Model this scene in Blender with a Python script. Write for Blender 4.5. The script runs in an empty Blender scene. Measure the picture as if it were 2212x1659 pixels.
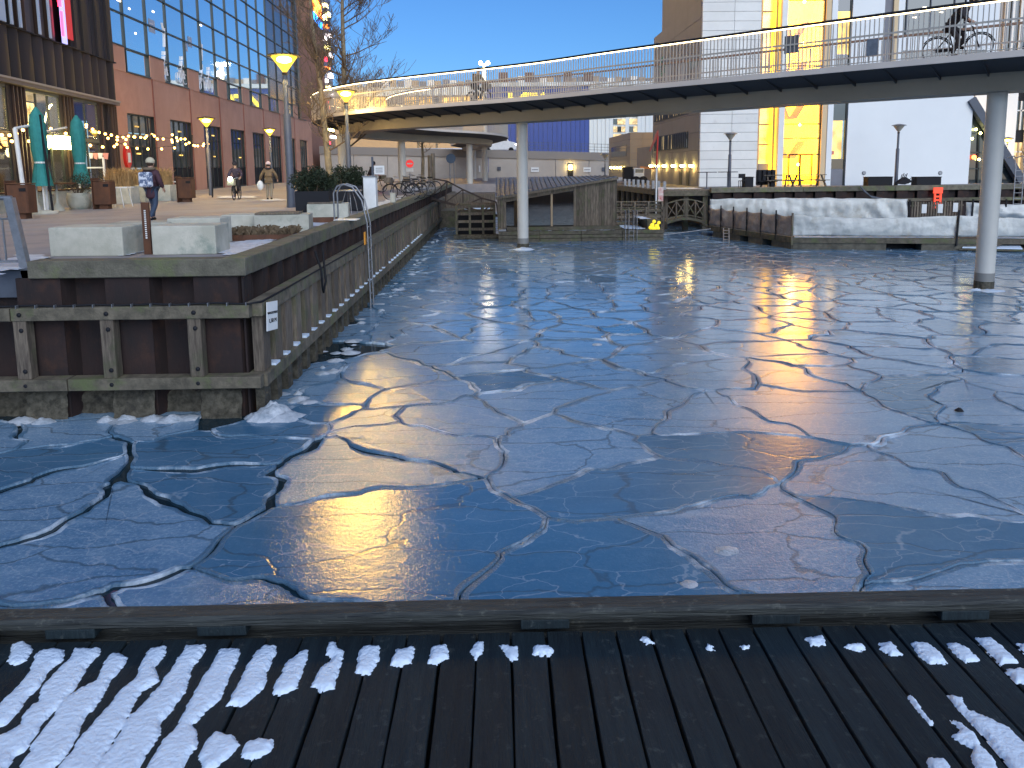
import bpy, math, random
import numpy as np
from mathutils import Vector, Matrix, noise
rnd = random.Random(7)
PI = math.pi
scene = bpy.context.scene
COL = scene.collection

# ------------------------------------------------------------------ camera
EYE = Vector((0, 0, 3.75))
PITCH, YAW, ROLL = math.radians(7.43), math.radians(.93), math.radians(.64)
FWD = Vector((math.sin(YAW)*math.cos(PITCH), math.cos(YAW)*math.cos(PITCH), -math.sin(PITCH)))
RGT = Vector((math.cos(YAW), -math.sin(YAW), 0)); UP = RGT.cross(FWD)
RGT, UP = RGT*math.cos(ROLL)-UP*math.sin(ROLL), RGT*math.sin(ROLL)+UP*math.cos(ROLL)
cd = bpy.data.cameras.new('camera'); cam = bpy.data.objects.new('camera', cd); COL.objects.link(cam)
m = Matrix((RGT, UP, -FWD)).transposed().to_4x4(); m.translation = EYE
cam.matrix_world = m
cd.sensor_width = 36; cd.lens = 1600/2212*36; cd.shift_y = -262/2212; cd.clip_start = .05; cd.clip_end = 3000
scene.camera = cam

# ------------------------------------------------------------------ sky, sun, exposure
SUN_EL, SUN_ROT = 21.0, 160.0
LF = 2.2
w = bpy.data.worlds.new('World'); scene.world = w; w.use_nodes = True
nt = w.node_tree; nt.nodes.clear()
sk = nt.nodes.new('ShaderNodeTexSky'); sk.sky_type = 'NISHITA'; sk.sun_disc = False
sk.sun_elevation = math.radians(SUN_EL); sk.sun_rotation = math.radians(SUN_ROT)
sk.air_density = 1.0; sk.dust_density = .7; sk.ozone_density = 10
bg = nt.nodes.new('ShaderNodeBackground'); bg.inputs[1].default_value = .097
wo = nt.nodes.new('ShaderNodeOutputWorld')
nt.links.new(sk.outputs[0], bg.inputs[0]); nt.links.new(bg.outputs[0], wo.inputs[0])
sl = bpy.data.lights.new('sun', 'SUN'); sl.energy = 1.75; sl.angle = math.radians(60); sl.color = (.97, .97, .95)
so = bpy.data.objects.new('sun', sl); COL.objects.link(so)
a = math.radians(SUN_ROT); e = math.radians(34)
sd = Vector((math.sin(a)*math.cos(e), math.cos(a)*math.cos(e), math.sin(e)))
so.rotation_euler = sd.to_track_quat('Z', 'Y').to_euler()
scene.view_settings.view_transform = 'Standard'; scene.view_settings.look = 'None'
scene.view_settings.gamma = 1; scene.view_settings.use_curve_mapping = False
scene.view_settings.exposure = .55
try:
    scene.cycles.use_denoising = True
    scene.cycles.max_bounces = 6; scene.cycles.transparent_max_bounces = 12
except Exception: pass

# ------------------------------------------------------------------ sight lines (a pixel of the 2212-wide photograph at a real distance or height)
def ray(x, y): return FWD + RGT*((x-1106)/1600) + UP*((568-y)/1600)
def yp(x, y, Y): d = ray(x, y); return EYE + d*(Y/d.y)
def gp(x, y, z=2.3): d = ray(x, y); return EYE + d*((z-3.75)/d.z)
def xat(x, Y, y=380): return yp(x, y, Y).x
def zat(x, y, Y): return yp(x, y, Y).z
def project(p):
    d = Vector(p)-EYE; zz = d.dot(FWD); return 1106+1600*d.dot(RGT)/zz, 568-1600*d.dot(UP)/zz

# ------------------------------------------------------------------ materials
MATS = {}
def mat(name, col, rough=.6, metal=0., col2=None, vs=3., stretch=(1, 1, 1), bump=0., bs=20., rn=.0, lo=.35, hi=.65,
        col3=None, s3=.6, t3=.58, emit=None, es=0., spec=.5, det=5., world=False, bd=.02):
    if name in MATS: return MATS[name]
    M = bpy.data.materials.new(name); M.use_nodes = True; n = M.node_tree.nodes; L = M.node_tree.links
    b = n['Principled BSDF']
    b.inputs['Roughness'].default_value = rough; b.inputs['Metallic'].default_value = metal
    b.inputs['Specular IOR Level'].default_value = spec
    b.inputs['Base Color'].default_value = (*col, 1)
    if emit: b.inputs['Emission Color'].default_value = (*emit, 1); b.inputs['Emission Strength'].default_value = es*LF
    tc = n.new('ShaderNodeTexCoord'); oi = n.new('ShaderNodeObjectInfo')
    src = tc.outputs['Object']
    if world: g = n.new('ShaderNodeNewGeometry'); src = g.outputs['Position']
    ad = n.new('ShaderNodeVectorMath'); ad.operation = 'ADD'; sc = n.new('ShaderNodeVectorMath'); sc.operation = 'SCALE'
    cx = n.new('ShaderNodeCombineXYZ')
    for i in range(3): L.new(oi.outputs['Random'], cx.inputs[i])
    L.new(cx.outputs[0], sc.inputs[0]); sc.inputs['Scale'].default_value = 0 if world else 37.
    L.new(src, ad.inputs[0]); L.new(sc.outputs[0], ad.inputs[1])
    mp = n.new('ShaderNodeMapping'); mp.inputs['Scale'].default_value = stretch; L.new(ad.outputs[0], mp.inputs[0])
    cur = None
    if col2:
        no = n.new('ShaderNodeTexNoise'); no.inputs['Scale'].default_value = vs; no.inputs['Detail'].default_value = det
        no.inputs['Roughness'].default_value = .65
        L.new(mp.outputs[0], no.inputs[0])
        r = n.new('ShaderNodeValToRGB'); r.color_ramp.elements[0].position = lo; r.color_ramp.elements[1].position = hi
        r.color_ramp.elements[0].color = (*col, 1); r.color_ramp.elements[1].color = (*col2, 1)
        L.new(no.outputs[0], r.inputs[0]); cur = r.outputs[0]
    if col3:
        no = n.new('ShaderNodeTexNoise'); no.inputs['Scale'].default_value = s3; no.inputs['Detail'].default_value = 6
        no.inputs['Roughness'].default_value = .7
        L.new(ad.outputs[0], no.inputs[0])
        r = n.new('ShaderNodeValToRGB'); r.color_ramp.elements[0].position = t3-.06; r.color_ramp.elements[1].position = t3+.1
        L.new(no.outputs[0], r.inputs[0])
        mx = n.new('ShaderNodeMix'); mx.data_type = 'RGBA'; L.new(r.outputs[0], mx.inputs[0])
        mx.inputs[6].default_value = (*col, 1)
        if cur: L.new(cur, mx.inputs[6])
        mx.inputs[7].default_value = (*col3, 1); cur = mx.outputs[2]
    if rn:
        hs = n.new('ShaderNodeHueSaturation'); mr = n.new('ShaderNodeMapRange')
        mr.inputs[3].default_value = 1-rn; mr.inputs[4].default_value = 1+rn
        L.new(oi.outputs['Random'], mr.inputs[0]); L.new(mr.outputs[0], hs.inputs['Value'])
        hs.inputs['Color'].default_value = (*col, 1)
        if cur: L.new(cur, hs.inputs['Color'])
        cur = hs.outputs[0]
    if cur: L.new(cur, b.inputs['Base Color'])
    if bump:
        no = n.new('ShaderNodeTexNoise'); no.inputs['Scale'].default_value = bs; no.inputs['Detail'].default_value = 5
        L.new(mp.outputs[0], no.inputs[0])
        bp = n.new('ShaderNodeBump'); bp.inputs['Strength'].default_value = bump; bp.inputs['Distance'].default_value = bd
        L.new(no.outputs[0], bp.inputs['Height']); L.new(bp.outputs[0], b.inputs['Normal'])
    MATS[name] = M; return M
def glow(name, col, s, tex=0, scale=2., dark=.4):
    if name in MATS: return MATS[name]
    M = bpy.data.materials.new(name); M.use_nodes = True; n = M.node_tree.nodes; L = M.node_tree.links
    b = n['Principled BSDF']; b.inputs['Base Color'].default_value = (.02, .02, .02, 1) if not tex else (*[c*.5 for c in col], 1); b.inputs['Roughness'].default_value = .3
    b.inputs['Emission Color'].default_value = (*col, 1); b.inputs['Emission Strength'].default_value = s*LF
    if tex:
        tc = n.new('ShaderNodeTexCoord'); no = n.new('ShaderNodeTexNoise'); no.inputs['Scale'].default_value = scale
        no.inputs['Detail'].default_value = 3; L.new(tc.outputs['Object'], no.inputs[0])
        r = n.new('ShaderNodeValToRGB'); r.color_ramp.elements[0].position = .4; r.color_ramp.elements[1].position = .6
        r.color_ramp.elements[0].color = (*[c*dark for c in col], 1); r.color_ramp.elements[1].color = (*col, 1)
        L.new(no.outputs[0], r.inputs[0]); L.new(r.outputs[0], b.inputs['Emission Color'])
    MATS[name] = M; return M
def clearglass(name, tint=(1, 1, 1), rough=.02, body=0.0):
    M = bpy.data.materials.new(name); M.use_nodes = True; n = M.node_tree.nodes; L = M.node_tree.links
    n.clear(); o = n.new('ShaderNodeOutputMaterial'); t = n.new('ShaderNodeBsdfTransparent'); t.inputs[0].default_value = (*tint, 1)
    g = n.new('ShaderNodeBsdfGlossy'); g.inputs['Roughness'].default_value = rough
    lw = n.new('ShaderNodeLayerWeight'); pw_ = n.new('ShaderNodeMath'); pw_.operation = 'POWER'; pw_.inputs[1].default_value = 4; L.new(lw.outputs['Facing'], pw_.inputs[0]); f = n.new('ShaderNodeMath'); f.operation = 'MULTIPLY_ADD'; f.inputs[1].default_value = .7; f.inputs[2].default_value = .05; L.new(pw_.outputs[0], f.inputs[0]); mx = n.new('ShaderNodeMixShader')
    L.new(f.outputs[0], mx.inputs[0]); L.new(t.outputs[0], mx.inputs[1]); L.new(g.outputs[0], mx.inputs[2]); L.new(mx.outputs[0], o.inputs[0])
    MATS[name] = M; return M

concrete = mat('pale_concrete', (.50, .49, .42), .75, col2=(.36, .36, .30), vs=2.2, bump=.25, bs=40, rn=.12, col3=(.22, .26, .22), s3=1.8, t3=.6)
concrete_wall = mat('wall_concrete', (.42, .385, .345), .85, col2=(.35, .32, .29), vs=.5, bump=.15, bs=8, col3=(.38, .35, .31), s3=.25, t3=.6)
plaza_m = mat('plaza_asphalt', (.22, .205, .215), .75, col2=(.30, .265, .255), vs=1.2, bump=.3, bs=60, col3=(.27, .28, .31), s3=.35, t3=.56, world=True)
dark_ground = mat('dark_ground', (.06, .06, .065), .8, col2=(.12, .12, .13), vs=.3, col3=(.6, .65, .75), s3=.15, t3=.62, world=True)
snow_m = mat('snow_white', (.66, .79, .94), .6, col2=(.61, .74, .90), vs=6, bump=.35, bs=70)
snow_dirty = mat('trodden_snow', (.62, .67, .74), .6, col2=(.42, .46, .52), vs=5, bump=.8, bs=18)
wood_cap = mat('weathered_cap_timber', (.155, .145, .11), .8, col2=(.085, .08, .06), vs=4, stretch=(1, 1, 1), bump=.5, bs=30, rn=.18, col3=(.12, .14, .06), s3=1.3, t3=.56)
wood_grey = mat('grey_timber', (.20, .165, .125), .8, col2=(.075, .058, .045), vs=5, stretch=(6, 6, .5), bump=.5, bs=14, rn=.3, col3=(.09, .10, .05), s3=1.2, t3=.58)
wood_rail = mat('grey_rail_timber', (.15, .13, .095), .8, col2=(.065, .058, .042), vs=5, bump=.5, bs=25, rn=.2, col3=(.10, .12, .05), s3=1.5, t3=.57)
deck_wood = mat('dark_deck_board', (.011, .021, .027), .68, spec=.3, col2=(.006, .012, .017), vs=5, stretch=(9, .7, 1), bump=.35, bs=30, rn=.25, col3=(.050, .062, .064), s3=24, t3=.64)
beam_wood = mat('deck_edge_timber', (.048, .056, .055), .75, col2=(.018, .022, .023), vs=9, stretch=(.5, 6, 6), bump=.6, bs=20, rn=.1, col3=(.14, .15, .13), s3=16, t3=.64)
rust_pile = mat('rusty_sheet_pile', (.024, .012, .011), .85, col2=(.013, .009, .010), vs=2.5, stretch=(1, 1, .4), bump=.4, bs=15, col3=(.045, .020, .013), s3=2.2, t3=.57)
crust = mat('tidal_crust', (.035, .032, .022), .9, col2=(.11, .10, .075), vs=9, bump=1., bs=20, col3=(.02, .018, .015), s3=3)
rust = mat('corten_rust', (.11, .042, .018), .75, col2=(.062, .026, .014), vs=3, bump=.2, bs=40, rn=.12, stretch=(1, 1, .5))
brick_m = mat('terracotta_wall', (.52, .29, .21), .8, col2=(.47, .255, .18), vs=1.0, stretch=(1, 1, .35), bump=.12, bs=30, col3=(.42, .225, .16), s3=.3, t3=.56)
dark_clad = mat('black_cladding', (.016, .014, .017), .75, col2=(.026, .020, .022), vs=.8, stretch=(3, 1, .2), rn=.35)
brown_clad = mat('brown_slat', (.070, .038, .025), .5, col2=(.035, .022, .018), vs=.8, stretch=(3, 1, .2), rn=.3)
dark_frame = mat('dark_window_frame', (.018, .028, .026), .4)
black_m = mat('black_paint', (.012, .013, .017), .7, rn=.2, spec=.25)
steel_grey = mat('lamp_pole_grey', (.075, .09, .12), .5, col2=(.06, .07, .095), vs=3)
galv = mat('galvanised_steel', (.30, .31, .33), .45, metal=.7, col2=(.22, .23, .25), vs=8)
white_paint = mat('white_paint', (.72, .74, .74), .5, col2=(.62, .64, .64), vs=3)
wall_white = mat('white_render_wall', (.76, .79, .80), .8, col2=(.73, .76, .77), vs=.4, bump=.05, bs=20)
panel_white = mat('white_panel', (.74, .74, .71), .65, col2=(.68, .68, .65), vs=.9, rn=.05, col3=(.52, .51, .49), s3=.8, t3=.64)
panel_grey = mat('grey_panel', (.18, .185, .215), .65, col2=(.16, .165, .19), vs=1, rn=.06)
panel_tan = mat('tan_panel', (.40, .30, .19), .65, col2=(.37, .28, .18), vs=1, rn=.05)
mirror_glass = mat('mirror_glass', (.72, .84, .90), .03, metal=.92, rn=.05)
reflect_tint_glass = mat('dull_reflection_glass', (.13, .11, .14), .2, metal=.35, rn=.12)  # purple tint puts the reflected brick into the pane colour
dark_glass = mat('dark_glass', (.03, .04, .045), .05, spec=1., rn=.2)
clear = clearglass('clear_glass')
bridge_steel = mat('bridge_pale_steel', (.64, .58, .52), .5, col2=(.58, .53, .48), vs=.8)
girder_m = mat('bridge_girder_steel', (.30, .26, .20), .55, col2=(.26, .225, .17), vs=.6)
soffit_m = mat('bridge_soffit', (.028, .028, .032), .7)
bal_m = mat('baluster_steel', (.50, .46, .40), .4, metal=.2)
blue_m = mat('blue_metal_cladding', (.008, .035, .22), .45, col2=(.012, .05, .28), vs=2, stretch=(5, 1, .1))
whiteblue_m = mat('white_metal_cladding', (.52, .60, .66), .45, col2=(.46, .54, .60), vs=2, stretch=(5, 1, .1))
yellow_m = mat('yellow_sign_glow_paint', (.85, .60, .03), .5, emit=(1, .7, .05), es=.8)  # letter yellow with a glow mixed into the colour
tarp_m = mat('white_tarpaulin', (.64, .66, .64), .5, col2=(.55, .57, .55), vs=2.2, bump=1., bs=3, bd=.05, col3=(.44, .42, .36), s3=.9, t3=.62)
tarp_brown = mat('dirty_tarpaulin', (.38, .31, .27), .6, col2=(.25, .205, .18), vs=2.6, bump=1., bs=3.5, bd=.05, col3=(.48, .45, .42), s3=1, t3=.6)
teal_m = mat('teal_canvas', (.02, .19, .19), .8, col2=(.03, .25, .24), vs=6)
bark_m = mat('pale_patchy_bark', (.30, .25, .16), .85, col2=(.14, .115, .08), vs=5, bump=.5, bs=20, stretch=(1, 1, .5))
twig_m = mat('bare_twig', (.10, .075, .055), .85, col2=(.17, .12, .075), vs=3)
evergreen_m = mat('dark_evergreen', (.014, .028, .016), .7, col2=(.04, .055, .025), vs=8)
drygrass_m = mat('dry_grass', (.24, .15, .065), .8, col2=(.33, .22, .10), vs=8)
browngrass_m = mat('brown_grass', (.085, .06, .035), .85, col2=(.14, .10, .06), vs=8)
red_m = mat('red_paint', (.42, .02, .015), .5); orange_red = mat('orange_red_glow_paint', (.75, .06, .025), .5, emit=(1, .08, .03), es=.25)  # the orange red has a faint glow mixed in, though no lamp
yellowp = mat('yellow_glow_plastic', (.80, .62, .02), .45, emit=(1, .8, .05), es=.25)  # buoy yellow brightened by a glow of its own
amber_m = mat('amber_plastic', (.75, .30, .02), .5)
skin_m = mat('skin', (.42, .25, .18), .6); hair_m = mat('brown_hair', (.05, .03, .02), .7)
lamp_on = glow('sodium_lamp', (1., .72, .20), 16.)
def litglass(name, col, s):
    M = bpy.data.materials.new(name); M.use_nodes = True; n = M.node_tree.nodes; L = M.node_tree.links; n.clear()
    o = n.new('ShaderNodeOutputMaterial'); t = n.new('ShaderNodeBsdfTransparent'); t.inputs[0].default_value = (1, .92, .55, 1)
    e_ = n.new('ShaderNodeEmission'); e_.inputs[0].default_value = (*col, 1); e_.inputs[1].default_value = s*LF; mx = n.new('ShaderNodeMixShader'); mx.inputs[0].default_value = .45
    L.new(t.outputs[0], mx.inputs[1]); L.new(e_.outputs[0], mx.inputs[2]); L.new(mx.outputs[0], o.inputs[0]); return M
lamp_hood_glow = litglass('lit_lamp_glass', (1., .62, .06), 1.2)
frosted_off = mat('unlit_lamp_glass', (.42, .40, .34), .4)
lamp_white = glow('white_lamp', (1, .93, .75), 18.)
bulb_m = glow('warm_bulb', (1., .50, .11), 5.)
strip_m = glow('handrail_light_strip', (1., .78, .42), 3.2)
stair_lit = glow('lit_stair_wall', (1., .50, .014), 2.4, 1, .45, .62)
room_lit = glow('lit_room', (1., .60, .13), .7, 1, 1.2, .3)
room_dim = glow('dim_room', (1., .72, .34), .30, 1, 1.5, .15)
cafe_lit = glow('lit_cafe_room', (1., .72, .26), 1.3, 1, 1.1, .12)
sign_yel = glow('yellow_light_sign', (1., .86, .30), 9.)
neon_red = glow('red_neon', (1., .02, .05), 4.); neon_pale = glow('pale_neon', (.45, .42, 1.), .5)
sign_white = glow('white_light_sign', (1, .88, .86), 3.); sign_orange = glow('orange_light_sign', (1, .22, .02), 3.); sign_blue = glow('blue_light_sign', (.02, .25, 1), 2.6)

# ------------------------------------------------------------------ mesh building
WM = {}
class MB:
    def __init__(s): s.v = []; s.f = []; s.sm = []; s.mi = []; s.cur = 0
    def add(s, vs, fs, smooth=False):
        b = len(s.v); s.v += [tuple(p) for p in vs]; s.f += [tuple(i+b for i in f) for f in fs]; s.sm += [smooth]*len(fs); s.mi += [s.cur]*len(fs); return s
    def hexa(s, c8): return s.add(c8, [(0, 3, 2, 1), (4, 5, 6, 7), (0, 1, 5, 4), (1, 2, 6, 5), (2, 3, 7, 6), (3, 0, 4, 7)])
    def box(s, x0, x1, y0, y1, z0, z1):
        if x0 > x1: x0, x1 = x1, x0
        if y0 > y1: y0, y1 = y1, y0
        if z0 > z1: z0, z1 = z1, z0
        return s.hexa([(x0, y0, z0), (x1, y0, z0), (x1, y1, z0), (x0, y1, z0), (x0, y0, z1), (x1, y0, z1), (x1, y1, z1), (x0, y1, z1)])
    def obox(s, c, size, rz=0, M=None):
        hx, hy, hz = [q/2 for q in size]; R = Matrix.Rotation(rz, 3, 'Z'); c = Vector(c)
        pts = [Vector(p) for p in [(-hx, -hy, -hz), (hx, -hy, -hz), (hx, hy, -hz), (-hx, hy, -hz), (-hx, -hy, hz), (hx, -hy, hz), (hx, hy, hz), (-hx, hy, hz)]]
        pts = [c+R@p for p in pts]
        if M: pts = [M@p for p in pts]
        return s.hexa(pts)
    def bar(s, a, b, w, h=None):
        a = Vector(a); b = Vector(b); h = h or w; d = (b-a).normalized()
        up = Vector((0, 0, 1)) if abs(d.z) < .95 else Vector((0, 1, 0))
        x = d.cross(up).normalized()*w/2; y = x.cross(d).normalized()*h/2
        return s.hexa([a-x-y, a+x-y, b+x-y, b-x-y, a-x+y, a+x+y, b+x+y, b-x+y])
    def tube(s, pts, r, n=8, cap=True, smooth=True):
        pts = [Vector(p) for p in pts]; m_ = len(pts); rs = r if isinstance(r, (list, tuple)) else [r]*m_
        vs = []; fs = []; ref = None
        for i, p in enumerate(pts):
            d = (pts[min(i+1, m_-1)]-pts[max(i-1, 0)]); d = d.normalized() if d.length > 1e-9 else Vector((0, 0, 1))
            if ref is None: ref = Vector((1, 0, 0)) if abs(d.x) < .8 else Vector((0, 1, 0))
            x = (ref-d*ref.dot(d)).normalized(); y = d.cross(x); ref = x
            for k in range(n): t = 2*PI*k/n; vs.append(p+(x*math.cos(t)+y*math.sin(t))*rs[i])
        for i in range(m_-1):
            for k in range(n): k2 = (k+1) % n; fs.append((i*n+k, i*n+k2, (i+1)*n+k2, (i+1)*n+k))
        s.add(vs, fs, smooth)
        if cap: s.add(vs[:n], [tuple(reversed(range(n)))]); s.add(vs[-n:], [tuple(range(n))])
        return s
    def lathe(s, prof, c=(0, 0, 0), n=16, smooth=True):
        vs = []; fs = []; c = Vector(c)
        for r, z in prof:
            for k in range(n): t = 2*PI*k/n; vs.append(c+Vector((r*math.cos(t), r*math.sin(t), z)))
        for i in range(len(prof)-1):
            for k in range(n): k2 = (k+1) % n; fs.append((i*n+k, i*n+k2, (i+1)*n+k2, (i+1)*n+k))
        s.add(vs, fs, smooth); s.add(vs[:n], [tuple(reversed(range(n)))]); s.add(vs[-n:], [tuple(range(n))]); return s
    def prism(s, poly, z0, z1):
        n = len(poly); vs = [(p[0], p[1], z0) for p in poly]+[(p[0], p[1], z1) for p in poly]
        return s.add(vs, [tuple(reversed(range(n))), tuple(range(n, 2*n))]+[(i, (i+1) % n, n+(i+1) % n, n+i) for i in range(n)])
    def slab(s, pts, off):
        n = len(pts); off = Vector(off); vs = [Vector(p) for p in pts]; vs = vs+[p+off for p in vs]
        return s.add(vs, [tuple(reversed(range(n))), tuple(range(n, 2*n))]+[(i, (i+1) % n, n+(i+1) % n, n+i) for i in range(n)])
    def ball(s, c, r, n=10, sq=(1, 1, 1)):
        pr = [(max(.001, math.sin(PI*i/(n//2+1))), -math.cos(PI*i/(n//2+1))) for i in range(n//2+2)]
        b = len(s.v); s.lathe([(p[0], p[1]) for p in pr], (0, 0, 0), n)
        for i in range(b, len(s.v)): x, y, z = s.v[i]; s.v[i] = (c[0]+x*r*sq[0], c[1]+y*r*sq[1], c[2]+z*r*sq[2])
        return s
    def mesh(s, name, mats, inv=None):
        me = bpy.data.meshes.new(name); vs = s.v
        if inv is not None: vs = [tuple(inv@Vector(p)) for p in vs]
        me.from_pydata(vs, [], s.f)
        me.polygons.foreach_set('use_smooth', s.sm)
        for q in (mats if isinstance(mats, (list, tuple)) else [mats]): me.materials.append(q)
        if any(s.mi): me.polygons.foreach_set('material_index', s.mi)
        me.update(); return me
def setp(o, label=None, cat=None, group=None, kind=None):
    if label: o['label'] = label
    if cat: o['category'] = cat
    if group: o['group'] = group
    if kind: o['kind'] = kind
    return o
def wm(p): return WM[p.name] if p else Matrix.Identity(4)
def part(name, mb, mats, parent=None, bevel=0, **kw):
    P = wm(parent); me = mb.mesh(name, mats, P.inverted() if parent else None)
    o = bpy.data.objects.new(name, me); COL.objects.link(o); o.parent = parent; WM[o.name] = P.copy()
    if bevel:
        bv = o.modifiers.new('b', 'BEVEL'); bv.width = bevel; bv.segments = 2; bv.limit_method = 'ANGLE'
    return setp(o, **kw)
def root(name, label=None, cat=None, loc=(0, 0, 0), rz=0, group=None, kind=None):
    o = bpy.data.objects.new(name, None); COL.objects.link(o); o.empty_display_size = .2
    o.location = loc; o.rotation_euler = (0, 0, rz)
    WM[o.name] = Matrix.Translation(Vector(loc)) @ Matrix.Rotation(rz, 4, 'Z')
    return setp(o, label, cat, group, kind)
def inst(name, me, parent, loc, rz=0, scale=None, rot=None):
    o = bpy.data.objects.new(name, me); COL.objects.link(o); o.parent = parent
    P = wm(parent); o.location = P.inverted() @ Vector(loc)
    base = P.to_euler().z
    o.rotation_euler = rot if rot else (0, 0, rz-base)
    if scale: o.scale = scale if hasattr(scale, '__len__') else (scale,)*3
    WM[o.name] = P.copy(); return o
def clone(r, loc, rz=0, label=None, scale=None):
    def cp(o, par):
        c = o.copy(); COL.objects.link(c)
        if par: c.parent = par
        for ch in list(o.children): cp(ch, c)
        return c
    c = cp(r, None); c.location = loc; c.rotation_euler = (0, 0, rz)
    if scale: c.scale = (scale,)*3
    if label: c['label'] = label
    return c
def plight(p, energy, col=(1, .62, .22), r=.1):
    l = bpy.data.lights.new('lamp_light', 'POINT'); l.energy = energy*LF; l.color = col; l.shadow_soft_size = r
    o = bpy.data.objects.new('lamp_light', l); COL.objects.link(o); o.location = p; return o
def text(name, s, size, mt, parent, M, extrude=.004, align='CENTER'):
    c = bpy.data.curves.new(name, 'FONT'); c.body = s; c.size = size; c.extrude = extrude; c.align_x = align; c.align_y = 'CENTER'
    o = bpy.data.objects.new(name, c); me = bpy.data.meshes.new_from_object(o); bpy.data.objects.remove(o)
    me.transform(wm(parent).inverted() @ M); me.materials.clear(); me.materials.append(mt)
    o = bpy.data.objects.new(name, me); COL.objects.link(o); o.parent = parent; WM[o.name] = wm(parent).copy(); return o
def face_mat(p, xdir, up=Vector((0, 0, 1))):
    x = Vector(xdir).normalized(); z = x.cross(up).normalized(); y = z.cross(x)
    mm = Matrix((x, y, z)).transposed().to_4x4(); mm.translation = p; return mm
def skin(name, nodes, edges, mt, parent, sub=1, **kw):
    me = bpy.data.meshes.new('t'); me.from_pydata([n[0] for n in nodes], edges, []); o = bpy.data.objects.new('t', me); COL.objects.link(o)
    me.skin_vertices.new() if hasattr(me.skin_vertices, 'new') and not me.skin_vertices else None
    md = o.modifiers.new('s', 'SKIN'); md.use_smooth_shade = True
    if not me.skin_vertices:
        bpy.context.view_layer.objects.active = o
    for i, n in enumerate(nodes):
        r = n[1]; me.skin_vertices[0].data[i].radius = (r, r) if not hasattr(r, '__len__') else r
    me.skin_vertices[0].data[0].use_root = True
    ss = o.modifiers.new('u', 'SUBSURF'); ss.levels = sub; ss.render_levels = sub
    dg = bpy.context.evaluated_depsgraph_get(); m2 = bpy.data.meshes.new_from_object(o.evaluated_get(dg))
    m2.name = name; m2.materials.clear(); m2.materials.append(mt)
    for p in m2.polygons: p.use_smooth = True
    bpy.data.objects.remove(o)
    if parent: m2.transform(wm(parent).inverted())
    q = bpy.data.objects.new(name, m2); COL.objects.link(q); q.parent = parent; WM[q.name] = wm(parent).copy(); return setp(q, **kw)

# ================================================================== SETTING: ground, water, ice
mb = MB(); mb.add([(-900, -60, -2), (900, -60, -2), (900, 1500, -2), (-900, 1500, -2)], [(0, 1, 2, 3)])
part('ground', mb, dark_ground, kind='structure')
# canal water
wmat = bpy.data.materials.new('canal_water'); wmat.use_nodes = True
b = wmat.node_tree.nodes['Principled BSDF']; b.inputs['Base Color'].default_value = (.008, .024, .036, 1); b.inputs['Roughness'].default_value = .07; b.inputs['IOR'].default_value = 1.33
nz = wmat.node_tree.nodes.new('ShaderNodeTexNoise'); nz.inputs['Scale'].default_value = 2.; bp = wmat.node_tree.nodes.new('ShaderNodeBump'); bp.inputs['Strength'].default_value = .08; bp.inputs['Distance'].default_value = .03
gg = wmat.node_tree.nodes.new('ShaderNodeNewGeometry')
wmat.node_tree.links.new(gg.outputs['Position'], nz.inputs[0]); wmat.node_tree.links.new(nz.outputs[0], bp.inputs['Height']); wmat.node_tree.links.new(bp.outputs[0], b.inputs['Normal'])
mb = MB(); mb.add([(-60, -8, -.02), (90, -8, -.02), (90, 64, -.02), (-60, 64, -.02)], [(0, 1, 2, 3)])
part('water', mb, wmat, kind='structure')
# left plaza, far shore, right terrace ground
PLZ = 2.3
mb = MB()
mb.prism([(-4.3, 11.5), (-4.3, 62), (-200, 62), (-200, 11.5)], -1.9, PLZ)
part('plaza', mb, plaza_m, kind='structure')
mb = MB(); mb.prism([(-420, 62.02), (12.5, 62.02), (12.5, 420), (-420, 420)], -1.9, PLZ)
part('far_shore', mb, plaza_m, kind='structure')
mb = MB(); mb.prism([(12.52, 41.9), (220, 41.9), (220, 420), (12.52, 420)], -1.9, PLZ)
part('terrace', mb, mat('terrace_paving', (.14, .14, .145), .75, col2=(.20, .20, .21), vs=1.5, world=True, col3=(.55, .6, .68), s3=.5, t3=.66), kind='structure')
# near bank under the deck
mb = MB(); mb.prism([(-60, -60), (60, -60), (60, 1.2), (-60, 1.2)], -1.9, 1.2); part('bank', mb, dark_ground, kind='structure')

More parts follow.
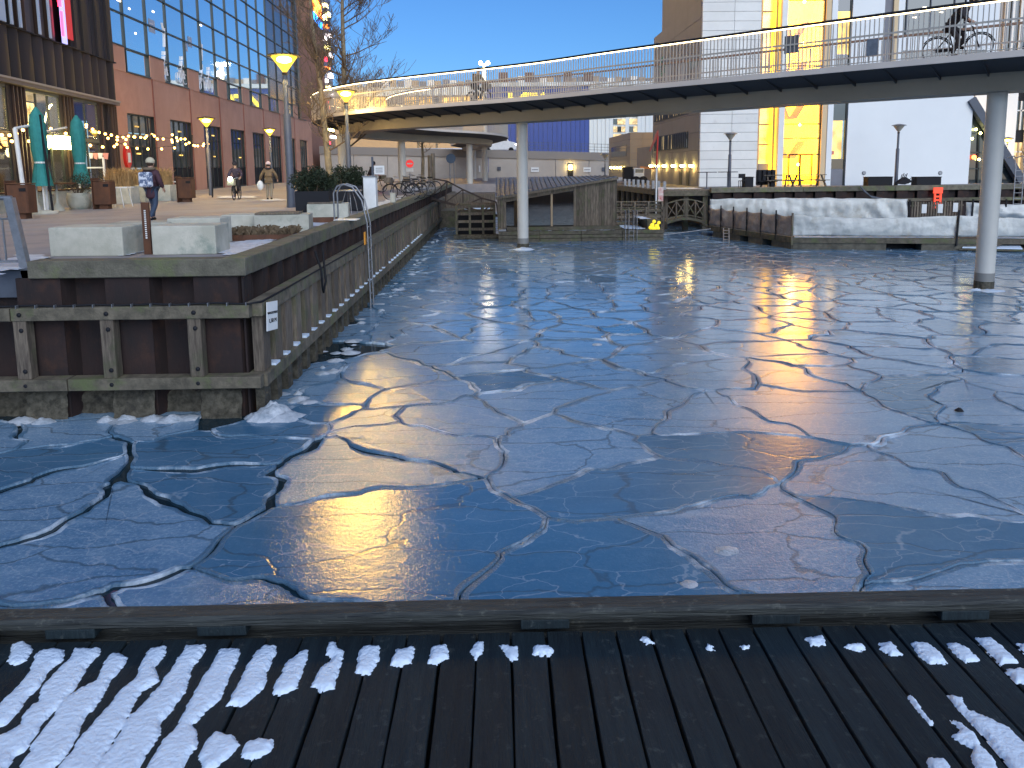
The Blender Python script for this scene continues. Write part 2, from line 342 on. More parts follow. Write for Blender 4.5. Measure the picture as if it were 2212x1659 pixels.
# ------------------------------------------------------------------ ice material
def ice_material(name, frost, tone, crystal):
    M = bpy.data.materials.new(name); M.use_nodes = True; n = M.node_tree.nodes; L = M.node_tree.links; b = n['Principled BSDF']
    g = n.new('ShaderNodeNewGeometry')
    def mp(st): m_ = n.new('ShaderNodeMapping'); m_.inputs['Scale'].default_value = st; L.new(g.outputs['Position'], m_.inputs[0]); return m_.outputs[0]
    def nse(sc, det=4, rg=.6, st=None, dist=0):
        x = n.new('ShaderNodeTexNoise'); x.inputs['Scale'].default_value = sc; x.inputs['Detail'].default_value = det; x.inputs['Roughness'].default_value = rg; x.inputs['Distortion'].default_value = dist
        L.new(mp(st) if st else g.outputs['Position'], x.inputs[0]); return x.outputs[0]
    def ramp(s_, p0, p1, c0, c1):
        r = n.new('ShaderNodeValToRGB'); r.color_ramp.elements[0].position = p0; r.color_ramp.elements[1].position = p1
        r.color_ramp.elements[0].color = (*c0, 1); r.color_ramp.elements[1].color = (*c1, 1); L.new(s_, r.inputs[0]); return r.outputs[0]
    def mix(f, a, c): 
        m_ = n.new('ShaderNodeMix'); m_.data_type = 'RGBA'; L.new(f, m_.inputs[0]); L.new(a, m_.inputs[6])
        if isinstance(c, tuple): m_.inputs[7].default_value = (*c, 1)
        else: L.new(c, m_.inputs[7])
        return m_.outputs[2]
    def math_(op, a, c=None, d=None):
        m_ = n.new('ShaderNodeMath'); m_.operation = op
        for k, v in enumerate((a, c, d)):
            if v is None: continue
            if isinstance(v, (int, float)): m_.inputs[k].default_value = v
            else: L.new(v, m_.inputs[k])
        return m_.outputs[0]
    K = lambda v: (v, v, v)
    big = nse(.30, 5, .65, dist=.8); med = nse(2.6, 7, .72, (1, 1.6, 1)); fine = nse(24., 6, .8); cry = nse(46., 2, .5)
    c = ramp(big, .38, .62, tone[0], tone[1])
    c = mix(ramp(med, .44, .72, (0, 0, 0), K(frost)), c, (.27, .40, .52))
    c = mix(ramp(fine, .50, .74, (0, 0, 0), K(frost*1.1)), c, (.52, .66, .78))
    # thin refrozen fracture lines inside the plates
    wv = n.new('ShaderNodeTexNoise'); wv.inputs['Scale'].default_value = 1.4; wv.inputs['Detail'].default_value = 5; L.new(g.outputs['Position'], wv.inputs[0])
    def cracks(sc, st, w_, amt):
        a_ = n.new('ShaderNodeVectorMath'); a_.operation = 'MULTIPLY_ADD'; L.new(wv.outputs['Color'], a_.inputs[0]); a_.inputs[1].default_value = (.9, .6, 0); L.new(mp(st), a_.inputs[2])
        v = n.new('ShaderNodeTexVoronoi'); v.feature = 'DISTANCE_TO_EDGE'; v.inputs['Scale'].default_value = sc; L.new(a_.outputs[0], v.inputs[0])
        return ramp(v.outputs['Distance'], w_*.3, w_, K(amt), (0, 0, 0))
    cr1 = cracks(.8, (.55, 1.7, 1), .022, .65); cr2 = cracks(1.9, (.6, 1.5, 1), .016, .35)
    c = mix(cr1, c, (.045, .085, .125)); c = mix(cr2, c, (.42, .50, .58))
    L.new(c, b.inputs['Base Color'])
    mr = n.new('ShaderNodeMapRange'); L.new(med, mr.inputs[0]); mr.inputs[1].default_value = .3; mr.inputs[2].default_value = .75; mr.inputs[3].default_value = .05; mr.inputs[4].default_value = .14
    L.new(mr.outputs[0], b.inputs['Roughness']); b.inputs['IOR'].default_value = 1.65
    sp = n.new('ShaderNodeSeparateXYZ'); L.new(g.outputs['Position'], sp.inputs[0])
    nr = n.new('ShaderNodeMapRange'); L.new(sp.outputs[1], nr.inputs[0]); nr.inputs[1].default_value = 9; nr.inputs[2].default_value = 17; nr.inputs[3].default_value = 1; nr.inputs[4].default_value = .12
    h = math_('MULTIPLY_ADD', math_('MULTIPLY', math_('ADD', math_('MULTIPLY', cry, 1.1), math_('MULTIPLY', fine, .7)), nr.outputs[0]), crystal, math_('MULTIPLY', nse(6., 3, .5, (1, 1.7, 1)), .8))
    h = math_('MULTIPLY_ADD', cr1, -.5, h)
    bp = n.new('ShaderNodeBump'); bp.inputs['Strength'].default_value = .7; bp.inputs['Distance'].default_value = .0062
    L.new(h, bp.inputs['Height']); L.new(bp.outputs[0], b.inputs['Normal'])
    return M
ice_a = ice_material('frosted_ice', .5, ((.085, .20, .345), (.16, .285, .43)), 1.)
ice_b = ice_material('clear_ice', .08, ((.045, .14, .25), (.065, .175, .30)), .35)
ice_rim = mat('ice_ridge', (.08, .17, .27), .35, col2=(.54, .65, .76), vs=1.3, world=True, lo=.50, hi=.66, bump=1., bs=34)

def warp(p):
    q = Vector((p[0]*.45, p[1]*.6, 3.1)); a = noise.noise_vector(q)*.55
    b_ = noise.noise_vector(Vector((p[0]*1.8, p[1]*2.6, 9)))*.19; c_ = noise.noise_vector(Vector((p[0]*9, p[1]*11, 4)))*.022
    return Vector((p[0]+a.x+b_.x+c_.x, p[1]+a.y*.8+b_.y+c_.y, 0))
def in_canal(x, y):
    if y < 2.2 or y > 61: return False
    if y < 11.2: return abs(x) < 13
    if x < -4.1: return False
    return x < 29
seeds = {}
SX, SY = 1.25, .80
for i in range(-11, 27):
    for j in range(1, 80):
        if rnd.random() < (.22 if j*SY > 16 else (.45 if j*SY > 10 else .66)): continue
        seeds[(i, j)] = ((i+rnd.uniform(-.48, .48))*SX, (j+rnd.uniform(-.48, .48))*SY)
def clip(poly, a, b_):
    mx_, my_ = (a[0]+b_[0])/2, (a[1]+b_[1])/2; nx, ny = b_[0]-a[0], (b_[1]-a[1])
    out = []; n_ = len(poly)
    for k in range(n_):
        p, q = poly[k], poly[(k+1) % n_]; dp = (p[0]-mx_)*nx+(p[1]-my_)*ny; dq = (q[0]-mx_)*nx+(q[1]-my_)*ny
        if dp <= 0: out.append(p)
        if dp*dq < 0: t = dp/(dp-dq); out.append((p[0]+(q[0]-p[0])*t, p[1]+(q[1]-p[1])*t))
    return out
cells = []
for (i, j), s_ in seeds.items():
    if not in_canal(*s_): continue
    poly = [(s_[0]-4, s_[1]-3), (s_[0]+4, s_[1]-3), (s_[0]+4, s_[1]+3), (s_[0]-4, s_[1]+3)]
    for di in range(-5, 6):
        for dj in range(-6, 7):
            if (di or dj) and (i+di, j+dj) in seeds: poly = clip(poly, s_, seeds[(i+di, j+dj)])
            if not poly: break
    if len(poly) < 3: continue
    pts = []
    for k in range(len(poly)):
        p, q = poly[k], poly[(k+1) % len(poly)]; L_ = math.hypot(q[0]-p[0], q[1]-p[1]); st = .07 if s_[1] < 12 else (.14 if s_[1] < 25 else .3)
        m_ = max(1, int(L_/st))
        for t in range(m_): pts.append(warp((p[0]+(q[0]-p[0])*t/m_, p[1]+(q[1]-p[1])*t/m_)))
    if len(pts) < 4: continue
    cells.append((s_, pts))
cells.sort(key=lambda c: c[0][0]**2+c[0][1]**2)
ice_root = root('ice_cover', kind='structure')
def inset(pts, d, nz_):
    n_ = len(pts); cen = sum(pts, Vector())/n_; out = []
    for p in pts:
        v = cen-p; L_ = v.length; out.append(p+v/max(L_, 1e-6)*min(d*1.15*(1+nz_*noise.noise(p*1.3)), L_*.5))
    return out
def plate(mb, pts, z, near, tilt, gap):
    n_ = len(pts)
    area = sum(pts[k].x*pts[(k+1) % n_].y-pts[(k+1) % n_].x*pts[k].y for k in range(n_))
    if area < 0: pts = pts[::-1]
    cen = sum(pts, Vector())/n_
    r0 = inset(pts, gap, .9); rw = (.035 if near else .05)
    r1 = inset(pts, gap+rw*.4, .9); r2 = inset(pts, gap+rw*1.4, .6)
    def zz(p, h): return Vector((p.x, p.y, z+h+(p.x-cen.x)*tilt[0]+(p.y-cen.y)*tilt[1]))
    rh = [(.010+.028*max(0, noise.noise(p*1.1+Vector((0, 0, 5)))+.15)) for p in pts]
    vs = [zz(p, -.04) for p in r0]+[zz(p, .5*rh[k]) for k, p in enumerate(r0)]+[zz(p, rh[k]*(.7+.6*abs(noise.noise(p*14)))) for k, p in enumerate(r1)]+[zz(p, .004) for p in r2]
    fs = []
    for a_ in range(3):
        for k in range(n_): k2 = (k+1) % n_; fs.append((a_*n_+k, a_*n_+k2, (a_+1)*n_+k2, (a_+1)*n_+k))
    mb.cur = 1; mb.add(vs, fs, True)
    mb.cur = 0; top = [vs[3*n_+k] for k in range(n_)]; cz = sum(top, Vector())/n_
    rings = list(top); sc_ = (1, .66, .33)
    rings = [t.lerp(cz, 1-q) for q in sc_ for t in top]+[cz]
    fs = [(a_*n_+k, a_*n_+(k+1) % n_, (a_+1)*n_+(k+1) % n_, (a_+1)*n_+k) for a_ in range(2) for k in range(n_)]+[(2*n_+k, 2*n_+(k+1) % n_, 3*n_) for k in range(n_)]
    mb.add(rings, fs, False)
far_mb = MB(); cnt = 0
for ci, (s_, pts) in enumerate(cells):
    gap = rnd.uniform(.003, .009) if s_[1] < 12 else rnd.uniform(.006, .016)
    if s_[0] < -1.8 and s_[1] < 10.5: gap = rnd.uniform(.012, .085)
    tl = (rnd.uniform(-.0015, .0015), rnd.uniform(-.0015, .0015)); z = rnd.uniform(0, .012)
    if cnt < 295:
        mb = MB(); plate(mb, pts, z, s_[1] < 12, tl, gap)
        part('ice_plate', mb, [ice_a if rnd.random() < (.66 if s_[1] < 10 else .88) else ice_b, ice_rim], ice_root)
    else: plate(far_mb, pts, z, False, tl, gap)
    cnt += 1
part('ice_plates', far_mb, [ice_a, ice_rim], ice_root, kind='stuff')
# frozen slush and snow lumps along the foot of the quay and on the ice
def lump(mb, c, r, h, n=14, seed=0):
    vs = []; fs = []; R_ = 5
    for i in range(R_+1):
        for k in range(n):
            t = 2*PI*k/n; f = i/R_; rr = r*f*(1+.35*noise.noise(Vector((math.cos(t)*1.5+seed, math.sin(t)*1.5, seed*.7))))
            zz = h*(1-f**1.7)*(1+.5*noise.noise(Vector((math.cos(t)*f*4+seed, math.sin(t)*f*4, 2))))
            vs.append((c[0]+rr*math.cos(t), c[1]+rr*math.sin(t)*.8, c[2]+max(zz, -.01)))
    for i in range(R_):
        for k in range(n): k2 = (k+1) % n; fs.append((i*n+k, (i+1)*n+k, (i+1)*n+k2, i*n+k2))
    mb.add(vs, fs, True)
mb = MB()
lump(mb, (-3.50, 11.0, 0), .30, .20, 18, 2); lump(mb, (-3.3, 10.9, 0), .32, .09, 16, 3); lump(mb, (-3.62, 10.86, 0), .26, .13, 16, 7)
for k in range(46):
    y = 11.3+rnd.random()**1.4*34; lump(mb, (-3.42+rnd.uniform(0, .35), y, .0), rnd.uniform(.06, .24), rnd.uniform(.015, .06), 11, k)
for k in range(16):
    x = rnd.uniform(-8.5, -3.7); lump(mb, (x, 10.93+rnd.uniform(-.08, .03), 0), rnd.uniform(.1, .26), rnd.uniform(.03, .09), 9, k+60)
for x, y in [(612, 852), (675, 728), (700, 760), (830, 618), (640, 800), (780, 690), (1290, 745), (1488, 1262), (1570, 1190)]:
    p = gp(x, y, .01); lump(mb, p, rnd.uniform(.06, .14), rnd.uniform(.012, .03), 11, x)
part('slush', mb, mat('slush_ice', (.55, .60, .66), .45, col2=(.26, .32, .38), vs=4, bump=.8, bs=25), kind='stuff')
o = MB(); lump(o, gp(2072, 888, .02), .07, .05, 8, 3); part('dark_debris', o, black_m, label='small dark lump lying on the ice in front of the right column', cat='debris')

# ================================================================== FOREGROUND DECK
DZ = 2.15; PITCHB = .1195
deck = root('deck', kind='structure', loc=(0, 0, 0))
Y0, Y1 = .7, 2.375
for vi in range(4):
    pass
def board_mesh(seed, w_=.1115):
    r = random.Random(seed); mb = MB(); n_ = 14; vs = []; hw = w_/2
    for i in range(n_+1):
        y = Y0+(Y1-Y0)*i/n_; j1 = r.uniform(-.0016, .0016); j2 = r.uniform(-.0016, .0016); dz = r.uniform(-.0008, .0008)
        vs += [(-hw+j1, y, -.028), (-hw+j1, y, -.004+dz), (-hw+.0022+j1, y, dz), (hw-.0022+j2, y, dz), (hw+j2, y, -.004+dz), (hw+j2, y, -.028)]
    fs = []
    for i in range(n_):
        for k in range(5): fs.append((i*6+k, i*6+k+1, (i+1)*6+k+1, (i+1)*6+k))
    mb.add(vs, fs); mb.add(vs[:6], [(0, 1, 2, 3, 4, 5)]); mb.add(vs[-6:], [(5, 4, 3, 2, 1, 0)])
    return mb.mesh('deck_board', deck_wood)
bms = [board_mesh(i) for i in range(6)]
for k in range(-21, 22):
    inst('deck_board', bms[k % 6], deck, (.022-.0597+k*PITCHB, 0, DZ+rnd.uniform(-.0012, .0012)), rz=rnd.uniform(-.0009, .0009))
# kerb timber along the edge of the deck, on spacer blocks
kb = MB(); n_ = 60
vs = []
for i in range(n_+1):
    x = -3.0+6.0*i/n_; y = -.008*x
    q = [(2.392, DZ+.036), (2.386, DZ+.062), (2.398, DZ+.071), (2.462, DZ+.072), (2.472, DZ+.064), (2.472, DZ+.036)]
    for a, b_ in q: vs.append((x, a+.0025*noise.noise(Vector((x*4, a*30, 1))), b_+.003*noise.noise(Vector((x*3, a*20, 5)))))
fs = [(i*6+k, i*6+(k+1) % 6, (i+1)*6+(k+1) % 6, (i+1)*6+k) for i in range(n_) for k in range(6)]
kb.add(vs, fs); part('kerb_timber', kb, beam_wood, deck)
for xk in (-1.50, -.98, .02+.12, .95, 1.62, -2.1, 2.3):
    part('spacer_block', MB().box(xk-.085, xk+.085, 2.392, 2.46, DZ-.002, DZ+.034), deck_wood, deck, bevel=.004)
part('gap_shade_sheet', MB().box(-3, 3, .7, 2.36, DZ-.26, DZ-.22), black_m, deck)  # black sheet added under the boards to keep the gaps dark
part('slit_shade_sheet', MB().box(-3, 3, .7, 2.385, DZ-.20, DZ-.15), black_m, deck)  # second black sheet, added to darken the slits between boards
part('slot_light_stop', MB().box(-3, 3, 2.474, 2.50, DZ-.26, DZ+.033), beam_wood, deck)  # added to shut the bright ice out of the slot under the kerb
part('deck_joist', MB().box(-3, 3, 2.39, 2.47, DZ-.20, DZ-.034), beam_wood, deck)
part('deck_joist', MB().box(-3, 3, 1.5, 1.57, DZ-.145, DZ-.034), beam_wood, deck)
part('end_timber', MB().box(-1.90, -1.765, 2.24, 2.388, DZ+.002, DZ+.10), beam_wood, deck, bevel=.015)
# snow lying on the boards
A7 = lambda p: (p[0]*.5013, 1284+p[1]*.5013); A8 = lambda p: (1103+p[0]*.5013, 1284+p[1]*.5013)
SP = []
for q in [
 [(30,290),(60,215),(100,200),(140,240),(110,290),(65,312)],
 [(-60,600),(-60,500),(0,475),(60,420),(130,330),(150,265),(175,240),(278,238),(270,290),(215,330),(165,410),(110,460),(70,520),(30,560)],
 [(-60,790),(-60,640),(0,610),(90,570),(95,520),(170,460),(180,400),(250,330),(300,275),(325,238),(430,232),(425,265),(370,320),(330,400),(240,500),(180,560),(130,640),(110,680),(60,700),(10,790)],
 [(60,790),(130,680),(135,650),(200,570),(290,440),(330,420),(420,370),(440,310),(470,265),(510,255),(548,280),(535,320),(480,370),(440,450),(370,530),(330,620),(290,690),(200,790)],
 [(220,790),(310,680),(330,640),(400,560),(470,480),(520,410),(590,360),(620,270),(650,235),(715,222),(710,265),(670,320),(690,380),(600,430),(560,520),(520,590),(460,680),(400,790)],
 [(380,790),(480,660),(550,540),(620,470),(700,380),(760,290),(800,225),(885,220),(870,265),(820,330),(800,420),(740,500),(690,550),(690,600),(660,650),(570,790)],
 [(610,790),(690,650),(740,600),(800,500),(850,400),(920,290),(950,240),(1032,236),(1030,275),(990,360),(950,450),(880,520),(830,570),(850,600),(850,660),(810,700),(780,790)],
 [(975,485),(1010,420),(1050,340),(1090,270),(1130,225),(1190,220),(1180,270),(1150,340),(1140,400),(1100,440),(1040,480)],
 [(1170,430),(1200,360),(1240,290),(1290,255),(1333,238),(1320,290),(1300,350),(1280,410),(1220,440)],
 [(1340,400),(1375,330),(1400,300),(1425,290),(1440,270),(1400,265),(1420,210),(1445,205),(1450,235),(1483,250),(1460,330),(1440,410),(1380,418)],
 [(1530,340),(1545,250),(1570,220),(1635,228),(1635,290),(1590,345)],
 [(1683,305),(1705,240),(1780,228),(1775,300),(1720,310)],
 [(1842,300),(1860,230),(1925,215),(1935,280),(1870,300)],
 [(2030,250),(2050,205),(2085,205),(2080,260),(2050,275)],
 [(860,700),(880,640),(930,600),(1000,610),(1030,650),(990,700),(940,745),(880,770)],
 [(1045,700),(1050,640),(1110,625),(1180,630),(1180,665),(1130,700),(1080,715)]]: SP.append([A7(p) for p in q])
for q in [
 [(-50,222),(30,225),(32,288),(0,285),(-20,262)],
 [(95,265),(100,225),(150,218),(185,235),(180,262),(130,270)],[(555,190),(590,188),(615,210),(585,218)],
 [(835,235),(850,216),(880,226),(868,234),(890,244),(850,250)],[(990,225),(1030,226),(1025,236),(1000,236)],
 [(1270,190),(1340,183),(1365,225),(1290,222)],[(1437,230),(1480,212),(1520,212),(1535,245),(1490,248)],
 [(1578,212),(1640,210),(1698,265),(1640,268),(1600,240)],[(1722,212),(1800,210),(1850,255),(1888,300),(1800,300),(1750,255)],
 [(1872,210),(1920,212),(1960,230),(2033,290),(1960,295),(1900,250)],[(1998,190),(2070,190),(2120,225),(2185,295),(2110,305),(2050,240)],
 [(2130,325),(2200,322),(2260,350),(2240,390),(2175,380)],[(1705,435),(1725,435),(1800,535),(1830,562),(1800,555),(1750,500)],
 [(1883,435),(1940,450),(1975,500),(2060,540),(2150,580),(2212,640),(2300,700),(2280,790),(2180,790),(2100,680),(2050,620),(1990,560),(1900,470)],
 [(1883,537),(1930,555),(2000,600),(2030,660),(2080,710),(2120,790),(2020,790),(1980,700),(1990,670),(1900,615),(1940,590)],
 [(1790,712),(1870,712),(1920,790),(1830,790)],[(2180,215),(2260,210),(2280,270),(2212,250)]]: SP.append([A8(p) for p in q])
gx = np.arange(-1.95, 1.95, .005); gy = np.arange(1.64, 2.38, .005)
GX, GY = np.meshgrid(gx, gy, indexing='ij')
def projarr(X, Y, Z):
    dx, dy, dz = X, Y, Z-3.75
    zz = dx*FWD.x+dy*FWD.y+dz*FWD.z
    return 1106+1600*(dx*RGT.x+dy*RGT.y+dz*RGT.z)/zz, 568-1600*(dx*UP.x+dy*UP.y+dz*UP.z)/zz
PXA, PYA = projarr(GX, GY, DZ)
N1 = np.array([[noise.noise(Vector((x*24, y*24, 0)))*3.6+noise.noise(Vector((x*80, y*80, 4)))*3.4+noise.noise(Vector((x*170, y*170, 9)))*2.2 for y in gy] for x in gx])
D = np.full(GX.shape, -99.)
for poly in SP:
    P_ = np.array(poly); x0, x1, y0, y1 = P_[:, 0].min()-14, P_[:, 0].max()+14, P_[:, 1].min()-14, P_[:, 1].max()+14
    sel = (PXA > x0) & (PXA < x1) & (PYA > y0) & (PYA < y1)
    if not sel.any(): continue
    px, py = PXA[sel], PYA[sel]; ins = np.zeros(px.shape, bool); dm = np.full(px.shape, 1e9)
    for k in range(len(P_)):
        ax, ay = P_[k]; bx, by = P_[(k+1) % len(P_)]
        c_ = ((ay > py) != (by > py)) & (px < (bx-ax)*(py-ay)/((by-ay) if by != ay else 1e-9)+ax); ins ^= c_
        t = np.clip(((px-ax)*(bx-ax)+(py-ay)*(by-ay))/((bx-ax)**2+(by-ay)**2+1e-9), 0, 1)
        dm = np.minimum(dm, np.hypot(px-ax-t*(bx-ax), py-ay-t*(by-ay)))
    d_ = np.where(ins, dm, -dm); D[sel] = np.maximum(D[sel], d_)
D = D+N1*.9
NL = np.array([[noise.noise(Vector((x*14, y*14, 3))) for y in gy] for x in gx])
H = np.where(D > 0, .012*(1-np.exp(-np.maximum(D, 0)/3.5)), -.003)
H = H+np.where(D > 3, NL*.0022, 0)
idx = -np.ones(GX.shape, int); vs = []; fs = []
for i in range(len(gx)-1):
    for j in range(len(gy)-1):
        if max(D[i, j], D[i+1, j], D[i+1, j+1], D[i, j+1]) <= 0: continue
        q = []
        for a, b_ in ((i, j), (i+1, j), (i+1, j+1), (i, j+1)):
            if idx[a, b_] < 0:
                idx[a, b_] = len(vs); vs.append((gx[a], gy[b_], DZ+.0005+H[a, b_]))
            q.append(int(idx[a, b_]))
        fs.append(tuple(q))
mb = MB(); mb.add(vs, fs, True); part('snow', mb, snow_m, kind='stuff')

# ================================================================== LEFT QUAY
quay = root('quay', kind='structure', loc=(-3.8, 11, 0))
QX, QY = -3.80, 11.02          # outer face of cap (right side) and of cap (front)
def timber(name, a, b_, w_, h_, mt, par, seed=0, bevel=.012, **kw):
    a = Vector(a); b_ = Vector(b_); n_ = max(2, int((b_-a).length/.35)); d = (b_-a).normalized()
    x = d.cross(Vector((0, 0, 1))).normalized() if abs(d.z) < .9 else Vector((1, 0, 0)); y = x.cross(d)
    vs = []; c_ = .012
    prof = [(-1, -1+c_*8), (-1, 1-c_*8), (-1+c_*6, 1), (1-c_*6, 1), (1, 1-c_*8), (1, -1+c_*8), (1-c_*6, -1), (-1+c_*6, -1)]
    for i in range(n_+1):
        p = a+(b_-a)*i/n_
        for k, (u, v) in enumerate(prof):
            j = noise.noise(p*1.7+Vector((k*3, seed, 0)))*.007
            vs.append(p+x*(u*w_/2+j)+y*(v*h_/2+j))
    fs = [(i*8+k, i*8+(k+1) % 8, (i+1)*8+(k+1) % 8, (i+1)*8+k) for i in range(n_) for k in range(8)]
    mb = MB(); mb.add(vs, fs); mb.add(vs[:8], [tuple(reversed(range(8)))]); mb.add(vs[-8:], [tuple(range(8))])
    return part(name, mb, mt, par, **kw)
# cap timbers
timber('cap_timber', (-7.02, 11.19, 2.295), (-3.82, 11.19, 2.295), .34, .26, wood_cap, quay)
cuts = [11.02, 14.6, 19.2, 22.6, 27.2, 31.6, 36.2, 41, 46.5, 53, 61]
for k in range(len(cuts)-1):
    y0, y1 = cuts[k], cuts[k+1]-.02
    if k == 0: y0 = 11.375
    timber('cap_timber', (QX-.19, y0, 2.295+.01*(k % 2)), (QX-.19, y1, 2.295+.01*(k % 2)), .36, .27, wood_cap, quay, seed=k)
part('cap_timber', MB().box(QX-.37, QX-.01, 11.03, 11.372, 2.17, 2.43), wood_cap, quay, bevel=.012)
# sheet piling: each pan is a piece
def pile(x0, x1, y0, y1, z0, z1): return MB().box(x0, x1, y0, y1, z0, z1)
# front face (towards the camera), pans 0.62 wide alternately set back
xs = [-3.95-.66*k for k in range(0, 14)]
for k in range(13):
    xb, xa = xs[k], xs[k+1]; out = k % 2 == 0
    y = 11.08 if out else 11.34
    mb = MB(); t = .10
    mb.prism([(xa-(t if out else -t)*.0, y), (xb, y), (xb, y+.03), (xa, y+.03)], -.6, 2.165)
    part('sheet_pile', mb, rust_pile, quay)
    mb = MB(); mb.prism([(xb-.004, 11.085), (xb+.075, 11.345), (xb+.055, 11.36), (xb-.03, 11.10)] if out else [(xb-.075, 11.345), (xb-.004, 11.085), (xb+.03, 11.10), (xb-.05, 11.36)], -.6, 2.16)
    part('sheet_pile', mb, rust_pile, quay)
    if k < 9:
        zt = .44 if out else .34; nx_, nz_ = 12, 9; vs = []
        for i_ in range(nx_+1):
            for j_ in range(nz_+1):
                X_ = xa+.02+(xb-xa-.04)*i_/nx_; Z_ = -.05+(zt+.05)*j_/nz_; q_ = noise.noise(Vector((X_*5, Z_*6, k)))*.05+noise.noise(Vector((X_*16, Z_*16, k)))*.025
                vs.append((X_, y-.05-q_-.06*(1-j_/nz_)**2 if j_ < nz_ else y, Z_+(.05*noise.noise(Vector((X_*7, 2, k))) if j_ >= nz_-1 else 0)))
        mb = MB(); mb.add(vs, [(i_*(nz_+1)+j_, (i_+1)*(nz_+1)+j_, (i_+1)*(nz_+1)+j_+1, i_*(nz_+1)+j_+1) for i_ in range(nx_) for j_ in range(nz_)], True); part('tidal_crust', mb, crust, quay)
# right face pans
pm_out = MB().box(-.03, 0, 0, .36, -.6, 2.165).mesh('sheet_pile', rust_pile)
pm_in = MB().box(-.03, 0, 0, .36, -.6, 2.165).mesh('sheet_pile', rust_pile)
pm_web = MB().prism([(0, 0), (.02, 0), (.02-.2, .06), (-.2, .06)], -.6, 2.16).mesh('sheet_pile', rust_pile)
pm_web2 = MB().prism([(-.2, 0), (-.18, 0), (.02, .06), (0, .06)], -.6, 2.16).mesh('sheet_pile', rust_pile)
y = 11.1; k = 0
while y < 61:
    inst('sheet_pile', pm_out, quay, (-3.87, y, 0)); 
    if y < 42:
        inst('sheet_pile', pm_web, quay, (-3.87, y+.36, 0)); inst('sheet_pile', pm_web2, quay, (-3.87, y+.78, 0))
    inst('sheet_pile', pm_in, quay, (-4.10, y+.42, 0)); y += .84; k += 1
# walings and fenders, right face
yy = [10.98, 17, 23.2, 29.5, 36, 43, 50, 61]
for k in range(len(yy)-1):
    timber('waling', (-3.70, yy[k], 1.66), (-3.70, yy[k+1]-.02, 1.66), .26, .20, wood_rail, quay, seed=k+20)
    timber('waling', (-3.70, yy[k], .575), (-3.70, yy[k+1]-.02, .575), .30, .20, wood_rail, quay, seed=k+40)
fm = [MB().box(-.08, .08, -.165-.02*q, .165+.02*q, .68, 1.555).mesh('fender_board', wood_grey) for q in range(3)]
um = MB().box(-.07, .07, -.15, .15, -.3, .47).mesh('fender_foot', crust)
sb = [MB().box(-.10, .10, -.11, .11, 0, .02).mesh('snow_on_ledge', snow_m)]
y = 11.25; k = 0
while y < 61:
    o = inst('fender_board', fm[k % 3], quay, (-3.70+rnd.uniform(-.01, .01), y, 0))
    if y < 45: inst('fender_foot', um, quay, (-3.72, y+.02, 0), scale=(1, rnd.uniform(.6, 1.1), 1))
    if y < 34 and rnd.random() < .95: inst('snow_on_ledge', sb[0], quay, (-3.655, y+.31, .677), scale=(1, rnd.uniform(.8, 1.05), rnd.uniform(1, 2.4)))
    y += .62; k += 1
# front face walings and posts
timber('waling', (-7.2, 10.93, 1.66), (-3.72, 10.93, 1.66), .22, .19, wood_rail, quay, seed=3); timber('waling', (-12, 10.93, 1.655), (-7.22, 10.93, 1.655), .22, .19, wood_rail, quay, seed=4)
timber('waling', (-6.45, 10.93, .585), (-3.60, 10.93, .585), .24, .18, wood_rail, quay, seed=5); timber('waling', (-12, 10.93, .585), (-6.47, 10.93, .585), .24, .18, wood_rail, quay, seed=6)
bolt = MB().lathe([(.034, -.02), (.034, .0), (.024, .012), (.001, .014)], n=10).mesh('bolt', black_m)
for xx in (-4.55, -5.83, -7.10, -8.4, -9.7):
    timber('fender_post', (xx, 10.93, .68), (xx, 10.93, 1.562), .20, .18, wood_grey, quay, seed=int(xx*7))
    for zb in (.585, .80, 1.42, 1.66):
        inst('bolt', bolt, quay, (xx+.02, 10.832 if zb in (.80, 1.42) else 10.812, zb), rot=(PI/2, 0, 0))
# cable along the waling with clips
cab = MB(); cab.tube([(-9+i*.3, 10.90+.012*math.sin(i*1.3), 1.775+.01*math.sin(i*2.1)) for i in range(18)]+[(-3.72, 10.86, 1.775), (-3.58, 11.0, 1.78), (-3.57, 12.5, 1.775), (-3.57, 15, 1.77), (-3.57, 20, 1.77)], .016, 6)
part('cable', cab, black_m, quay)
clip_m = MB().obox((0, 0, 0), (.012, .06, .05)).mesh('cable_clip', galv)
for i in range(14): inst('cable_clip', clip_m, quay, (-7.4+i*.28, 10.85, 1.775))
sg = root('depth_sign', 'small white sign with two lines of lettering at the corner of the timber quay', 'sign', loc=(-3.53, 11.0, 1.2))
Ms = Matrix.Translation((-3.50, 11.20, 1.52)) @ Matrix.Rotation(math.radians(78), 4, 'Z') @ Matrix.Rotation(math.radians(5), 4, 'Y')
mb = MB(); mb.obox((0, 0, 0), (.32, .014, .44), 0, Ms); part('sign_plate', mb, white_paint, sg, bevel=.004)
tm = Ms @ Matrix.Rotation(PI/2, 4, 'X')
text('lettering', 'VANDDYBDE', .05, black_m, sg, Ms @ Matrix.Translation((0, -.010, .05)) @ Matrix.Rotation(PI/2, 4, 'X'))
text('lettering', '1,50 M', .085, black_m, sg, Ms @ Matrix.Translation((0, -.010, -.07)) @ Matrix.Rotation(PI/2, 4, 'X'))
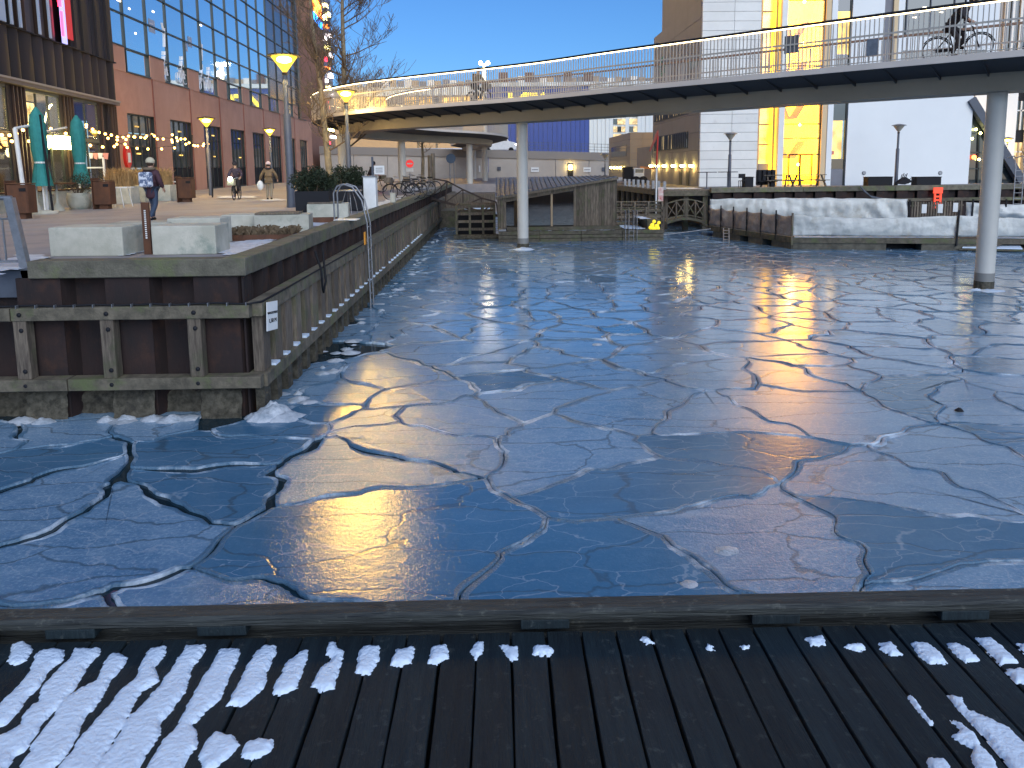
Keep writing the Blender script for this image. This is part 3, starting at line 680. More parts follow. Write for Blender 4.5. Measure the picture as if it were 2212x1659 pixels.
# steel dolphins (dark vertical posts) and ladders on the quay's side
def ladder(y, lbl):
    r = root('quay_ladder', lbl, 'ladder', loc=(-3.5, y, 0))
    for s in (0, .45):
        pts = [(-4.35, y+s, 2.32), (-4.35, y+s, 3.1), (-4.25, y+s, 3.28), (-4.08, y+s, 3.33), (-3.85, y+s, 3.25), (-3.62, y+s, 2.9), (-3.5, y+s, 2.3), (-3.48, y+s, -.3)]
        part('handrail', MB().tube(pts, .022, 8), galv, r)
    for z in [0.1+.3*i for i in range(8)]: part('rung', MB().tube([(-3.48, y, z), (-3.48, y+.45, z)], .014, 6), galv, r)
ladder(19.6, 'galvanised ladder with looped handles climbing the quay by the grey cabinet')
part('ladder_pad', MB().box(-4.2, -3.62, 18.8, 19.3, 2.43, 2.45), white_paint, label='pale plate lying across the quay edge before the looped ladder handles', cat='plate')
part('reflector', MB().box(-3.55, -3.53, 19.35, 19.55, 1.75, 2.08), amber_m, label='orange reflector plate fixed on the quay side below the looped ladder', cat='reflector')
mb = MB(); mb.tube([(-3.60, 14.4, 2.15), (-3.5, 14.4, 1.8), (-3.50, 14.45, 1.45), (-3.52, 14.6, 1.3), (-3.5, 14.75, 1.5), (-3.55, 14.8, 2.2)], .022, 7)
part('mooring_rope', mb, black_m, label='black rope loops hanging over the quay cap near the corner', cat='rope')

# ================================================================== PLAZA FURNITURE
def gx_(x, y, z=PLZ): p = gp(x, y, z); return p
def cblock(label, p, w_, d_, h_, rz=0, mt=None):
    r = part('concrete_block', MB().obox((0, 0, 0), (w_, d_, h_)), mt or concrete, None, bevel=.02, label=label, cat='concrete seat', group='concrete seat blocks on the quay')
    r.location = (p[0], p[1], PLZ+h_/2); r.rotation_euler = (0, 0, rz); return r
# blocks: measured at the quay edge
cblock('pale concrete block at the quay corner, leftmost, beside the rusty post', (-7.03, 13.05, 0), 1.28, .75, .50, -.05)
cblock('pale concrete block just behind the leftmost block at the quay corner', (-6.82, 14.35, 0), 1.1, .7, .47, .12)
cblock('pale concrete block right of the rusty post, nearest the snow patch', (-5.43, 13.1, 0), 1.08, .72, .50, .03)
cblock('pale concrete block standing behind the one right of the rusty post', (-5.85, 14.55, 0), 1.0, .65, .53, .02)
cblock('long low concrete block left of the wooden topped concrete bench', (-5.75, 17.3, 0), 1.2, .7, .42, .1)
def cbench(label, p, w_, d_, h_, rz):
    r = root('concrete_bench', label, 'bench', loc=(p[0], p[1], PLZ), rz=rz, group='concrete benches with dark wooden tops')
    def loc_(mb): 
        M = WM[r.name]; mb.v = [tuple(M @ Vector(v)) for v in mb.v]; return mb
    part('base', loc_(MB().box(-w_/2, w_/2, -d_/2, d_/2, 0, h_)), concrete, r, bevel=.015)
    n_ = 4
    for k in range(n_):
        part('seat_slat', loc_(MB().box(-w_/2+.02, w_*.32, -d_/2+.03+k*(d_-.06)/n_, -d_/2+.03+(k+1)*(d_-.06)/n_-.015, h_+.01, h_+.045)), wood_grey, r)
    return r
cbench('concrete bench with dark wooden top in front of the tall lamp post', (-4.95, 17.1, 0), 1.2, .75, .42, .12)
cbench('concrete bench with wooden top between the two black planters', (-4.95, 21.6, 0), 1.15, .8, .44, .15)
rp = root('wayfinding_post', 'rusty steel post with a column of small cut letters among the concrete blocks', 'post', loc=(-6.1, 12.9, PLZ))
part('post', MB().box(-6.165, -6.035, 12.86, 12.92, PLZ, PLZ+.90), rust, rp, bevel=.006)
for k in range(14): part('cut_letter', MB().box(-6.115, -6.085, 12.852, 12.858, PLZ+.28+k*.036, PLZ+.28+k*.036+.022), white_paint, rp)
# snow patches on the plaza
def patch(poly, z=PLZ+.004, h=.03, step=.08, mt=snow_dirty):
    xs_ = [p[0] for p in poly]; ys_ = [p[1] for p in poly]; mb = MB(); ids = {}
    def ins(x, y):
        c = False; n_ = len(poly)
        for k in range(n_):
            a, b_ = poly[k], poly[(k+1) % n_]
            if (a[1] > y) != (b_[1] > y) and x < (b_[0]-a[0])*(y-a[1])/(b_[1]-a[1])+a[0]: c = not c
        return c
    nx, ny = int((max(xs_)-min(xs_))/step)+2, int((max(ys_)-min(ys_))/step)+2; vs = []; fs = []
    for i in range(nx):
        for j in range(ny):
            x, y = min(xs_)+i*step, min(ys_)+j*step; jx = noise.noise(Vector((x*3, y*3, 1)))*.25; jy = noise.noise(Vector((x*3, y*3, 8)))*.25
            if ins(x+jx, y+jy): ids[(i, j)] = len(vs); vs.append((x, y, z+h*(.3+.9*abs(noise.noise(Vector((x*5, y*5, 3)))))))
    for (i, j) in ids:
        if (i+1, j) in ids and (i, j+1) in ids and (i+1, j+1) in ids: fs.append((ids[(i, j)], ids[(i+1, j)], ids[(i+1, j+1)], ids[(i, j+1)]))
    mb.add(vs, fs, True)
    if fs: part('snow_patch', mb, mt, kind='stuff')
def pxpoly(pts, z=PLZ): return [(gp(x, y, z).x, gp(x, y, z).y) for x, y in pts]
patch(pxpoly([(325, 518), (350, 508), (350, 552), (330, 552), (318, 535)])); patch(pxpoly([(455, 515), (490, 522), (560, 530), (620, 520), (600, 535), (560, 552), (455, 556)]))
patch(pxpoly([(425, 488), (470, 480), (472, 486), (520, 486), (430, 494)])); patch(pxpoly([(545, 514), (565, 503), (600, 500), (620, 506), (600, 512)]))
patch(pxpoly([(705, 478), (755, 470), (800, 460), (760, 485), (700, 492)])); patch(pxpoly([(560, 432), (600, 430), (640, 434), (560, 436)], ), step=.15)
patch(pxpoly([(790, 470), (810, 440), (850, 425), (880, 422), (850, 445)]), step=.1); patch(pxpoly([(-40, 575), (60, 548), (120, 558), (60, 580), (0, 600)]), step=.1); patch(pxpoly([(240, 545), (320, 532), (318, 545), (300, 553), (240, 556)]), step=.08)
patch(pxpoly([(520, 522), (600, 502), (700, 475), (720, 480), (640, 505), (560, 540), (480, 556)]), step=.08); patch(pxpoly([(465, 424), (560, 424), (560, 429), (465, 430)]), step=.2)
patch(pxpoly([(870, 405), (925, 398), (925, 410), (880, 418)]), step=.2)
# rust edged beds with dry grass
def bed(label, p, w_, d_, rz, h_=.12, grass=True, rr=None):
    r = root('planting_bed', label, 'planting bed', loc=(p[0], p[1], PLZ), rz=rz); M = WM[r.name]
    def L_(mb): mb.v = [tuple(M @ Vector(v)) for v in mb.v]; return mb
    for a in ((-w_/2, w_/2, -d_/2, -d_/2+.02), (-w_/2, w_/2, d_/2-.02, d_/2), (-w_/2, -w_/2+.02, -d_/2+.02, d_/2-.02), (w_/2-.02, w_/2, -d_/2+.02, d_/2-.02)):
        part('steel_edging', L_(MB().box(*a, 0, h_)), rust, r)
    part('soil', L_(MB().box(-w_/2+.02, w_/2-.02, -d_/2+.02, d_/2-.02, 0, h_*.8)), browngrass_m, r)
    if grass:
        mb = MB(); r_ = random.Random(5)
        for k in range(900):
            x, y = r_.uniform(-w_/2, w_/2), r_.uniform(-d_/2, d_/2); hh = r_.uniform(.08, .22)*(1+.5*noise.noise(Vector((x*4, y*4, 0)))); ax = r_.uniform(-.12, .14); ay = r_.uniform(-.1, .1)
            mb.add([(x-.006, y, h_*.7), (x+.006, y, h_*.7), (x+ax*.5, y+ay*.5, h_*.7+hh*.8), (x+ax, y+ay, h_*.7+hh*.75)], [(0, 1, 2), (1, 3, 2)])
        part('dead_grass', L_(mb), browngrass_m, r, kind='stuff')
bed('low rusty steel bed of brown dead grass in front of the concrete bench', (-4.95, 15.5, 0), 1.35, .75, .05)
bed('small rusty steel edged bed at the foot of the right black planter', (-4.75, 19.9, 0), .8, .35, .1, .14, False)
# black planters with evergreens
def bushes(L_, w_, d_, h0, seed, par, h=.75, n=5200, mt=evergreen_m):
    r_ = random.Random(seed); mb = MB(); cl = [(r_.uniform(-w_*.42, w_*.42), r_.uniform(-d_*.4, d_*.4), r_.uniform(.2, .36), r_.uniform(.25, 1)) for _ in range(11)]
    st = MB()
    for cx, cy, cr, ch in cl: st.tube([(cx*.3, cy*.3, h0-.05), (cx*.7, cy*.7, h0+ch*h*.5), (cx, cy, h0+ch*h*.8)], [.02, .014, .006], 5)
    for k in range(n):
        cx, cy, cr, ch = r_.choice(cl); th, ph = r_.uniform(0, 2*PI), math.acos(r_.uniform(-1, 1)); rr = cr*r_.uniform(.45, 1.05)
        x, y, z = cx+rr*math.sin(ph)*math.cos(th), cy+rr*math.sin(ph)*math.sin(th), h0+max(.02, ch*h*.8+rr*.9*math.cos(ph)); a = Vector((r_.uniform(-1, 1), r_.uniform(-1, 1), r_.uniform(-.3, 1))).normalized()*r_.uniform(.05, .11); b_ = a.cross(Vector((r_.random(), r_.random(), r_.random()))).normalized()*.022
        p = Vector((x, y, z)); mb.add([p-b_, p+b_, p+a], [(0, 1, 2)])
    part('stems', L_(st), twig_m, par); part('foliage', L_(mb), mt, par, kind='stuff')
def planter(label, p, w_, d_, h_, rz, seed, hh=.75):
    r = root('black_planter', label, 'planter', loc=(p[0], p[1], PLZ), rz=rz, group='black box planters with evergreens'); M = WM[r.name]
    def L_(mb): mb.v = [tuple(M @ Vector(v)) for v in mb.v]; return mb
    mb = MB(); t = .03
    for a in ((-w_/2, w_/2, -d_/2, -d_/2+t), (-w_/2, w_/2, d_/2-t, d_/2), (-w_/2, -w_/2+t, -d_/2+t, d_/2-t), (w_/2-t, w_/2, -d_/2+t, d_/2-t)): mb.box(*a, .02, h_)
    part('box', L_(mb), black_m, r); part('soil', L_(MB().box(-w_/2+t, w_/2-t, -d_/2+t, d_/2-t, .1, h_-.06)), browngrass_m, r)
    bushes(L_, w_, d_, h_-.05, seed, r, hh)
planter('large square black planter box with evergreen bush right of the tall lamp post', (-5.4, 21.9, 0), .95, .95, .80, .05, 1)
planter('black planter box with low evergreen behind the pale tree trunk, by the bench', (-5.35, 25.6, 0), 1.35, 1.2, .85, .08, 2, .6)

# lamp posts
def lamp(label, p, h, rp_, rh, lit=True, energy=60, z0=PLZ, col=steel_grey, grp='conical street lamps on the quay'):
    r = root('street_lamp', label, 'street lamp', loc=(p[0], p[1], z0), group=grp); x, y = p[0], p[1]
    part('pole', MB().lathe([(rp_*1.15, 0), (rp_, .5), (rp_*.95, h*.62), (rp_*.62, h*.63), (rp_*.6, h-rh*1.3)], (x, y, z0), 14), col, r)
    part('bracket', MB().lathe([(rp_*.55, h-rh*1.35), (rp_*.8, h-rh*1.2), (rp_*.5, h-rh*1.1)], (x, y, z0), 12), black_m, r)
    part('lens', MB().lathe([(rp_*.45, h-rh*1.1), (rh*.9, h-.02)], (x, y, z0), 20), lamp_hood_glow if lit else frosted_off, r)
    part('hood', MB().lathe([(rh*1.2, h), (rh*1.12, h+.04), (rh*.3, h+.10), (.01, h+.11)], (x, y, z0), 20), black_m if lit else galv, r)
    if lit:
        b_ = part('bulb', MB().ball((x, y, z0+h-.12), rh*.55, 12, (1, 1, .45)), lamp_on, r)
        plight((x, y, z0+h-.75), energy, (1, .66, .22), .18)
    return r
lamp('tall lit street lamp on a thick grey pole in front of the glass facade', (-7.85, 28.15), 5.55, .15, .52, True, 170)
lamp('lit street lamp behind the right bare tree, next to the bridge', (xat(754, 36), 36), 5.05, .13, .46, True, 150)
pp = yp(448, 300, 42); lamp('thin lit lamp post before the second tall window of the terracotta wall', (pp.x, 42), 4.25, .10, .42, True, 90)
pp = yp(583, 300, 55); lamp('farthest lit lamp by the terracotta wall, above the woman in brown coat', (pp.x, 55), 4.3, .10, .42, True, 90)

# electrical cabinet, sign on pole, bollard block
r = root('utility_cabinet', 'tall pale grey utility cabinet standing at the quay edge', 'cabinet', loc=(-4.35, 25.6, PLZ))
part('body', MB().box(-4.62, -4.2, 25.4, 25.8, PLZ, PLZ+1.13), white_paint, r, bevel=.01); part('lid', MB().box(-4.64, -4.18, 25.38, 25.82, PLZ+1.13, PLZ+1.18), galv, r)
part('door', MB().box(-4.59, -4.23, 25.385, 25.399, PLZ+.08, PLZ+1.08), white_paint, r)
r = root('notice_sign', 'small white notice on a short post above the grey cabinet', 'sign', loc=(-4.9, 28, PLZ))
part('post', MB().bar((-4.72, 28, PLZ), (-4.72, 28, PLZ+1.85), .07), steel_grey, r); part('board', MB().box(-4.66, -4.28, 27.97, 27.99, PLZ+1.2, PLZ+1.52), white_paint, r)
for zz in (1.42, 1.35, 1.28): part('printed_line', MB().box(-4.6, -4.34, 27.962, 27.968, PLZ+zz, PLZ+zz+.02), steel_grey, r)
part('bollard', MB().box(-4.1, -3.92, 28.0, 28.3, 2.44, 2.8), concrete, label='small concrete stump at the quay edge right of the grey cabinet', cat='bollard', bevel=.01)
yb = root('plastic_bench', 'low bench with a yellow top behind the looped ladder', 'bench', loc=(-5.3, 27, PLZ))
part('seat', MB().box(-5.6, -4.9, 26.9, 27.4, PLZ+.42, PLZ+.56), amber_m, yb, bevel=.01); part('base', MB().box(-5.5, -5.0, 26.95, 27.35, PLZ, PLZ+.42), concrete, yb)
r = root('round_table', 'round dark topped table on thin bent legs beside the quay', 'table', loc=(-4.75, 23.6, PLZ))
part('tabletop', MB().lathe([(.42, .72), (.43, .74), (.42, .76)], (-4.75, 23.6, PLZ), 18), galv, r)
for a in range(4): t = a*PI/2+.4; part('leg', MB().tube([(-4.75+.1*math.cos(t), 23.6+.1*math.sin(t), PLZ+.72), (-4.75+.2*math.cos(t), 23.6+.2*math.sin(t), PLZ+.4), (-4.75+.26*math.cos(t), 23.6+.26*math.sin(t), PLZ)], .014, 6), galv, r)

# rusty litter bins
def bin_(label, p, s=1.):
    r = root('litter_bin', label, 'litter bin', loc=(p.x, p.y, PLZ), group='rusty steel litter bins on the plaza'); x, y = p.x, p.y; z = PLZ
    part('foot', MB().box(x-.16*s, x+.16*s, y-.15, y+.15, z, z+.2*s), rust, r)
    part('body', MB().prism([(x-.3*s, y-.24), (x+.26*s, y-.24), (x+.3*s, y-.18), (x+.3*s, y+.24), (x-.3*s, y+.24)], z+.18*s, z+1.05*s), rust, r, bevel=.008)
    part('top_plate', MB().box(x-.31*s, x+.31*s, y-.25, y+.25, z+1.07*s, z+1.10*s), rust, r)
    part('opening', MB().box(x+.08*s, x+.28*s, y-.252, y-.243, z+.85*s, z+.95*s), black_m, r)
    part('side_fin', MB().box(x-.345*s, x-.32*s, y-.27, y+.27, z, z+1.18*s), rust, r)
bin_('rusty steel litter bin in front of the café planter, left of the walker', gp(229, 452)); bin_('rusty steel litter bin beneath the thin lamp post, right of the walker', gp(405, 437)); bin_('rusty litter bin half hidden behind the grey footbridge railing', gp(52, 473))

# footbridge stub at the far left
r = root('footbridge', 'grey steel footbridge with bar railing entering from the left edge', 'footbridge', loc=(-8, 11.6, 2.2))
part('deck', MB().box(-14, -7.05, 11.35, 13.6, 2.16, 2.24), plaza_m, r); part('fascia', MB().box(-14, -7.06, 11.2, 11.34, 1.86, 2.27), steel_grey, r)
part('edge_beam', MB().box(-14, -7.3, 11.4, 11.6, 1.7, 1.88), steel_grey, r)
part('post', MB().bar((-7.14, 11.25, 1.95), (-7.33, 11.25, 3.36), .12, .10), galv, r); part('top_rail', MB().tube([(-7.33, 11.3, 3.36), (-14, 11.3, 3.36)], .035, 8), galv, r); part('low_rail', MB().tube([(-7.2, 11.3, 2.40), (-14, 11.3, 2.40)], .02, 8), galv, r)
part('mid_rail', MB().tube([(-7.3, 11.3, 3.05), (-14, 11.3, 3.05)], .016, 8), galv, r)
for k in range(26): x = -7.5-k*.105; part('baluster', MB().bar((x, 11.3, 2.4), (x, 11.3, 3.06), .022), galv, r)

# ------------------------------------------------------------------ trees
def tree(label, p, h, r0, seed, lean=(0, 0), first=2.6, spread=2.6, levels=4, cat='tree', grp='bare plane trees on the quay', cnt=(32, 6, 4), z0=PLZ, big=True):
    R_ = random.Random(seed); r = root('plane_tree', label, cat, loc=(p[0], p[1], z0), group=grp)
    tr = MB(); n_ = 14; pts = []; rs = []
    for i in range(n_+1):
        t = i/n_; pts.append(Vector((p[0]+lean[0]*t+.10*noise.noise(Vector((t*4, seed, 0))), p[1]+lean[1]*t+.1*noise.noise(Vector((t*4, seed, 7))), z0+h*t))); rs.append(r0*(1.35 if i == 0 else 1)*(1-t)**.75+.012)
    tr.tube(pts, rs, 12); part('trunk', tr, bark_m, r)
    cr = MB()
    def limb(a, d, L_, rad, lv):
        m_ = 6; q = [a]; dd = d.normalized(); rr = [rad]
        for i in range(m_):
            dd = (dd+Vector((R_.uniform(-.22, .22), R_.uniform(-.22, .22), R_.uniform(-.06, .24)))).normalized(); q.append(q[-1]+dd*L_/m_); rr.append(max(.0095, rad*(1-(i+1)/m_*.75)))
        cr.tube(q, rr, 6 if lv == 0 else (4 if lv == 1 else 3), cap=False)
        if lv < levels-1:
            for k in range(cnt[1] if lv == 0 else cnt[2]):
                i = R_.randint(1, m_-1); nd = (dd*.6+Vector((R_.uniform(-1, 1), R_.uniform(-1, 1), R_.uniform(-.25, .7)))).normalized(); limb(q[i], nd, L_*R_.uniform(.4, .65), rr[i]*.6, lv+1)
    for k in range(cnt[0]):
        t = first/h+(1-first/h)*(k/cnt[0])**.9; t = min(t, .97); i = int(t*n_); a = pts[i].lerp(pts[min(i+1, n_)], t*n_-i)
        th = R_.uniform(0, 2*PI) if k > 3 else k*2.2; L_ = spread*(1.05-t*.65)*R_.uniform(.7, 1.15)
        limb(a, Vector((math.cos(th), math.sin(th), R_.uniform(.15, .75))), L_, max(.016, r0*.34*(1-t*.6)), 0)
    part('crown', cr, twig_m, r)
tree('bare tree with pale patchy trunk rising behind the large black planter', (xat(716, 38.5), 38.5), 13.0, .18, 11, (-.9, 0), 2.3, 3.3, cnt=(24, 5, 4))
tree('bare tree with straight darker trunk beside the lit lamp near the bridge', (xat(748, 43), 43), 15.5, .19, 23, (.25, 0), 2.5, 3.9, cnt=(36, 6, 4))
tree('small bare tree standing under the bridge by the retaining wall', (xat(914, 60), 60), 5.5, .14, 31, (0, 0), 2.6, 2.2, 3, cnt=(12, 4, 3))
for i, (x, Yv, hh) in enumerate([(905, 120, 11.5), (945, 122, 10), (1150, 190, 21)]):
    tree(['bare crown showing above the curving bridge railing, left one', 'lower bare crown showing above the bridge railing, right one', 'bare tree top above the far roof left of the grey wing'][i], (xat(x, Yv), Yv), hh+1.5, .25, 50+i, (0, 0), 5, 4.5, 3, cnt=(16, 5, 4), grp='distant bare trees')

# ================================================================== BRIDGE (curving, on columns)
def catmull(P_, n=12):
    out = []; P_ = [Vector(p) for p in P_]
    for i in range(len(P_)-1):
        p0, p1, p2, p3 = P_[max(i-1, 0)], P_[i], P_[i+1], P_[min(i+2, len(P_)-1)]
        for k in range(n):
            t = k/n; out.append(.5*((2*p1)+(p2-p0)*t+(2*p0-5*p1+4*p2-p3)*t*t+(3*p1-p0-3*p2+p3)*t**3))
    out.append(P_[-1]); return out
def resample(path, step):
    out = [path[0]]; acc = 0
    for a, b_ in zip(path, path[1:]):
        L_ = (b_-a).length; t = step-acc
        while t <= L_: out.append(a.lerp(b_, t/L_)); t += step
        acc = (acc+L_) % step
    return out
CL = catmull([(30, 10, 0), (25, 13.6, 0), (19.7, 17.1, 0), (15.0, 20.45, 0), (11.0, 24.0, 0), (6.2, 28.5, 0), (2.6, 32.15, 0), (-2.6, 36.1, 0), (-5.8, 38.9, 0), (-8.1, 42.6, 0), (-9.0, 46.8, 0), (-8.3, 51.5, 0), (-6.2, 57.0, 0), (-3.2, 62.0, 0), (-1.5, 68, 0), (-1.4, 75, 0), (-2.4, 84, 0), (-4, 96, 0)])
CL = resample(CL, .5)
def norm_at(P_, i):
    t = (P_[min(i+1, len(P_)-1)]-P_[max(i-1, 0)]).normalized(); return Vector((t.y, -t.x, 0))
def sweep(P_, prof, closed=True):
    mb = MB(); n_ = len(prof); vs = []
    for i, p in enumerate(P_):
        nn = norm_at(P_, i)
        for (u, z) in prof: q = p-nn*u; vs.append((q.x, q.y, z))
    fs = [(i*n_+k, (i+1)*n_+k, (i+1)*n_+(k+1) % n_, i*n_+(k+1) % n_) for i in range(len(P_)-1) for k in range(n_ if closed else n_-1)]
    mb.add(vs, fs, False); mb.add(vs[:n_], [tuple(range(n_))]); mb.add(vs[-n_:], [tuple(reversed(range(n_)))]); return mb
# u > 0 lies on the water side (towards the camera)
# check the side
nn = norm_at(CL, 40); SGN = 1 if (CL[40]-nn*2-EYE).length < (CL[40]+nn*2-EYE).length else -1
br = root('cycle_bridge', 'long curving pale steel cycle bridge on round columns above the frozen canal', 'bridge', loc=(2.6, 32, 5.6))
HW = 2.2
P0 = lambda L_: [(SGN*u, z) for u, z in L_]
part('deck_slab', sweep(CL, P0([(-HW+.05, 6.42), (HW-.05, 6.42), (HW-.05, 6.50), (-HW+.05, 6.50)])), mat('bridge_deck_surface', (.35, .12, .04), .8), br)
part('edge_beam', sweep(CL, P0([(HW-.04, 6.36), (HW+.03, 6.36), (HW+.03, 6.53), (HW-.04, 6.53)])), bridge_steel, br)
part('edge_beam', sweep(CL, P0([(-HW+.04, 6.36), (-HW-.03, 6.36), (-HW-.03, 6.53), (-HW+.04, 6.53)])), bridge_steel, br)
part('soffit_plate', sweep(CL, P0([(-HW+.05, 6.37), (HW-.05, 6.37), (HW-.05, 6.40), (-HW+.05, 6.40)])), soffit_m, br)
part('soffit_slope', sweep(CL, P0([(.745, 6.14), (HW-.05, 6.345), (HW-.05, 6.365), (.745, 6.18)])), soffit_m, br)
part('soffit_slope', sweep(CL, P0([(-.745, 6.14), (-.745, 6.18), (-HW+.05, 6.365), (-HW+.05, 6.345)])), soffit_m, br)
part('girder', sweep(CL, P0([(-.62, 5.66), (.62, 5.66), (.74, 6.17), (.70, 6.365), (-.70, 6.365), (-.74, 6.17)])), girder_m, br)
ribs = resample(CL, 1.15)
rm = MB()
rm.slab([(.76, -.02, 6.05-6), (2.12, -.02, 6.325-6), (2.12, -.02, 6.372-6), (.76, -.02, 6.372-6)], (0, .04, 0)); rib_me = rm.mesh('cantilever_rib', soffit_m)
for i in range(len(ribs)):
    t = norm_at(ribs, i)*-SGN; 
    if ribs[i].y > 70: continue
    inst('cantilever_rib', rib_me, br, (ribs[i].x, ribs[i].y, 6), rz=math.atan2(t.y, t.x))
for side in (1, -1):
    off = lambda P_, u: [p-norm_at(P_, i)*SGN*u for i, p in enumerate(P_)]
    e_ = off(CL, side*(HW-.02))
    part('handrail', sweep(e_, P0([(-.05, 7.80), (.05, 7.80), (.05, 7.87), (-.05, 7.87)])), black_m if side == 1 else mat('bronze_rail', (.30, .20, .14), .5), br)
    part('light_strip', sweep(e_ if side == 1 else [p for p in e_ if p.x < -3.5], P0([(-.02, 7.772), (.02, 7.772), (.02, 7.798), (-.02, 7.798)])), strip_m, br)
    part('mid_rail', sweep(e_, P0([(-.012, 7.28), (.012, 7.28), (.012, 7.33), (-.012, 7.33)])), bal_m, br)
    part('bottom_rail', sweep(e_, P0([(-.015, 6.56), (.015, 6.56), (.015, 6.585), (-.015, 6.585)])), bal_m, br)
    bpts = resample(e_, .125)
    bpts.sort(key=lambda p: (p-EYE).length)
    bpts = [p for p in bpts if p.y > 14 and p.x < 16.5]
    bm_ = MB().box(-.011, .011, -.016, .016, 6.55-6.5, 7.77-6.5).mesh('baluster', bal_m)
    if side == 1:
        for p in bpts[:298]:
            inst('baluster', bm_, br, (p.x, p.y, 6.5), rz=-.75)
        rest = bpts[298:]
    else: rest = bpts
    mb = MB()
    for p in rest: mb.obox((p.x, p.y, 7.16), (.022, .03, 1.22), -.75)
    part('balusters', mb, bal_m, br, kind='stuff')
colmat = mat('column_pale_paint', (.56, .55, .51), .5, col2=(.52, .51, .47), vs=1.2)
def column(x, y, zb=-.6, r0=.255):
    z1 = 5.66
    mb = MB().lathe([(r0, zb), (r0, z1)], (x, y, 0), 28); part('column', mb, colmat, br)
    if zb < 0:
        part('wet_band', MB().lathe([(r0+.004, .26), (r0+.004, .50)], (x, y, 0), 28), mat('column_grey_band', (.22, .22, .21), .6), br)
        part('tidal_band', MB().lathe([(r0+.008, -.5), (r0+.008, .255)], (x, y, 0), 28), crust, br)
column(1.06, 33.6); column(14.24, 21.31)
for x, y, zb in ((-8.9, 42.9, PLZ), (-7.15, 55.3, PLZ), (-2.5, 64.0, PLZ), (-1.4, 75.5, PLZ), (-15.1, 50, PLZ), (-2.9, 87, PLZ)): 
    if x != -15.1: column(x, y, zb, .27)
lump_c = MB(); lump(lump_c, (1.06, 33.25, 0), .5, .10, 14, 2); lump(lump_c, (14.2, 20.95, 0), .42, .05, 14, 5); lump(lump_c, (13.9, 21.1, 0), .2, .06, 10, 8); part('slush', lump_c, snow_m, kind='stuff')
# oval side sign boards on the railing
part('railing_sign', MB().obox((xat(1688, 22.9)+.2, 23.0, 7.32), (.42, .03, .52), -.75), mat('sign_back', (.16, .16, .17), .5), br)
part('railing_sign', MB().obox((xat(1872, 21.2), 21.25, 6.95), (.30, .03, .45), -.75), galv, br)

# ================================================================== LEFT BUILDINGS
C0 = Vector((-21.35, 42.9, 0))
# terracotta mall with curtain wall; local x runs away from the camera along the facade, local y into the building
va = Vector((-.0325, .9995, 0)).normalized(); vin = Vector((-va.y, va.x, 0))      # into the building (-X)
mall = root('mall_building', 'terracotta shopping mall with mirrored glass curtain wall above a stepped plastered base', 'building', loc=(C0.x, C0.y, PLZ))
def FP(s, z, d=0): q = C0+va*s+vin*d; return Vector((q.x, q.y, z))
def fbox(mb, s0, s1, z0, z1, d0, d1):
    c = [FP(s0, z0, d0), FP(s1, z0, d0), FP(s1, z0, d1), FP(s0, z0, d1)]; return mb.hexa(c+[Vector((p.x, p.y, z1)) for p in c])
ZB = 10.75; NZ = 9.35
def wallpieces(s0, s1):     # base wall with notches and ground windows cut as separate boxes
    pass
per = 6.1; W0 = .35         # first ground window starts here
wins = []
for k in range(8):
    a = .9+per*k; b_ = a+3.9
    if k == 0: zb = 3.7
    else: zb = PLZ
    wins.append((a, b_, zb))
# base wall: piers between, bands
S_END = 50
mb = MB(); prev = -.4
for (a, b_, zb) in wins:
    if b_ > S_END: break
    fbox(mb, prev, a, PLZ-.1, NZ, 0, .5)
    if zb > PLZ: fbox(mb, a, b_, PLZ-.1, zb, 0, .5)
    fbox(mb, a, b_, 7.05, NZ, 0, .5); prev = b_
fbox(mb, prev, S_END, PLZ-.1, NZ, 0, .5)
part('wall', mb, brick_m, mall)
# stepped piers above with pilaster strips
notch = []
s = -.35
for k in range(8):
    a = [-.4, 4.4][0] if k == 0 else 4.5+per*(k-1); b_ = 1.15 if k == 0 else a+2.05
    fb = MB(); fbox(fb, a, b_, NZ, ZB, -.03, .5); part('pier', fb, brick_m, mall)
    fb = MB(); fbox(fb, a-.02, b_+.02, ZB, ZB+.07, -.08, .5); part('coping', fb, dark_frame, mall)
    fb = MB(); fbox(fb, b_, b_+ (per-2.05 if k else 3.3), NZ, NZ+.08, -.07, .35); part('sill', fb, dark_frame, mall)
    if k: fb = MB(); fbox(fb, a+.05, a+.16, PLZ, NZ, -.05, -.001); part('downpipe', fb, mat('terracotta_pipe', (.24, .08, .05), .6), mall)
# curtain wall panes
PW, PH = per/2, 1.9
def pane_me(name, w_, h_, mt):
    mb = MB(); mb.box(.04, w_-.04, -.01, .02, .04, h_-.04); return mb.mesh(name, mt)
rzm = math.atan2(va.y, va.x)
p1 = pane_me('glass_pane', PW, PH, mirror_glass); p2 = pane_me('glass_pane', PW, ZB-NZ-.06, mirror_glass); p3 = pane_me('glass_pane', PW, PH, reflect_tint_glass)
off0 = 1.45-PW
ncol = 15
for c in range(0, ncol):
    s0 = off0+PW*c
    purple = s0 > 31
    if s0 > 43: break
    for r_ in range(7):
        o = inst('glass_pane', p3 if purple else p1, mall, FP(s0, ZB+PH*r_, .12), rz=rzm)
        o.rotation_euler.x = rnd.uniform(-.0015, .0015); o.rotation_euler.z += rnd.uniform(-.0012, .0012)
    inst('glass_pane', p2, mall, FP(s0, NZ+.08, .16), rz=rzm)
for c in range(0, ncol+1):
    s0 = off0+PW*c
    if s0 > 44.5: break
    fb = MB(); fbox(fb, s0-.045, s0+.045, NZ+.05, ZB+PH*7, .02, .16); part('mullion', fb, dark_frame, mall)
for r_ in range(8):
    fb = MB(); fbox(fb, off0, 44, ZB+PH*r_-.045, ZB+PH*r_+.045, .03, .15); part('transom', fb, dark_frame, mall)
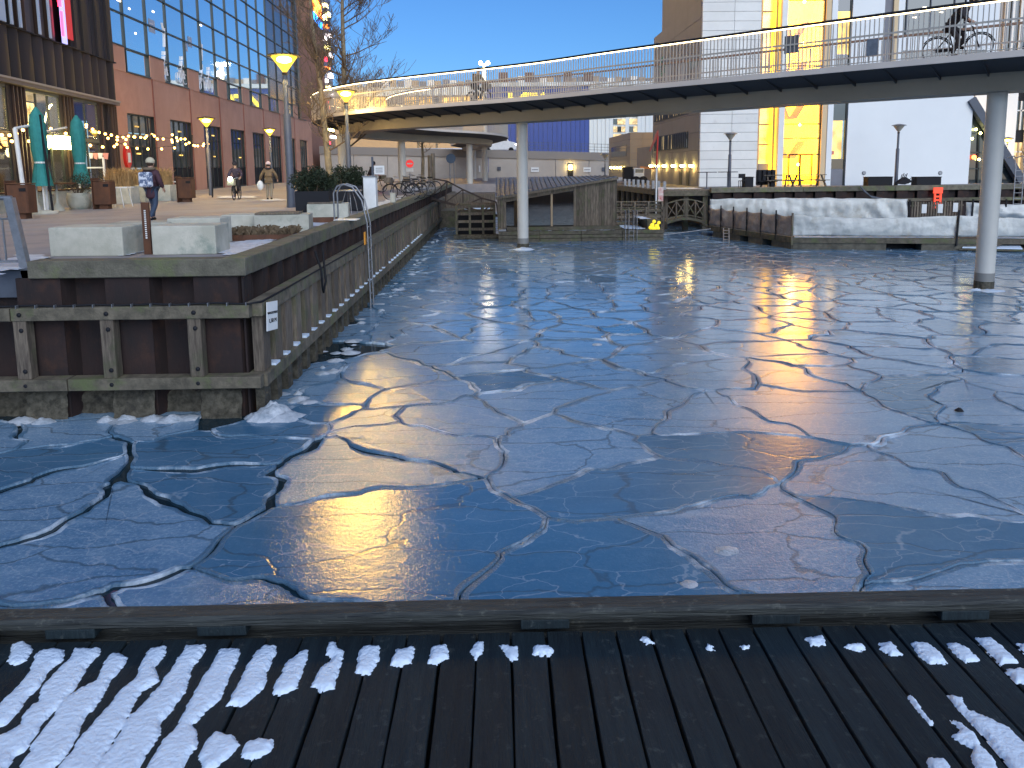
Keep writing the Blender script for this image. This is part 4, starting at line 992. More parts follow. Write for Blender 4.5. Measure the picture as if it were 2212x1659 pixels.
fb = MB(); fbox(fb, off0-.3, 43.6, NZ, ZB+PH*7.2, .5, 30); part('core', fb, dark_frame, mall)
# white decals of cyclists on the glass
def decal(s, z, k):
    mb = MB()
    def disk(cx, cz, r, w_):
        pts = [(cx+r*math.cos(2*PI*i/16), cz+r*math.sin(2*PI*i/16)) for i in range(17)]
        for a, b_ in zip(pts, pts[1:]):
            mb.bar(FP(a[0], a[1], .098), FP(b_[0], b_[1], .098), w_, .004)
    L_ = lambda a, b_, w_=.09: mb.bar(FP(s+a[0], z+a[1], .098), FP(s+b_[0], z+b_[1], .098), w_, .004)
    disk(s-.5, z+.4, .36, .06); disk(s+.5, z+.4, .36, .06)
    L_((-.5, .4), (-.15, .95)); L_((-.15, .95), (.35, .95)); L_((.35, .95), (.5, .4)); L_((-.1, .95), (.1, .4)); L_((-.2, 1.0), (.05, 1.6), .22); L_((.05, 1.6), (.4, 1.15), .1); L_((.08, 1.65), (.12, 1.9), .24); L_((-.1, 1.0), (.15, .45), .14)
    if k % 2 == 0: L_((.25, 2.2), (.4, 3.4), .16); L_((.4, 3.0), (.1, 3.7), .12)
    part('cyclist_decal', mb, mat('white_decal', (.7, .72, .78), .6), mall)
for k, (s, z) in enumerate([(6.9, 9.5), (9.8, 9.6), (13.6, 9.55), (15.0, 9.55)]): decal(s, z, k)
def bubble(s0, s1, z0, z1):
    fb = MB(); fbox(fb, s0, s1, z0, z1, .094, .098); o = part('caption_decal', fb, mat('pale_decal', (.38, .45, .58), .6), mall)
    for q in range(2): fb = MB(); fbox(fb, s0+.15, s1-.2, z1-.25-.25*q-.06, z1-.25-.25*q, .088, .093); part('caption_line', fb, mat('white_decal', (.7, .72, .78), .6), mall)
bubble(5.0, 5.9, 12.3, 13.1); bubble(10.6, 11.2, 12.0, 12.7); bubble(11.35, 12.1, 12.4, 13.1)
# ceiling lights behind the mirrored glass, imitated by glowing bars on the panes' outer face
for s, z, L_ in [(1.0, 14.6, .5), (1.0, 13.3, .5), (2.4, 13.1, .15), (3.3, 14.1, .2), (3.0, 11.8, .15), (8.4, 15.4, .2), (9.0, 15.2, .2), (14, 14.3, .3), (5.6, 14.6, .3), (5.7, 13.6, .25)]:
    fb = MB(); fbox(fb, s, s+L_, z, z+.09, .085, .10); part('ceiling_light_gleam', fb, glow('cool_interior_light', (1, .85, .65), 2.0), mall)
# ground floor windows: frame, panes, bars
for wi, (a, b_, zb) in enumerate(wins):
    if b_ > S_END: break
    fb = MB(); fbox(fb, a, a+.08, zb, 7.05, .12, .3); fbox(fb, b_-.08, b_, zb, 7.05, .12, .3); fbox(fb, a+.08, b_-.08, 6.97, 7.05, .12, .3); fbox(fb, a+.08, b_-.08, zb, zb+.1, .12, .3)
    wf = part('window_frame', fb, dark_frame, mall)
    n_ = 4
    for q in range(n_):
        s0 = a+.1+(b_-a-.2)*q/n_; s1 = a+.1+(b_-a-.2)*(q+1)/n_
        for (z0, z1, mt) in ((max(zb+.1, 3.9), 5.9, dark_glass), (5.95, 6.95, dark_glass)):
            fb = MB(); fbox(fb, s0+.03, s1-.03, z0, z1, .2, .22); part('pane', fb, mt, wf)
        if zb < 3: fb = MB(); fbox(fb, s0+.03, s1-.03, zb+.1, 3.85, .18, .22); part('door_panel', fb, black_m, wf)
        if q: fb = MB(); fbox(fb, s0-.03, s0+.03, zb+.1, 6.97, .14, .24); part('bar', fb, dark_frame, wf)
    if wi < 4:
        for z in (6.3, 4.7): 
            fb = MB(); fbox(fb, a+1.3+.4*wi, a+1.8+.4*wi, z, z+.08, .15, .19); part('painted_lamp_reflection', fb, room_lit, wf)  # glowing bar stands in for a lamp mirrored in the pane
fb = MB(); fbox(fb, 43.7, 44.6, NZ, 30, -.1, .5); part('corner_frame', fb, dark_frame, mall)
# tower beyond with vertical light signs
tower = root('brick_tower', 'tall brownish stair tower at the far end of the mall with bright vertical signs', 'building', loc=(C0.x-1, 100, PLZ), group=None)
tx = -24.0
def TB(mb, y0, y1, z0, z1, x0, x1): return mb.box(x0, x1, y0, y1, z0, z1)
tm_ = mat('tower_brick', (.27, .14, .105), .8, col2=(.23, .12, .09), vs=.8, bump=.1, bs=20)
part('wall', TB(MB(), 87.5, 104.2, PLZ, 33.8, tx-14, tx+.35), tm_, tower); part('corner_joint', TB(MB(), 104.22, 104.5, PLZ, 33.8, tx-1, tx+.3), dark_frame, tower)
part('glass_shaft', TB(MB(), 104.55, 110.4, PLZ, 54, tx-12, tx+.1), reflect_tint_glass, tower)
mb = MB(); yA, yB = 98.6, 103.3
mb.slab([(tx+.42, yA, 26.0), (tx+.42, yB, 25.3), (tx+.42, yB, 23.4), (tx+.42, yA+.8, 23.9)], (.12, 0, 0)); part('orange_sign', mb, sign_orange, tower)
mb = MB(); mb.slab([(tx+.42, yA+.2, 23.7), (tx+.42, yB, 23.1), (tx+.42, yB, 22.2), (tx+.42, yA+.5, 22.8)], (.12, 0, 0)); part('blue_sign', mb, sign_blue, tower)
for k in range(22):
    z = 27-k*.95; mt = [sign_white, sign_yel, sign_white, neon_red, sign_orange, sign_white][k % 6] if z < 23.5 else sign_yel
    fb = MB(); fb.box(tx+.2, tx+.35, 105.2+(k % 3)*1.5, 106.2+(k % 3)*1.5+rnd.random(), z, z+rnd.uniform(.35, .8)); part('sign_letter', fb, mt if z < 25 else sign_yel, tower)
# large lit cinema sign high on the tower, above the frame: its light streaks the ice
part('roof_light_sign', MB().box(-25.5, -20.6, 110.42, 110.8, 34, 54), glow('tall_yellow_sign', (1., .60, .10), 40.), tower)

# dark clad building with café
ua = Vector((.1165, -.9932, 0)).normalized(); uout = Vector((-ua.y, ua.x, 0))   # ua towards the camera, uout towards the water
cafe = root('dark_building', 'dark building with black and brown vertical cladding above a lit glazed café front', 'building', loc=(C0.x, C0.y, PLZ))
CP = C0+ua*1.05+uout*.12
def KP(s, z, d=0): q = CP+ua*s+uout*d; return Vector((q.x, q.y, z))
def kbox(mb, s0, s1, z0, z1, d0, d1):
    c = [KP(s0, z0, d0), KP(s1, z0, d0), KP(s1, z0, d1), KP(s0, z0, d1)]; return mb.hexa(c+[Vector((p.x, p.y, z1)) for p in c])
def kpart(nm, s0, s1, z0, z1, d0, d1, mt, par=cafe, **kw): return part(nm, kbox(MB(), s0, s1, z0, z1, d0, d1), mt, par, **kw)
SE = 26
kpart('core', 0, SE, 7.6, 24, -8, -.35, black_m); kpart('back_wall', 0, SE, PLZ, 7.6, -8, -3.2, black_m)
kpart('canopy', -.05, SE, 7.28, 7.50, -3, .30, mat('canopy_edge', (.10, .085, .08), .5)); kpart('canopy_trim', -.05, SE, 7.44, 7.52, .31, .36, mat('grey_trim', (.25, .24, .23), .5))
s = 0.; k = 0
while s < SE:
    wd = [.95, 1.15, .8, 1.05][k % 4]
    mb = MB(); n_ = 6; vs = []
    for i in range(n_+1):
        t = i/n_; dd = .14*math.sin(PI*t)**.6
        for z in (7.53, 9.55): q = KP(s+.02+(wd-.04)*t, z, dd+.1); vs.append(q)
    fs = [(2*i, 2*i+2, 2*i+3, 2*i+1) for i in range(n_)]
    mb.add(vs, fs, True); b0 = KP(s+.02, 7.53, -.1); mb.add([KP(s+.02, 7.53, .1), KP(s+.02, 9.55, .1), KP(s+.02, 9.55, -.3), KP(s+.02, 7.53, -.3)], [(0, 1, 2, 3)])
    part('lower_panel', mb, dark_clad, cafe)
    s += wd; k += 1
pale_strip = mat('pale_blue_strip', (.42, .50, .62), .4, metal=.3)
s = 0.; k = 0
pat = [('b', 1.3), ('b', 1.5), ('b', 1.2), ('b', 1.3), ('N', 1.5), ('br', .75), ('g', .2), ('br', .75), ('g', .2), ('br', 1.4), ('g', .2), ('b', .5), ('g', .2), ('b', .35), ('g', .55), ('b', 1.5), ('b', 1.3), ('g', .4), ('b', 1.4), ('b', 1.2), ('g', .4), ('b', 1.6), ('b', 1.6), ('b', 1.6)]
for kind_, wd in pat:
    if kind_ in 'g': kpart('window_strip', s+.02, s+wd-.02, 9.62, 23.5, .34, .40, pale_strip)
    elif kind_ == 'N':
        kpart('window_strip', s+.75, s+1.2, 9.6, 23.5, .34, .40, neon_pale); kpart('red_backing', s+.0, s+.72, 9.9, 23.5, .3, .36, mat('red_lit_panel', (.30, .008, .01), .5, emit=(1, .01, .02), es=.12))
        kpart('neon_sign', s+1.2, s+1.36, 11.2, 16.5, .36, .46, neon_red); kpart('neon_sign', s+1.15, s+1.3, 9.9, 11, .41, .46, neon_red)
    else:
        n_ = max(1, round(wd/.5)); mt = dark_clad if kind_ == 'b' else brown_clad
        for q in range(n_): kpart('slat', s+wd*q/n_+.03, s+wd*(q+1)/n_-.03, 9.6, 23.5, 0, .2+.09*(q % 2), mt)
    s += wd
kpart('panel_ledge', 0, SE, 9.55, 9.6, -.1, .3, black_m)
# café ground floor: columns, windows with lit rooms behind
bays = [(1.0, 1.9, 'dark'), (2.4, 5.3, 'win'), (6.6, 9.8, 'door'), (11.2, 14.2, 'win'), (15.8, 19, 'door'), (20, 24, 'win')]
kpart('floor', .1, SE, PLZ, PLZ+.12, -3, .1, wood_grey)
prev = 0.
for a, b_, kd in bays:
    kpart('pillar', prev, a, PLZ+.1, 7.26, -.5, .05, dark_clad)
    for q in range(int((a-prev)/.3)): kpart('pillar_fin', prev+.3*q+.04, prev+.3*q+.10, PLZ+.1, 7.24, .055, .14, brown_clad)
    prev = b_
    if kd == 'dark': kpart('dark_panel', a, b_, PLZ+.1, 7.26, -.3, -.05, black_m); continue
    fr = kpart('window_frame', a, b_, 5.15, 5.38, -.1, .04, dark_frame)
    kpart('header', a, b_, 7.12, 7.27, -.1, .04, dark_frame, fr)
    n_ = 3 if kd == 'door' else 2
    for q in range(n_+1): s0 = a+(b_-a)*q/n_; kpart('mullion', max(a, s0-.04), min(b_, s0+.04), PLZ+.1, 7.1, -.06, .02, dark_frame, fr)
    for q in range(n_):
        s0, s1 = a+(b_-a)*q/n_+.05, a+(b_-a)*(q+1)/n_-.05
        kpart('pane', s0, s1, 5.4, 7.1, -.03, -.01, clear, fr); kpart('pane', s0, s1, PLZ+.5, 5.13, -.03, -.01, clear, fr)
    kpart('room_wall', a-.3, b_+.3, 5.2, 7.2, -3.15, -3.0, cafe_lit, fr); kpart('room_wall_low', a-.3, b_+.3, PLZ+.2, 5.1, -3.15, -3.05, mat('dim_cafe_wall', (.15, .11, .08), .8, emit=(1, .6, .25), es=.06), fr)
    kpart('pendant_lamp', a+1.0, a+1.3, 5.6, 5.75, -1.2, -.9, sign_yel, fr)
    plight(KP((a+b_)/2, 6.6, -1.4), 35, (1, .68, .3), .2)
kpart('pillar', prev, SE, PLZ+.1, 7.26, -.5, .05, dark_clad)
kpart('menu_light_box', 6.35, 7.9, 4.75, 5.35, .25, .33, sign_yel); kpart('menu_light_box', 8.3, 9.6, 4.8, 5.3, .25, .33, sign_yel)
plight(KP(8, 4.6, 1.4), 30, (1, .8, .35), .3)
# arched white neon
mb = MB(); mb.tube([KP(6.2+.1*i*1.0, 6.05+.75*math.sin(i/9*PI*.55+.9), -.3) for i in range(0, 26)], .04, 6); part('curved_light', mb, glow('pale_yellow_tube', (1, .85, .35), 5.), cafe)
# ---------------- terrace of the café: low walls, tables, pots
low = root('terrace_wall', 'low pale concrete terrace wall with timber top in front of the café', 'low wall', loc=(-18, 32, PLZ))
TW = [gp(-40, 466), gp(120, 449), gp(262, 435), gp(345, 429)]
for a, b_ in zip(TW, TW[1:]):
    d = (b_-a).normalized(); n1 = Vector((d.y, -d.x, 0)); 
    for q in range(4):
        p, p2 = a.lerp(b_, q/4), a.lerp(b_, (q+1)/4-.01); part('wall_block', MB().bar(Vector((p.x, p.y, PLZ+.33)), Vector((p2.x, p2.y, PLZ+.33)), .35, .66), concrete, low)
    part('timber_top', MB().bar(Vector((a.x, a.y, PLZ+.70)), Vector((b_.x, b_.y, PLZ+.70)), .42, .05), rust, low)
def pot(label, p, r0, h, plant=True, seed=1):
    r = root('plant_pot', label, 'plant pot', loc=(p.x, p.y, PLZ), group='pale pots on the café terrace'); x, y = p.x, p.y
    part('pot', MB().lathe([(r0*.7, 0), (r0*.95, h*.3), (r0, h*.7), (r0*.92, h), (r0*.8, h), (r0*.78, h*.9)], (x, y, PLZ), 18), concrete, r)
    if plant:
        M = WM[r.name]
        def L_(mb): mb.v = [tuple(M @ Vector(v)) for v in mb.v]; return mb
        bushes(L_, r0*2.6, r0*2.2, h, seed, r, .75, 700)
pot('pale pot with dark leafy shrub under the second teal umbrella', gp(172, 452), .42, .62, True, 3); pot('pale empty pot beside the pot with the leafy shrub', gp(195, 450), .34, .55, False); pot('small pale pot between the table pedestals', gp(100, 456), .33, .6, False)
def ctable(label, p, top=True):
    r = root('terrace_table', label, 'table', loc=(p.x, p.y, PLZ), group='pedestal tables on the café terrace'); x, y = p.x, p.y
    part('pedestal', MB().lathe([(.24, 0), (.2, .08), (.06, .3), (.04, .78)], (x, y, PLZ), 14), concrete, r); part('tabletop', MB().box(x-.55, x+.55, y-.35, y+.35, PLZ+.98, PLZ+1.03), rust, r); part('stem', MB().lathe([(.04, .78), (.04, .98)], (x, y, PLZ), 8), galv, r)
ctable('pedestal table nearest the left teal umbrella', gp(83, 459)); ctable('pedestal table next to the leafy pot', gp(126, 456))
def umbrella(label, x, yv):
    p = gp(x, yv); r = root('closed_umbrella', label, 'parasol', loc=(p.x, p.y, PLZ), group='closed teal parasols of the café'); n_ = 14
    part('pole', MB().tube([(p.x, p.y, PLZ), (p.x, p.y, PLZ+3.6)], .03, 8), white_paint, r)
    prof = [(.03, 3.62), (.17, 3.35), (.22, 2.9), (.21, 2.2), (.16, 1.75), (.22, 1.35), (.27, .95)]
    mb = MB(); vs = []
    for (rr, z) in prof:
        for k in range(28): t = 2*PI*k/28; q = rr*(1+.22*(1 if k % 2 else -1)); vs.append((p.x+q*math.cos(t), p.y+q*math.sin(t), PLZ+z))
    mb.add(vs, [(i*28+k, i*28+(k+1) % 28, (i+1)*28+(k+1) % 28, (i+1)*28+k) for i in range(len(prof)-1) for k in range(28)], True)
    part('canopy', mb, teal_m, r); part('strap', MB().lathe([(.19, 1.72), (.19, 1.78)], (p.x, p.y, PLZ), 12), white_paint, r); part('base', MB().lathe([(.4, 0), (.4, .1), (.06, .12)], (p.x, p.y, PLZ), 14), concrete, r)
umbrella('closed teal parasol beside the white pipe frame', 98, 462); umbrella('closed teal parasol above the leafy pot', 181, 449)
gr = root('white_pipe_frame', 'white painted pipe frame like a goal beside the left teal parasol', 'frame', loc=(gp(45, 455).x, gp(45, 455).y, PLZ))
a0 = gp(58, 466); 
A_ = yp(52, 400, a0.y); T_ = yp(32, 278, a0.y); T2 = yp(86, 268, a0.y+1.5); B2 = yp(92, 320, a0.y+1.5)
part('post', MB().tube([(A_.x, A_.y, PLZ), tuple(T_)], .07, 8), white_paint, gr); part('crossbar', MB().tube([tuple(T_), tuple(T2)], .05, 8), white_paint, gr); part('far_post', MB().tube([tuple(T2), (T2.x, T2.y, PLZ)], .05, 8), white_paint, gr)
A3 = yp(143, 276, a0.y+4); part('crossbar', MB().tube([(T2.x, T2.y, T2.z-.3), tuple(A3)], .04, 8), white_paint, gr)
# black masts and string lights
masts = []
for i, (x, yt, yb_) in enumerate([(86, 248, 462), (328, 290, 440), (415, 292, 425), (459, 298, 427)]):
    p = gp(x+ (29 if i == 0 else 0), yb_); t = yp(x, yt, p.y); masts.append((p, t))
    r = root('light_mast', ['tall thin black mast in front of the left teal parasol', 'thin mast of the string lights before the first tall window', 'thin mast of the string lights beside the second tall window', 'thin mast at the far end of the string lights beside the lamp post'][i], 'mast', loc=(p.x, p.y, PLZ), group='thin masts of the string lights')
    part('mast_tube', MB().tube([(p.x, p.y, PLZ), tuple(t)], .04, 8), black_m, r)
def string(label, pts, nb, sag=.35):
    r = root('string_lights', label, 'string lights', loc=tuple(pts[0]), group='strings of warm bulbs over the café terrace'); cab = MB(); P_ = []
    for a, b_ in zip(pts, pts[1:]):
        for i in range(11):
            t = i/10; q = a.lerp(b_, t); q.z -= sag*4*t*(1-t); P_.append(q)
    cab.tube(P_, .012, 4); part('cable', cab, black_m, r); Lt = sum((b_-a).length for a, b_ in zip(P_, P_[1:])); step = Lt/nb; R_ = resample(P_, step)
    bm_ = MB().ball((0, 0, -.09), .062, 8); bme = bm_.mesh('bulb', bulb_m)
    for q in R_: o = inst('bulb', bme, r, tuple(q)); o.rotation_euler = (0, 0, 0)
PX_ = lambda x, y, Y: yp(x, y, Y)
string('string of warm bulbs running from the left edge over the teal parasols', [PX_(-15, 282, 27), PX_(66, 262, 31), PX_(104, 268, 32), PX_(150, 278, 33), PX_(186, 270, 35)], 11, .25)
string('lower string of bulbs behind the left teal parasol', [PX_(-20, 300, 29), PX_(40, 292, 30), PX_(130, 304, 32), PX_(175, 305, 33), PX_(270, 308, 36)], 9, .15)
string('string of bulbs crossing the corner of the dark and the terracotta building', [PX_(186, 266, 35), PX_(236, 286, 36.5), PX_(280, 290, 38), PX_(327, 286, 39.5), PX_(352, 298, 40.3)], 13, .12)
string('upper string of bulbs in front of the first tall window', [PX_(233, 295, 36), PX_(290, 292, 38), PX_(328, 288, 39), PX_(385, 298, 41), PX_(372, 304, 41.5)], 9, .12)
string('last string of bulbs ending at the thin mast by the lamp post', [PX_(372, 288, 40), PX_(398, 296, 41), PX_(425, 312, 42), PX_(459, 302, 43)], 9, .1)
string('short lower string of bulbs in front of the second tall window', [PX_(252, 308, 37), PX_(310, 316, 39), PX_(358, 316, 40), PX_(400, 308, 41), PX_(440, 308, 42.5)], 8, .1)
plight(yp(150, 290, 31), 22, (1, .58, .22), .5); plight(yp(330, 300, 38.5), 38, (1, .58, .22), .5); plight(yp(430, 300, 41), 30, (1, .58, .22), .4)
# kiosk awning with pink stripes, lifebuoy cabinet, grasses
aw = root('striped_awning', 'small striped scalloped awning on white posts in front of the dark café', 'awning', loc=(gp(215, 445).x, gp(215, 445).y, PLZ))
Ya = gp(215, 440).y+.5
for k, (x0, x1) in enumerate([(192, 201), (201, 211), (211, 222), (222, 234)]):
    a = yp(x0, 331, Ya); b_ = yp(x1, 331, Ya); c = yp(x1-2, 343+2*(k % 2), Ya); d = yp(x0+2, 343, Ya); part('awning_stripe', MB().slab([a, b_, c, d], (0, .05, 0)), [white_paint, mat('pink_canvas', (.6, .25, .22), .7)][k % 2], aw)
for x in (167, 222): t = yp(x, 340, Ya); part('post', MB().box(t.x-.04, t.x+.04, Ya, Ya+.08, PLZ, t.z), white_paint, aw)
t = yp(167, 363, Ya); t2 = yp(222, 363, Ya); part('rail', MB().box(t.x, t2.x, Ya, Ya+.06, t.z-.03, t.z+.03), white_paint, aw)
bl = root('lifebuoy_cabinet', 'red oval lifebuoy cabinet with white mark on the terracotta wall', 'lifebuoy cabinet', loc=(C0.x, C0.y, 4))
mb = MB(); a = fa = FP(.15, 4.35, -.12); mb = MB(); vs = []
for d in (-.01, -.18):
    for k in range(20): t = 2*PI*k/20; vs.append(FP(.35+.36*math.cos(t), 4.55+.66*math.sin(t), d if d > -.1 else d))
mb.add(vs, [tuple(range(20)), tuple(reversed(range(20, 40)))]+[(k, (k+1) % 20, 20+(k+1) % 20, 20+k) for k in range(20)]); part('shell', mb, mat('red_shell', (.55, .02, .015), .4), bl)  # plain red shell colour
fb = MB(); fbox(fb, .22, .55, 4.2, 4.75, -.20, -.185); part('white_mark', fb, white_paint, bl)
def grasspot(label, x, y, w_=1.6):
    p = gp(x, y); r = root('grass_planter', label, 'planter', loc=(p.x, p.y, PLZ), group='planters of dry ornamental grass'); R_ = random.Random(int(x))
    part('box', MB().box(p.x-w_/2, p.x+w_/2, p.y-.4, p.y+.4, PLZ, PLZ+.75), concrete, r, bevel=.01); mb = MB()
    for k in range(420):
        bx, by = p.x+R_.uniform(-w_/2, w_/2)*.85, p.y+R_.uniform(-.3, .3); hh = R_.uniform(.4, .95); dx, dy = R_.uniform(-.35, .35), R_.uniform(-.3, .3); b0 = Vector((bx, by, PLZ+.7)); m1 = b0+Vector((dx*.3, dy*.3, hh*.75)); m2 = b0+Vector((dx, dy, hh)); w2 = Vector((.014, 0, 0))
        mb.add([b0-w2, b0+w2, m1+w2, m1-w2, m2], [(0, 1, 2, 3), (3, 2, 4)])
    part('dry_grass', mb, drygrass_m, r, kind='stuff')
grasspot('planter of pale dry grass under the red lifebuoy cabinet', 285, 436); grasspot('planter of dry grass right behind the walker', 343, 434, 1.5); grasspot('planter of dry grass at the café corner left of the lifebuoy', 262, 440, 1.3)
ch = root('white_bench', 'white painted bench frame beside the right rusty litter bin', 'bench', loc=(gp(375, 432).x, gp(375, 432).y, PLZ)); p = gp(375, 432)
part('seat', MB().box(p.x-.75, p.x+.75, p.y-.2, p.y+.2, PLZ+.85, PLZ+.9), white_paint, ch)
for s in (-.7, .62): part('leg', MB().box(p.x+s, p.x+s+.08, p.y-.2, p.y+.2, PLZ, PLZ+.85), white_paint, ch)
part('panel', MB().box(p.x-.6, p.x+.6, p.y-.02, p.y+.02, PLZ+.1, PLZ+.62), white_paint, ch)
wt = root('wire_chair', 'thin white wire chair frame beside the left rusty litter bin', 'chair', loc=(gp(258, 448).x, gp(258, 448).y, PLZ)); p = gp(258, 448)
for i, (dx, dy) in enumerate(((-.3, -.3), (.3, -.3), (.3, .3), (-.3, .3))): part('leg', MB().tube([(p.x+dx*.8, p.y+dy, PLZ+.75), (p.x+dx*1.2, p.y+dy*1.2, PLZ)], .018, 6), white_paint, wt)
part('top', MB().box(p.x-.9, p.x+.5, p.y-.3, p.y+.3, PLZ+.76, PLZ+.80), white_paint, wt)

# ================================================================== RIGHT QUAY AND BUILDINGS
RQ = 41.5
rq = root('right_quay', kind='structure', loc=(12, RQ, 0))
for k in range(9):
    x0 = 11.9+k*5.2; timber('cap_timber', (x0, RQ+.18, 2.28), (x0+5.18, RQ+.18, 2.28), .38, .28, wood_cap, rq, seed=k+70)
    timber('waling', (x0, RQ-.04, 1.62), (x0+5.18, RQ-.04, 1.62), .2, .18, wood_rail, rq, seed=k+80)
pa, pb = MB().box(0, .62, 0, .03, -.5, 2.14).mesh('sheet_pile', rust_pile), MB().box(0, .5, .18, .21, -.5, 2.14).mesh('sheet_pile', rust_pile)
for k in range(38):
    inst('sheet_pile', pa, rq, (12.0+k*1.16, RQ+.06, 0)); inst('sheet_pile', pb, rq, (12.62+k*1.16, RQ+.06, 0))
part('quay_core', MB().box(11.95, 60, RQ+.4, 41.88, -1.5, 2.29), black_m, rq)
# timber promenade on piles
pr = root('pier', kind='structure', loc=(9, 43, 2.3))
def strip(mb, a, b_, w_, z0, z1): return mb.prism(w_, z0, z1)
n_ = 40
for k in range(n_):
    y0 = 42.0+(62-42)*k/n_; y1 = 42.0+(62-42)*(k+1)/n_-.02; xl = 9.4-(y0-42)*.09
    part('pier_plank', MB().box(xl, 12.5, y0, y1, 2.24, 2.30), wood_grey, pr)
part('edge_beam', MB().bar((9.45, 42.0, 2.1), (7.65, 62, 2.1), .25, .26), wood_rail, pr); part('edge_beam', MB().bar((9.3, 42.05, 2.1), (12.0, 42.05, 2.1), .25, .26), wood_rail, pr)
for k in range(14):
    y = 42.6+k*1.35; part('pile', MB().tube([(9.62-(y-42)*.09, y, -1), (9.62-(y-42)*.09, y, 2.0)], .15, 9), wood_grey, pr)
for x in (10.5, 11.6): part('pile', MB().box(x, x+.28, 42.1, 42.4, -1, 2.0), wood_rail, pr)
for k in range(9): y = 42.8+k*1.1; x = 9.55-(y-42)*.09; part('edge_stub', MB().box(x, x+.16, y, y+.22, 2.3, 2.78), galv, pr)
patch([(9.9, 43), (12, 43.2), (12, 45.5), (9.6, 46.5)], 2.305, .03, .15); patch([(8.6, 50), (11, 48.8), (11, 49.6), (8.6, 53)], 2.305, .03, .15)

FY = 47.0
def fx(x, y=380): return yp(x, y, FY).x
def fz(y, x=1650): return yp(x, y, FY).z
wb = root('white_panel_building', 'office building with white panelled front, yellow lit stairwell and a large plain white wall', 'building', loc=(fx(1512), FY, PLZ))
XC = fx(1511)
part('core', MB().box(XC+.3, fx(1640)-.1, FY+.3, 60, PLZ-.1, 22.5), panel_grey, wb)
rows = 35; PHH = .565
xm = fx(1578)
for r_ in range(rows):
    z0 = PLZ+.02+PHH*r_
    part('wall_panel', MB().box(XC, xm-.012, FY, FY+.25, z0, z0+PHH-.02), panel_white, wb); part('wall_panel', MB().box(xm+.012, fx(1634), FY, FY+.25, z0, z0+PHH-.02), panel_white, wb)
    # curved return towards the recess
    part('return_panel', MB().prism([(fx(1634)+.01, FY+.0), (fx(1642), FY+.5), (fx(1642), FY+.75), (fx(1634)+.01, FY+.25)], z0, z0+PHH-.02), panel_grey, wb)
# recess with narrow lit window
part('recess_wall', MB().box(fx(1642), fx(1646), FY+.75, FY+1., PLZ, 22.5), panel_grey, wb); part('recess_wall', MB().box(fx(1669), fx(1677), FY+.6, FY+1., PLZ, 22.5), panel_grey, wb)
part('recess_wall', MB().box(fx(1646), fx(1669), FY+.72, FY+.98, PLZ, fz(354)), panel_grey, wb)
nw = part('narrow_window', MB().box(fx(1646), fx(1669), FY+.95, FY+.99, fz(354), 22), room_lit, wb)
part('pane', MB().box(fx(1646)+.02, fx(1669)-.02, FY+.78, FY+.80, fz(354), 22), clear, nw)
for yy_ in (268, 312, 230, 143, 57, 20): part('transom', MB().box(fx(1646), fx(1669), FY+.75, FY+.85, fz(yy_)-.03, fz(yy_)+.03), dark_frame, nw)
part('pilaster', MB().box(fx(1677), fx(1689), FY-.1, FY+.9, PLZ, 22.5), panel_white, wb)
# stairwell: glazing, mullions, lit room with stair flights
sx0, sx1 = fx(1689), fx(1770)
st = root('x', None); bpy.data.objects.remove(st)
gl = part('stair_glazing_frame', MB().box(sx0, sx0+.07, FY+.1, FY+.25, PLZ, 22.5), dark_frame, wb)
part('frame_side', MB().box(sx1-.07, sx1, FY+.1, FY+.25, PLZ, 22.5), dark_frame, gl)
lev = [-172, -86, 0, 57, 143, 212, 269, 300, 335]
for y in lev: part('transom', MB().box(sx0+.07, sx1-.07, FY+.12, FY+.22, fz(y)-.035, fz(y)+.035), dark_frame, gl)
zl = [PLZ, fz(335)]+[fz(y) for y in reversed(lev[:-1])]+[22.4]
for a, b_ in zip(zl, zl[1:]): part('pane', MB().box(sx0+.09, sx1-.09, FY+.15, FY+.17, a+.04, b_-.04), clear, gl)
part('door_frame', MB().box(fx(1705)-.05, fx(1705), FY+.05, FY+.12, PLZ, fz(335)), black_m, gl); part('door_frame', MB().box(fx(1753), fx(1753)+.05, FY+.05, FY+.12, PLZ, fz(335)), black_m, gl)
part('door_frame', MB().box(fx(1728)-.05, fx(1728)+.05, FY+.05, FY+.12, PLZ, fz(335)), black_m, gl); part('door_frame', MB().box(fx(1705), fx(1753), FY+.05, FY+.12, fz(335)-.05, fz(335)+.03), black_m, gl)
part('lit_back_wall', MB().box(sx0-.6, sx1+.6, FY+3.5, FY+3.6, PLZ, 22.5), stair_lit, gl)
part('lit_side_wall', MB().box(sx0-.62, sx0-.6, FY+.3, FY+3.5, PLZ, 22.5), stair_lit, gl); part('lit_side_wall', MB().box(sx1+.6, sx1+.62, FY+.3, FY+3.5, PLZ, 22.5), stair_lit, gl)
part('room_floor', MB().box(sx0-.6, sx1+.6, FY+.26, FY+3.5, PLZ+.01, PLZ+.05), concrete, gl)
soff = mat('stair_soffit_plaster', (.30, .17, .03), .7)
for k in range(7):
    z = 3.9+k*2.55
    part('stair_flight', MB().slab([(sx0+.3, FY+1.6, z+1.5), (sx0+.9, FY+1.6, z+.15), (sx0+1.45, FY+1.6, z+.15), (sx1-.4, FY+1.6, z+1.1), (sx1-.4, FY+1.6, z+1.25), (sx0+1.4, FY+1.6, z+.3), (sx0+.95, FY+1.6, z+.3), (sx0+.4, FY+1.6, z+1.6)], (0, 1.2, 0)), soff, gl)
    part('pendant', MB().ball((sx0+1.5, FY+1.2, z-.25), .09, 10), sign_yel, gl)
plight((sx0+1.2, FY+1, 5), 60, (1, .62, .15), .3)
part('stair_roof', MB().box(sx0-.6, sx1+.6, FY, FY+4, 16.5, 16.8), panel_white, wb)
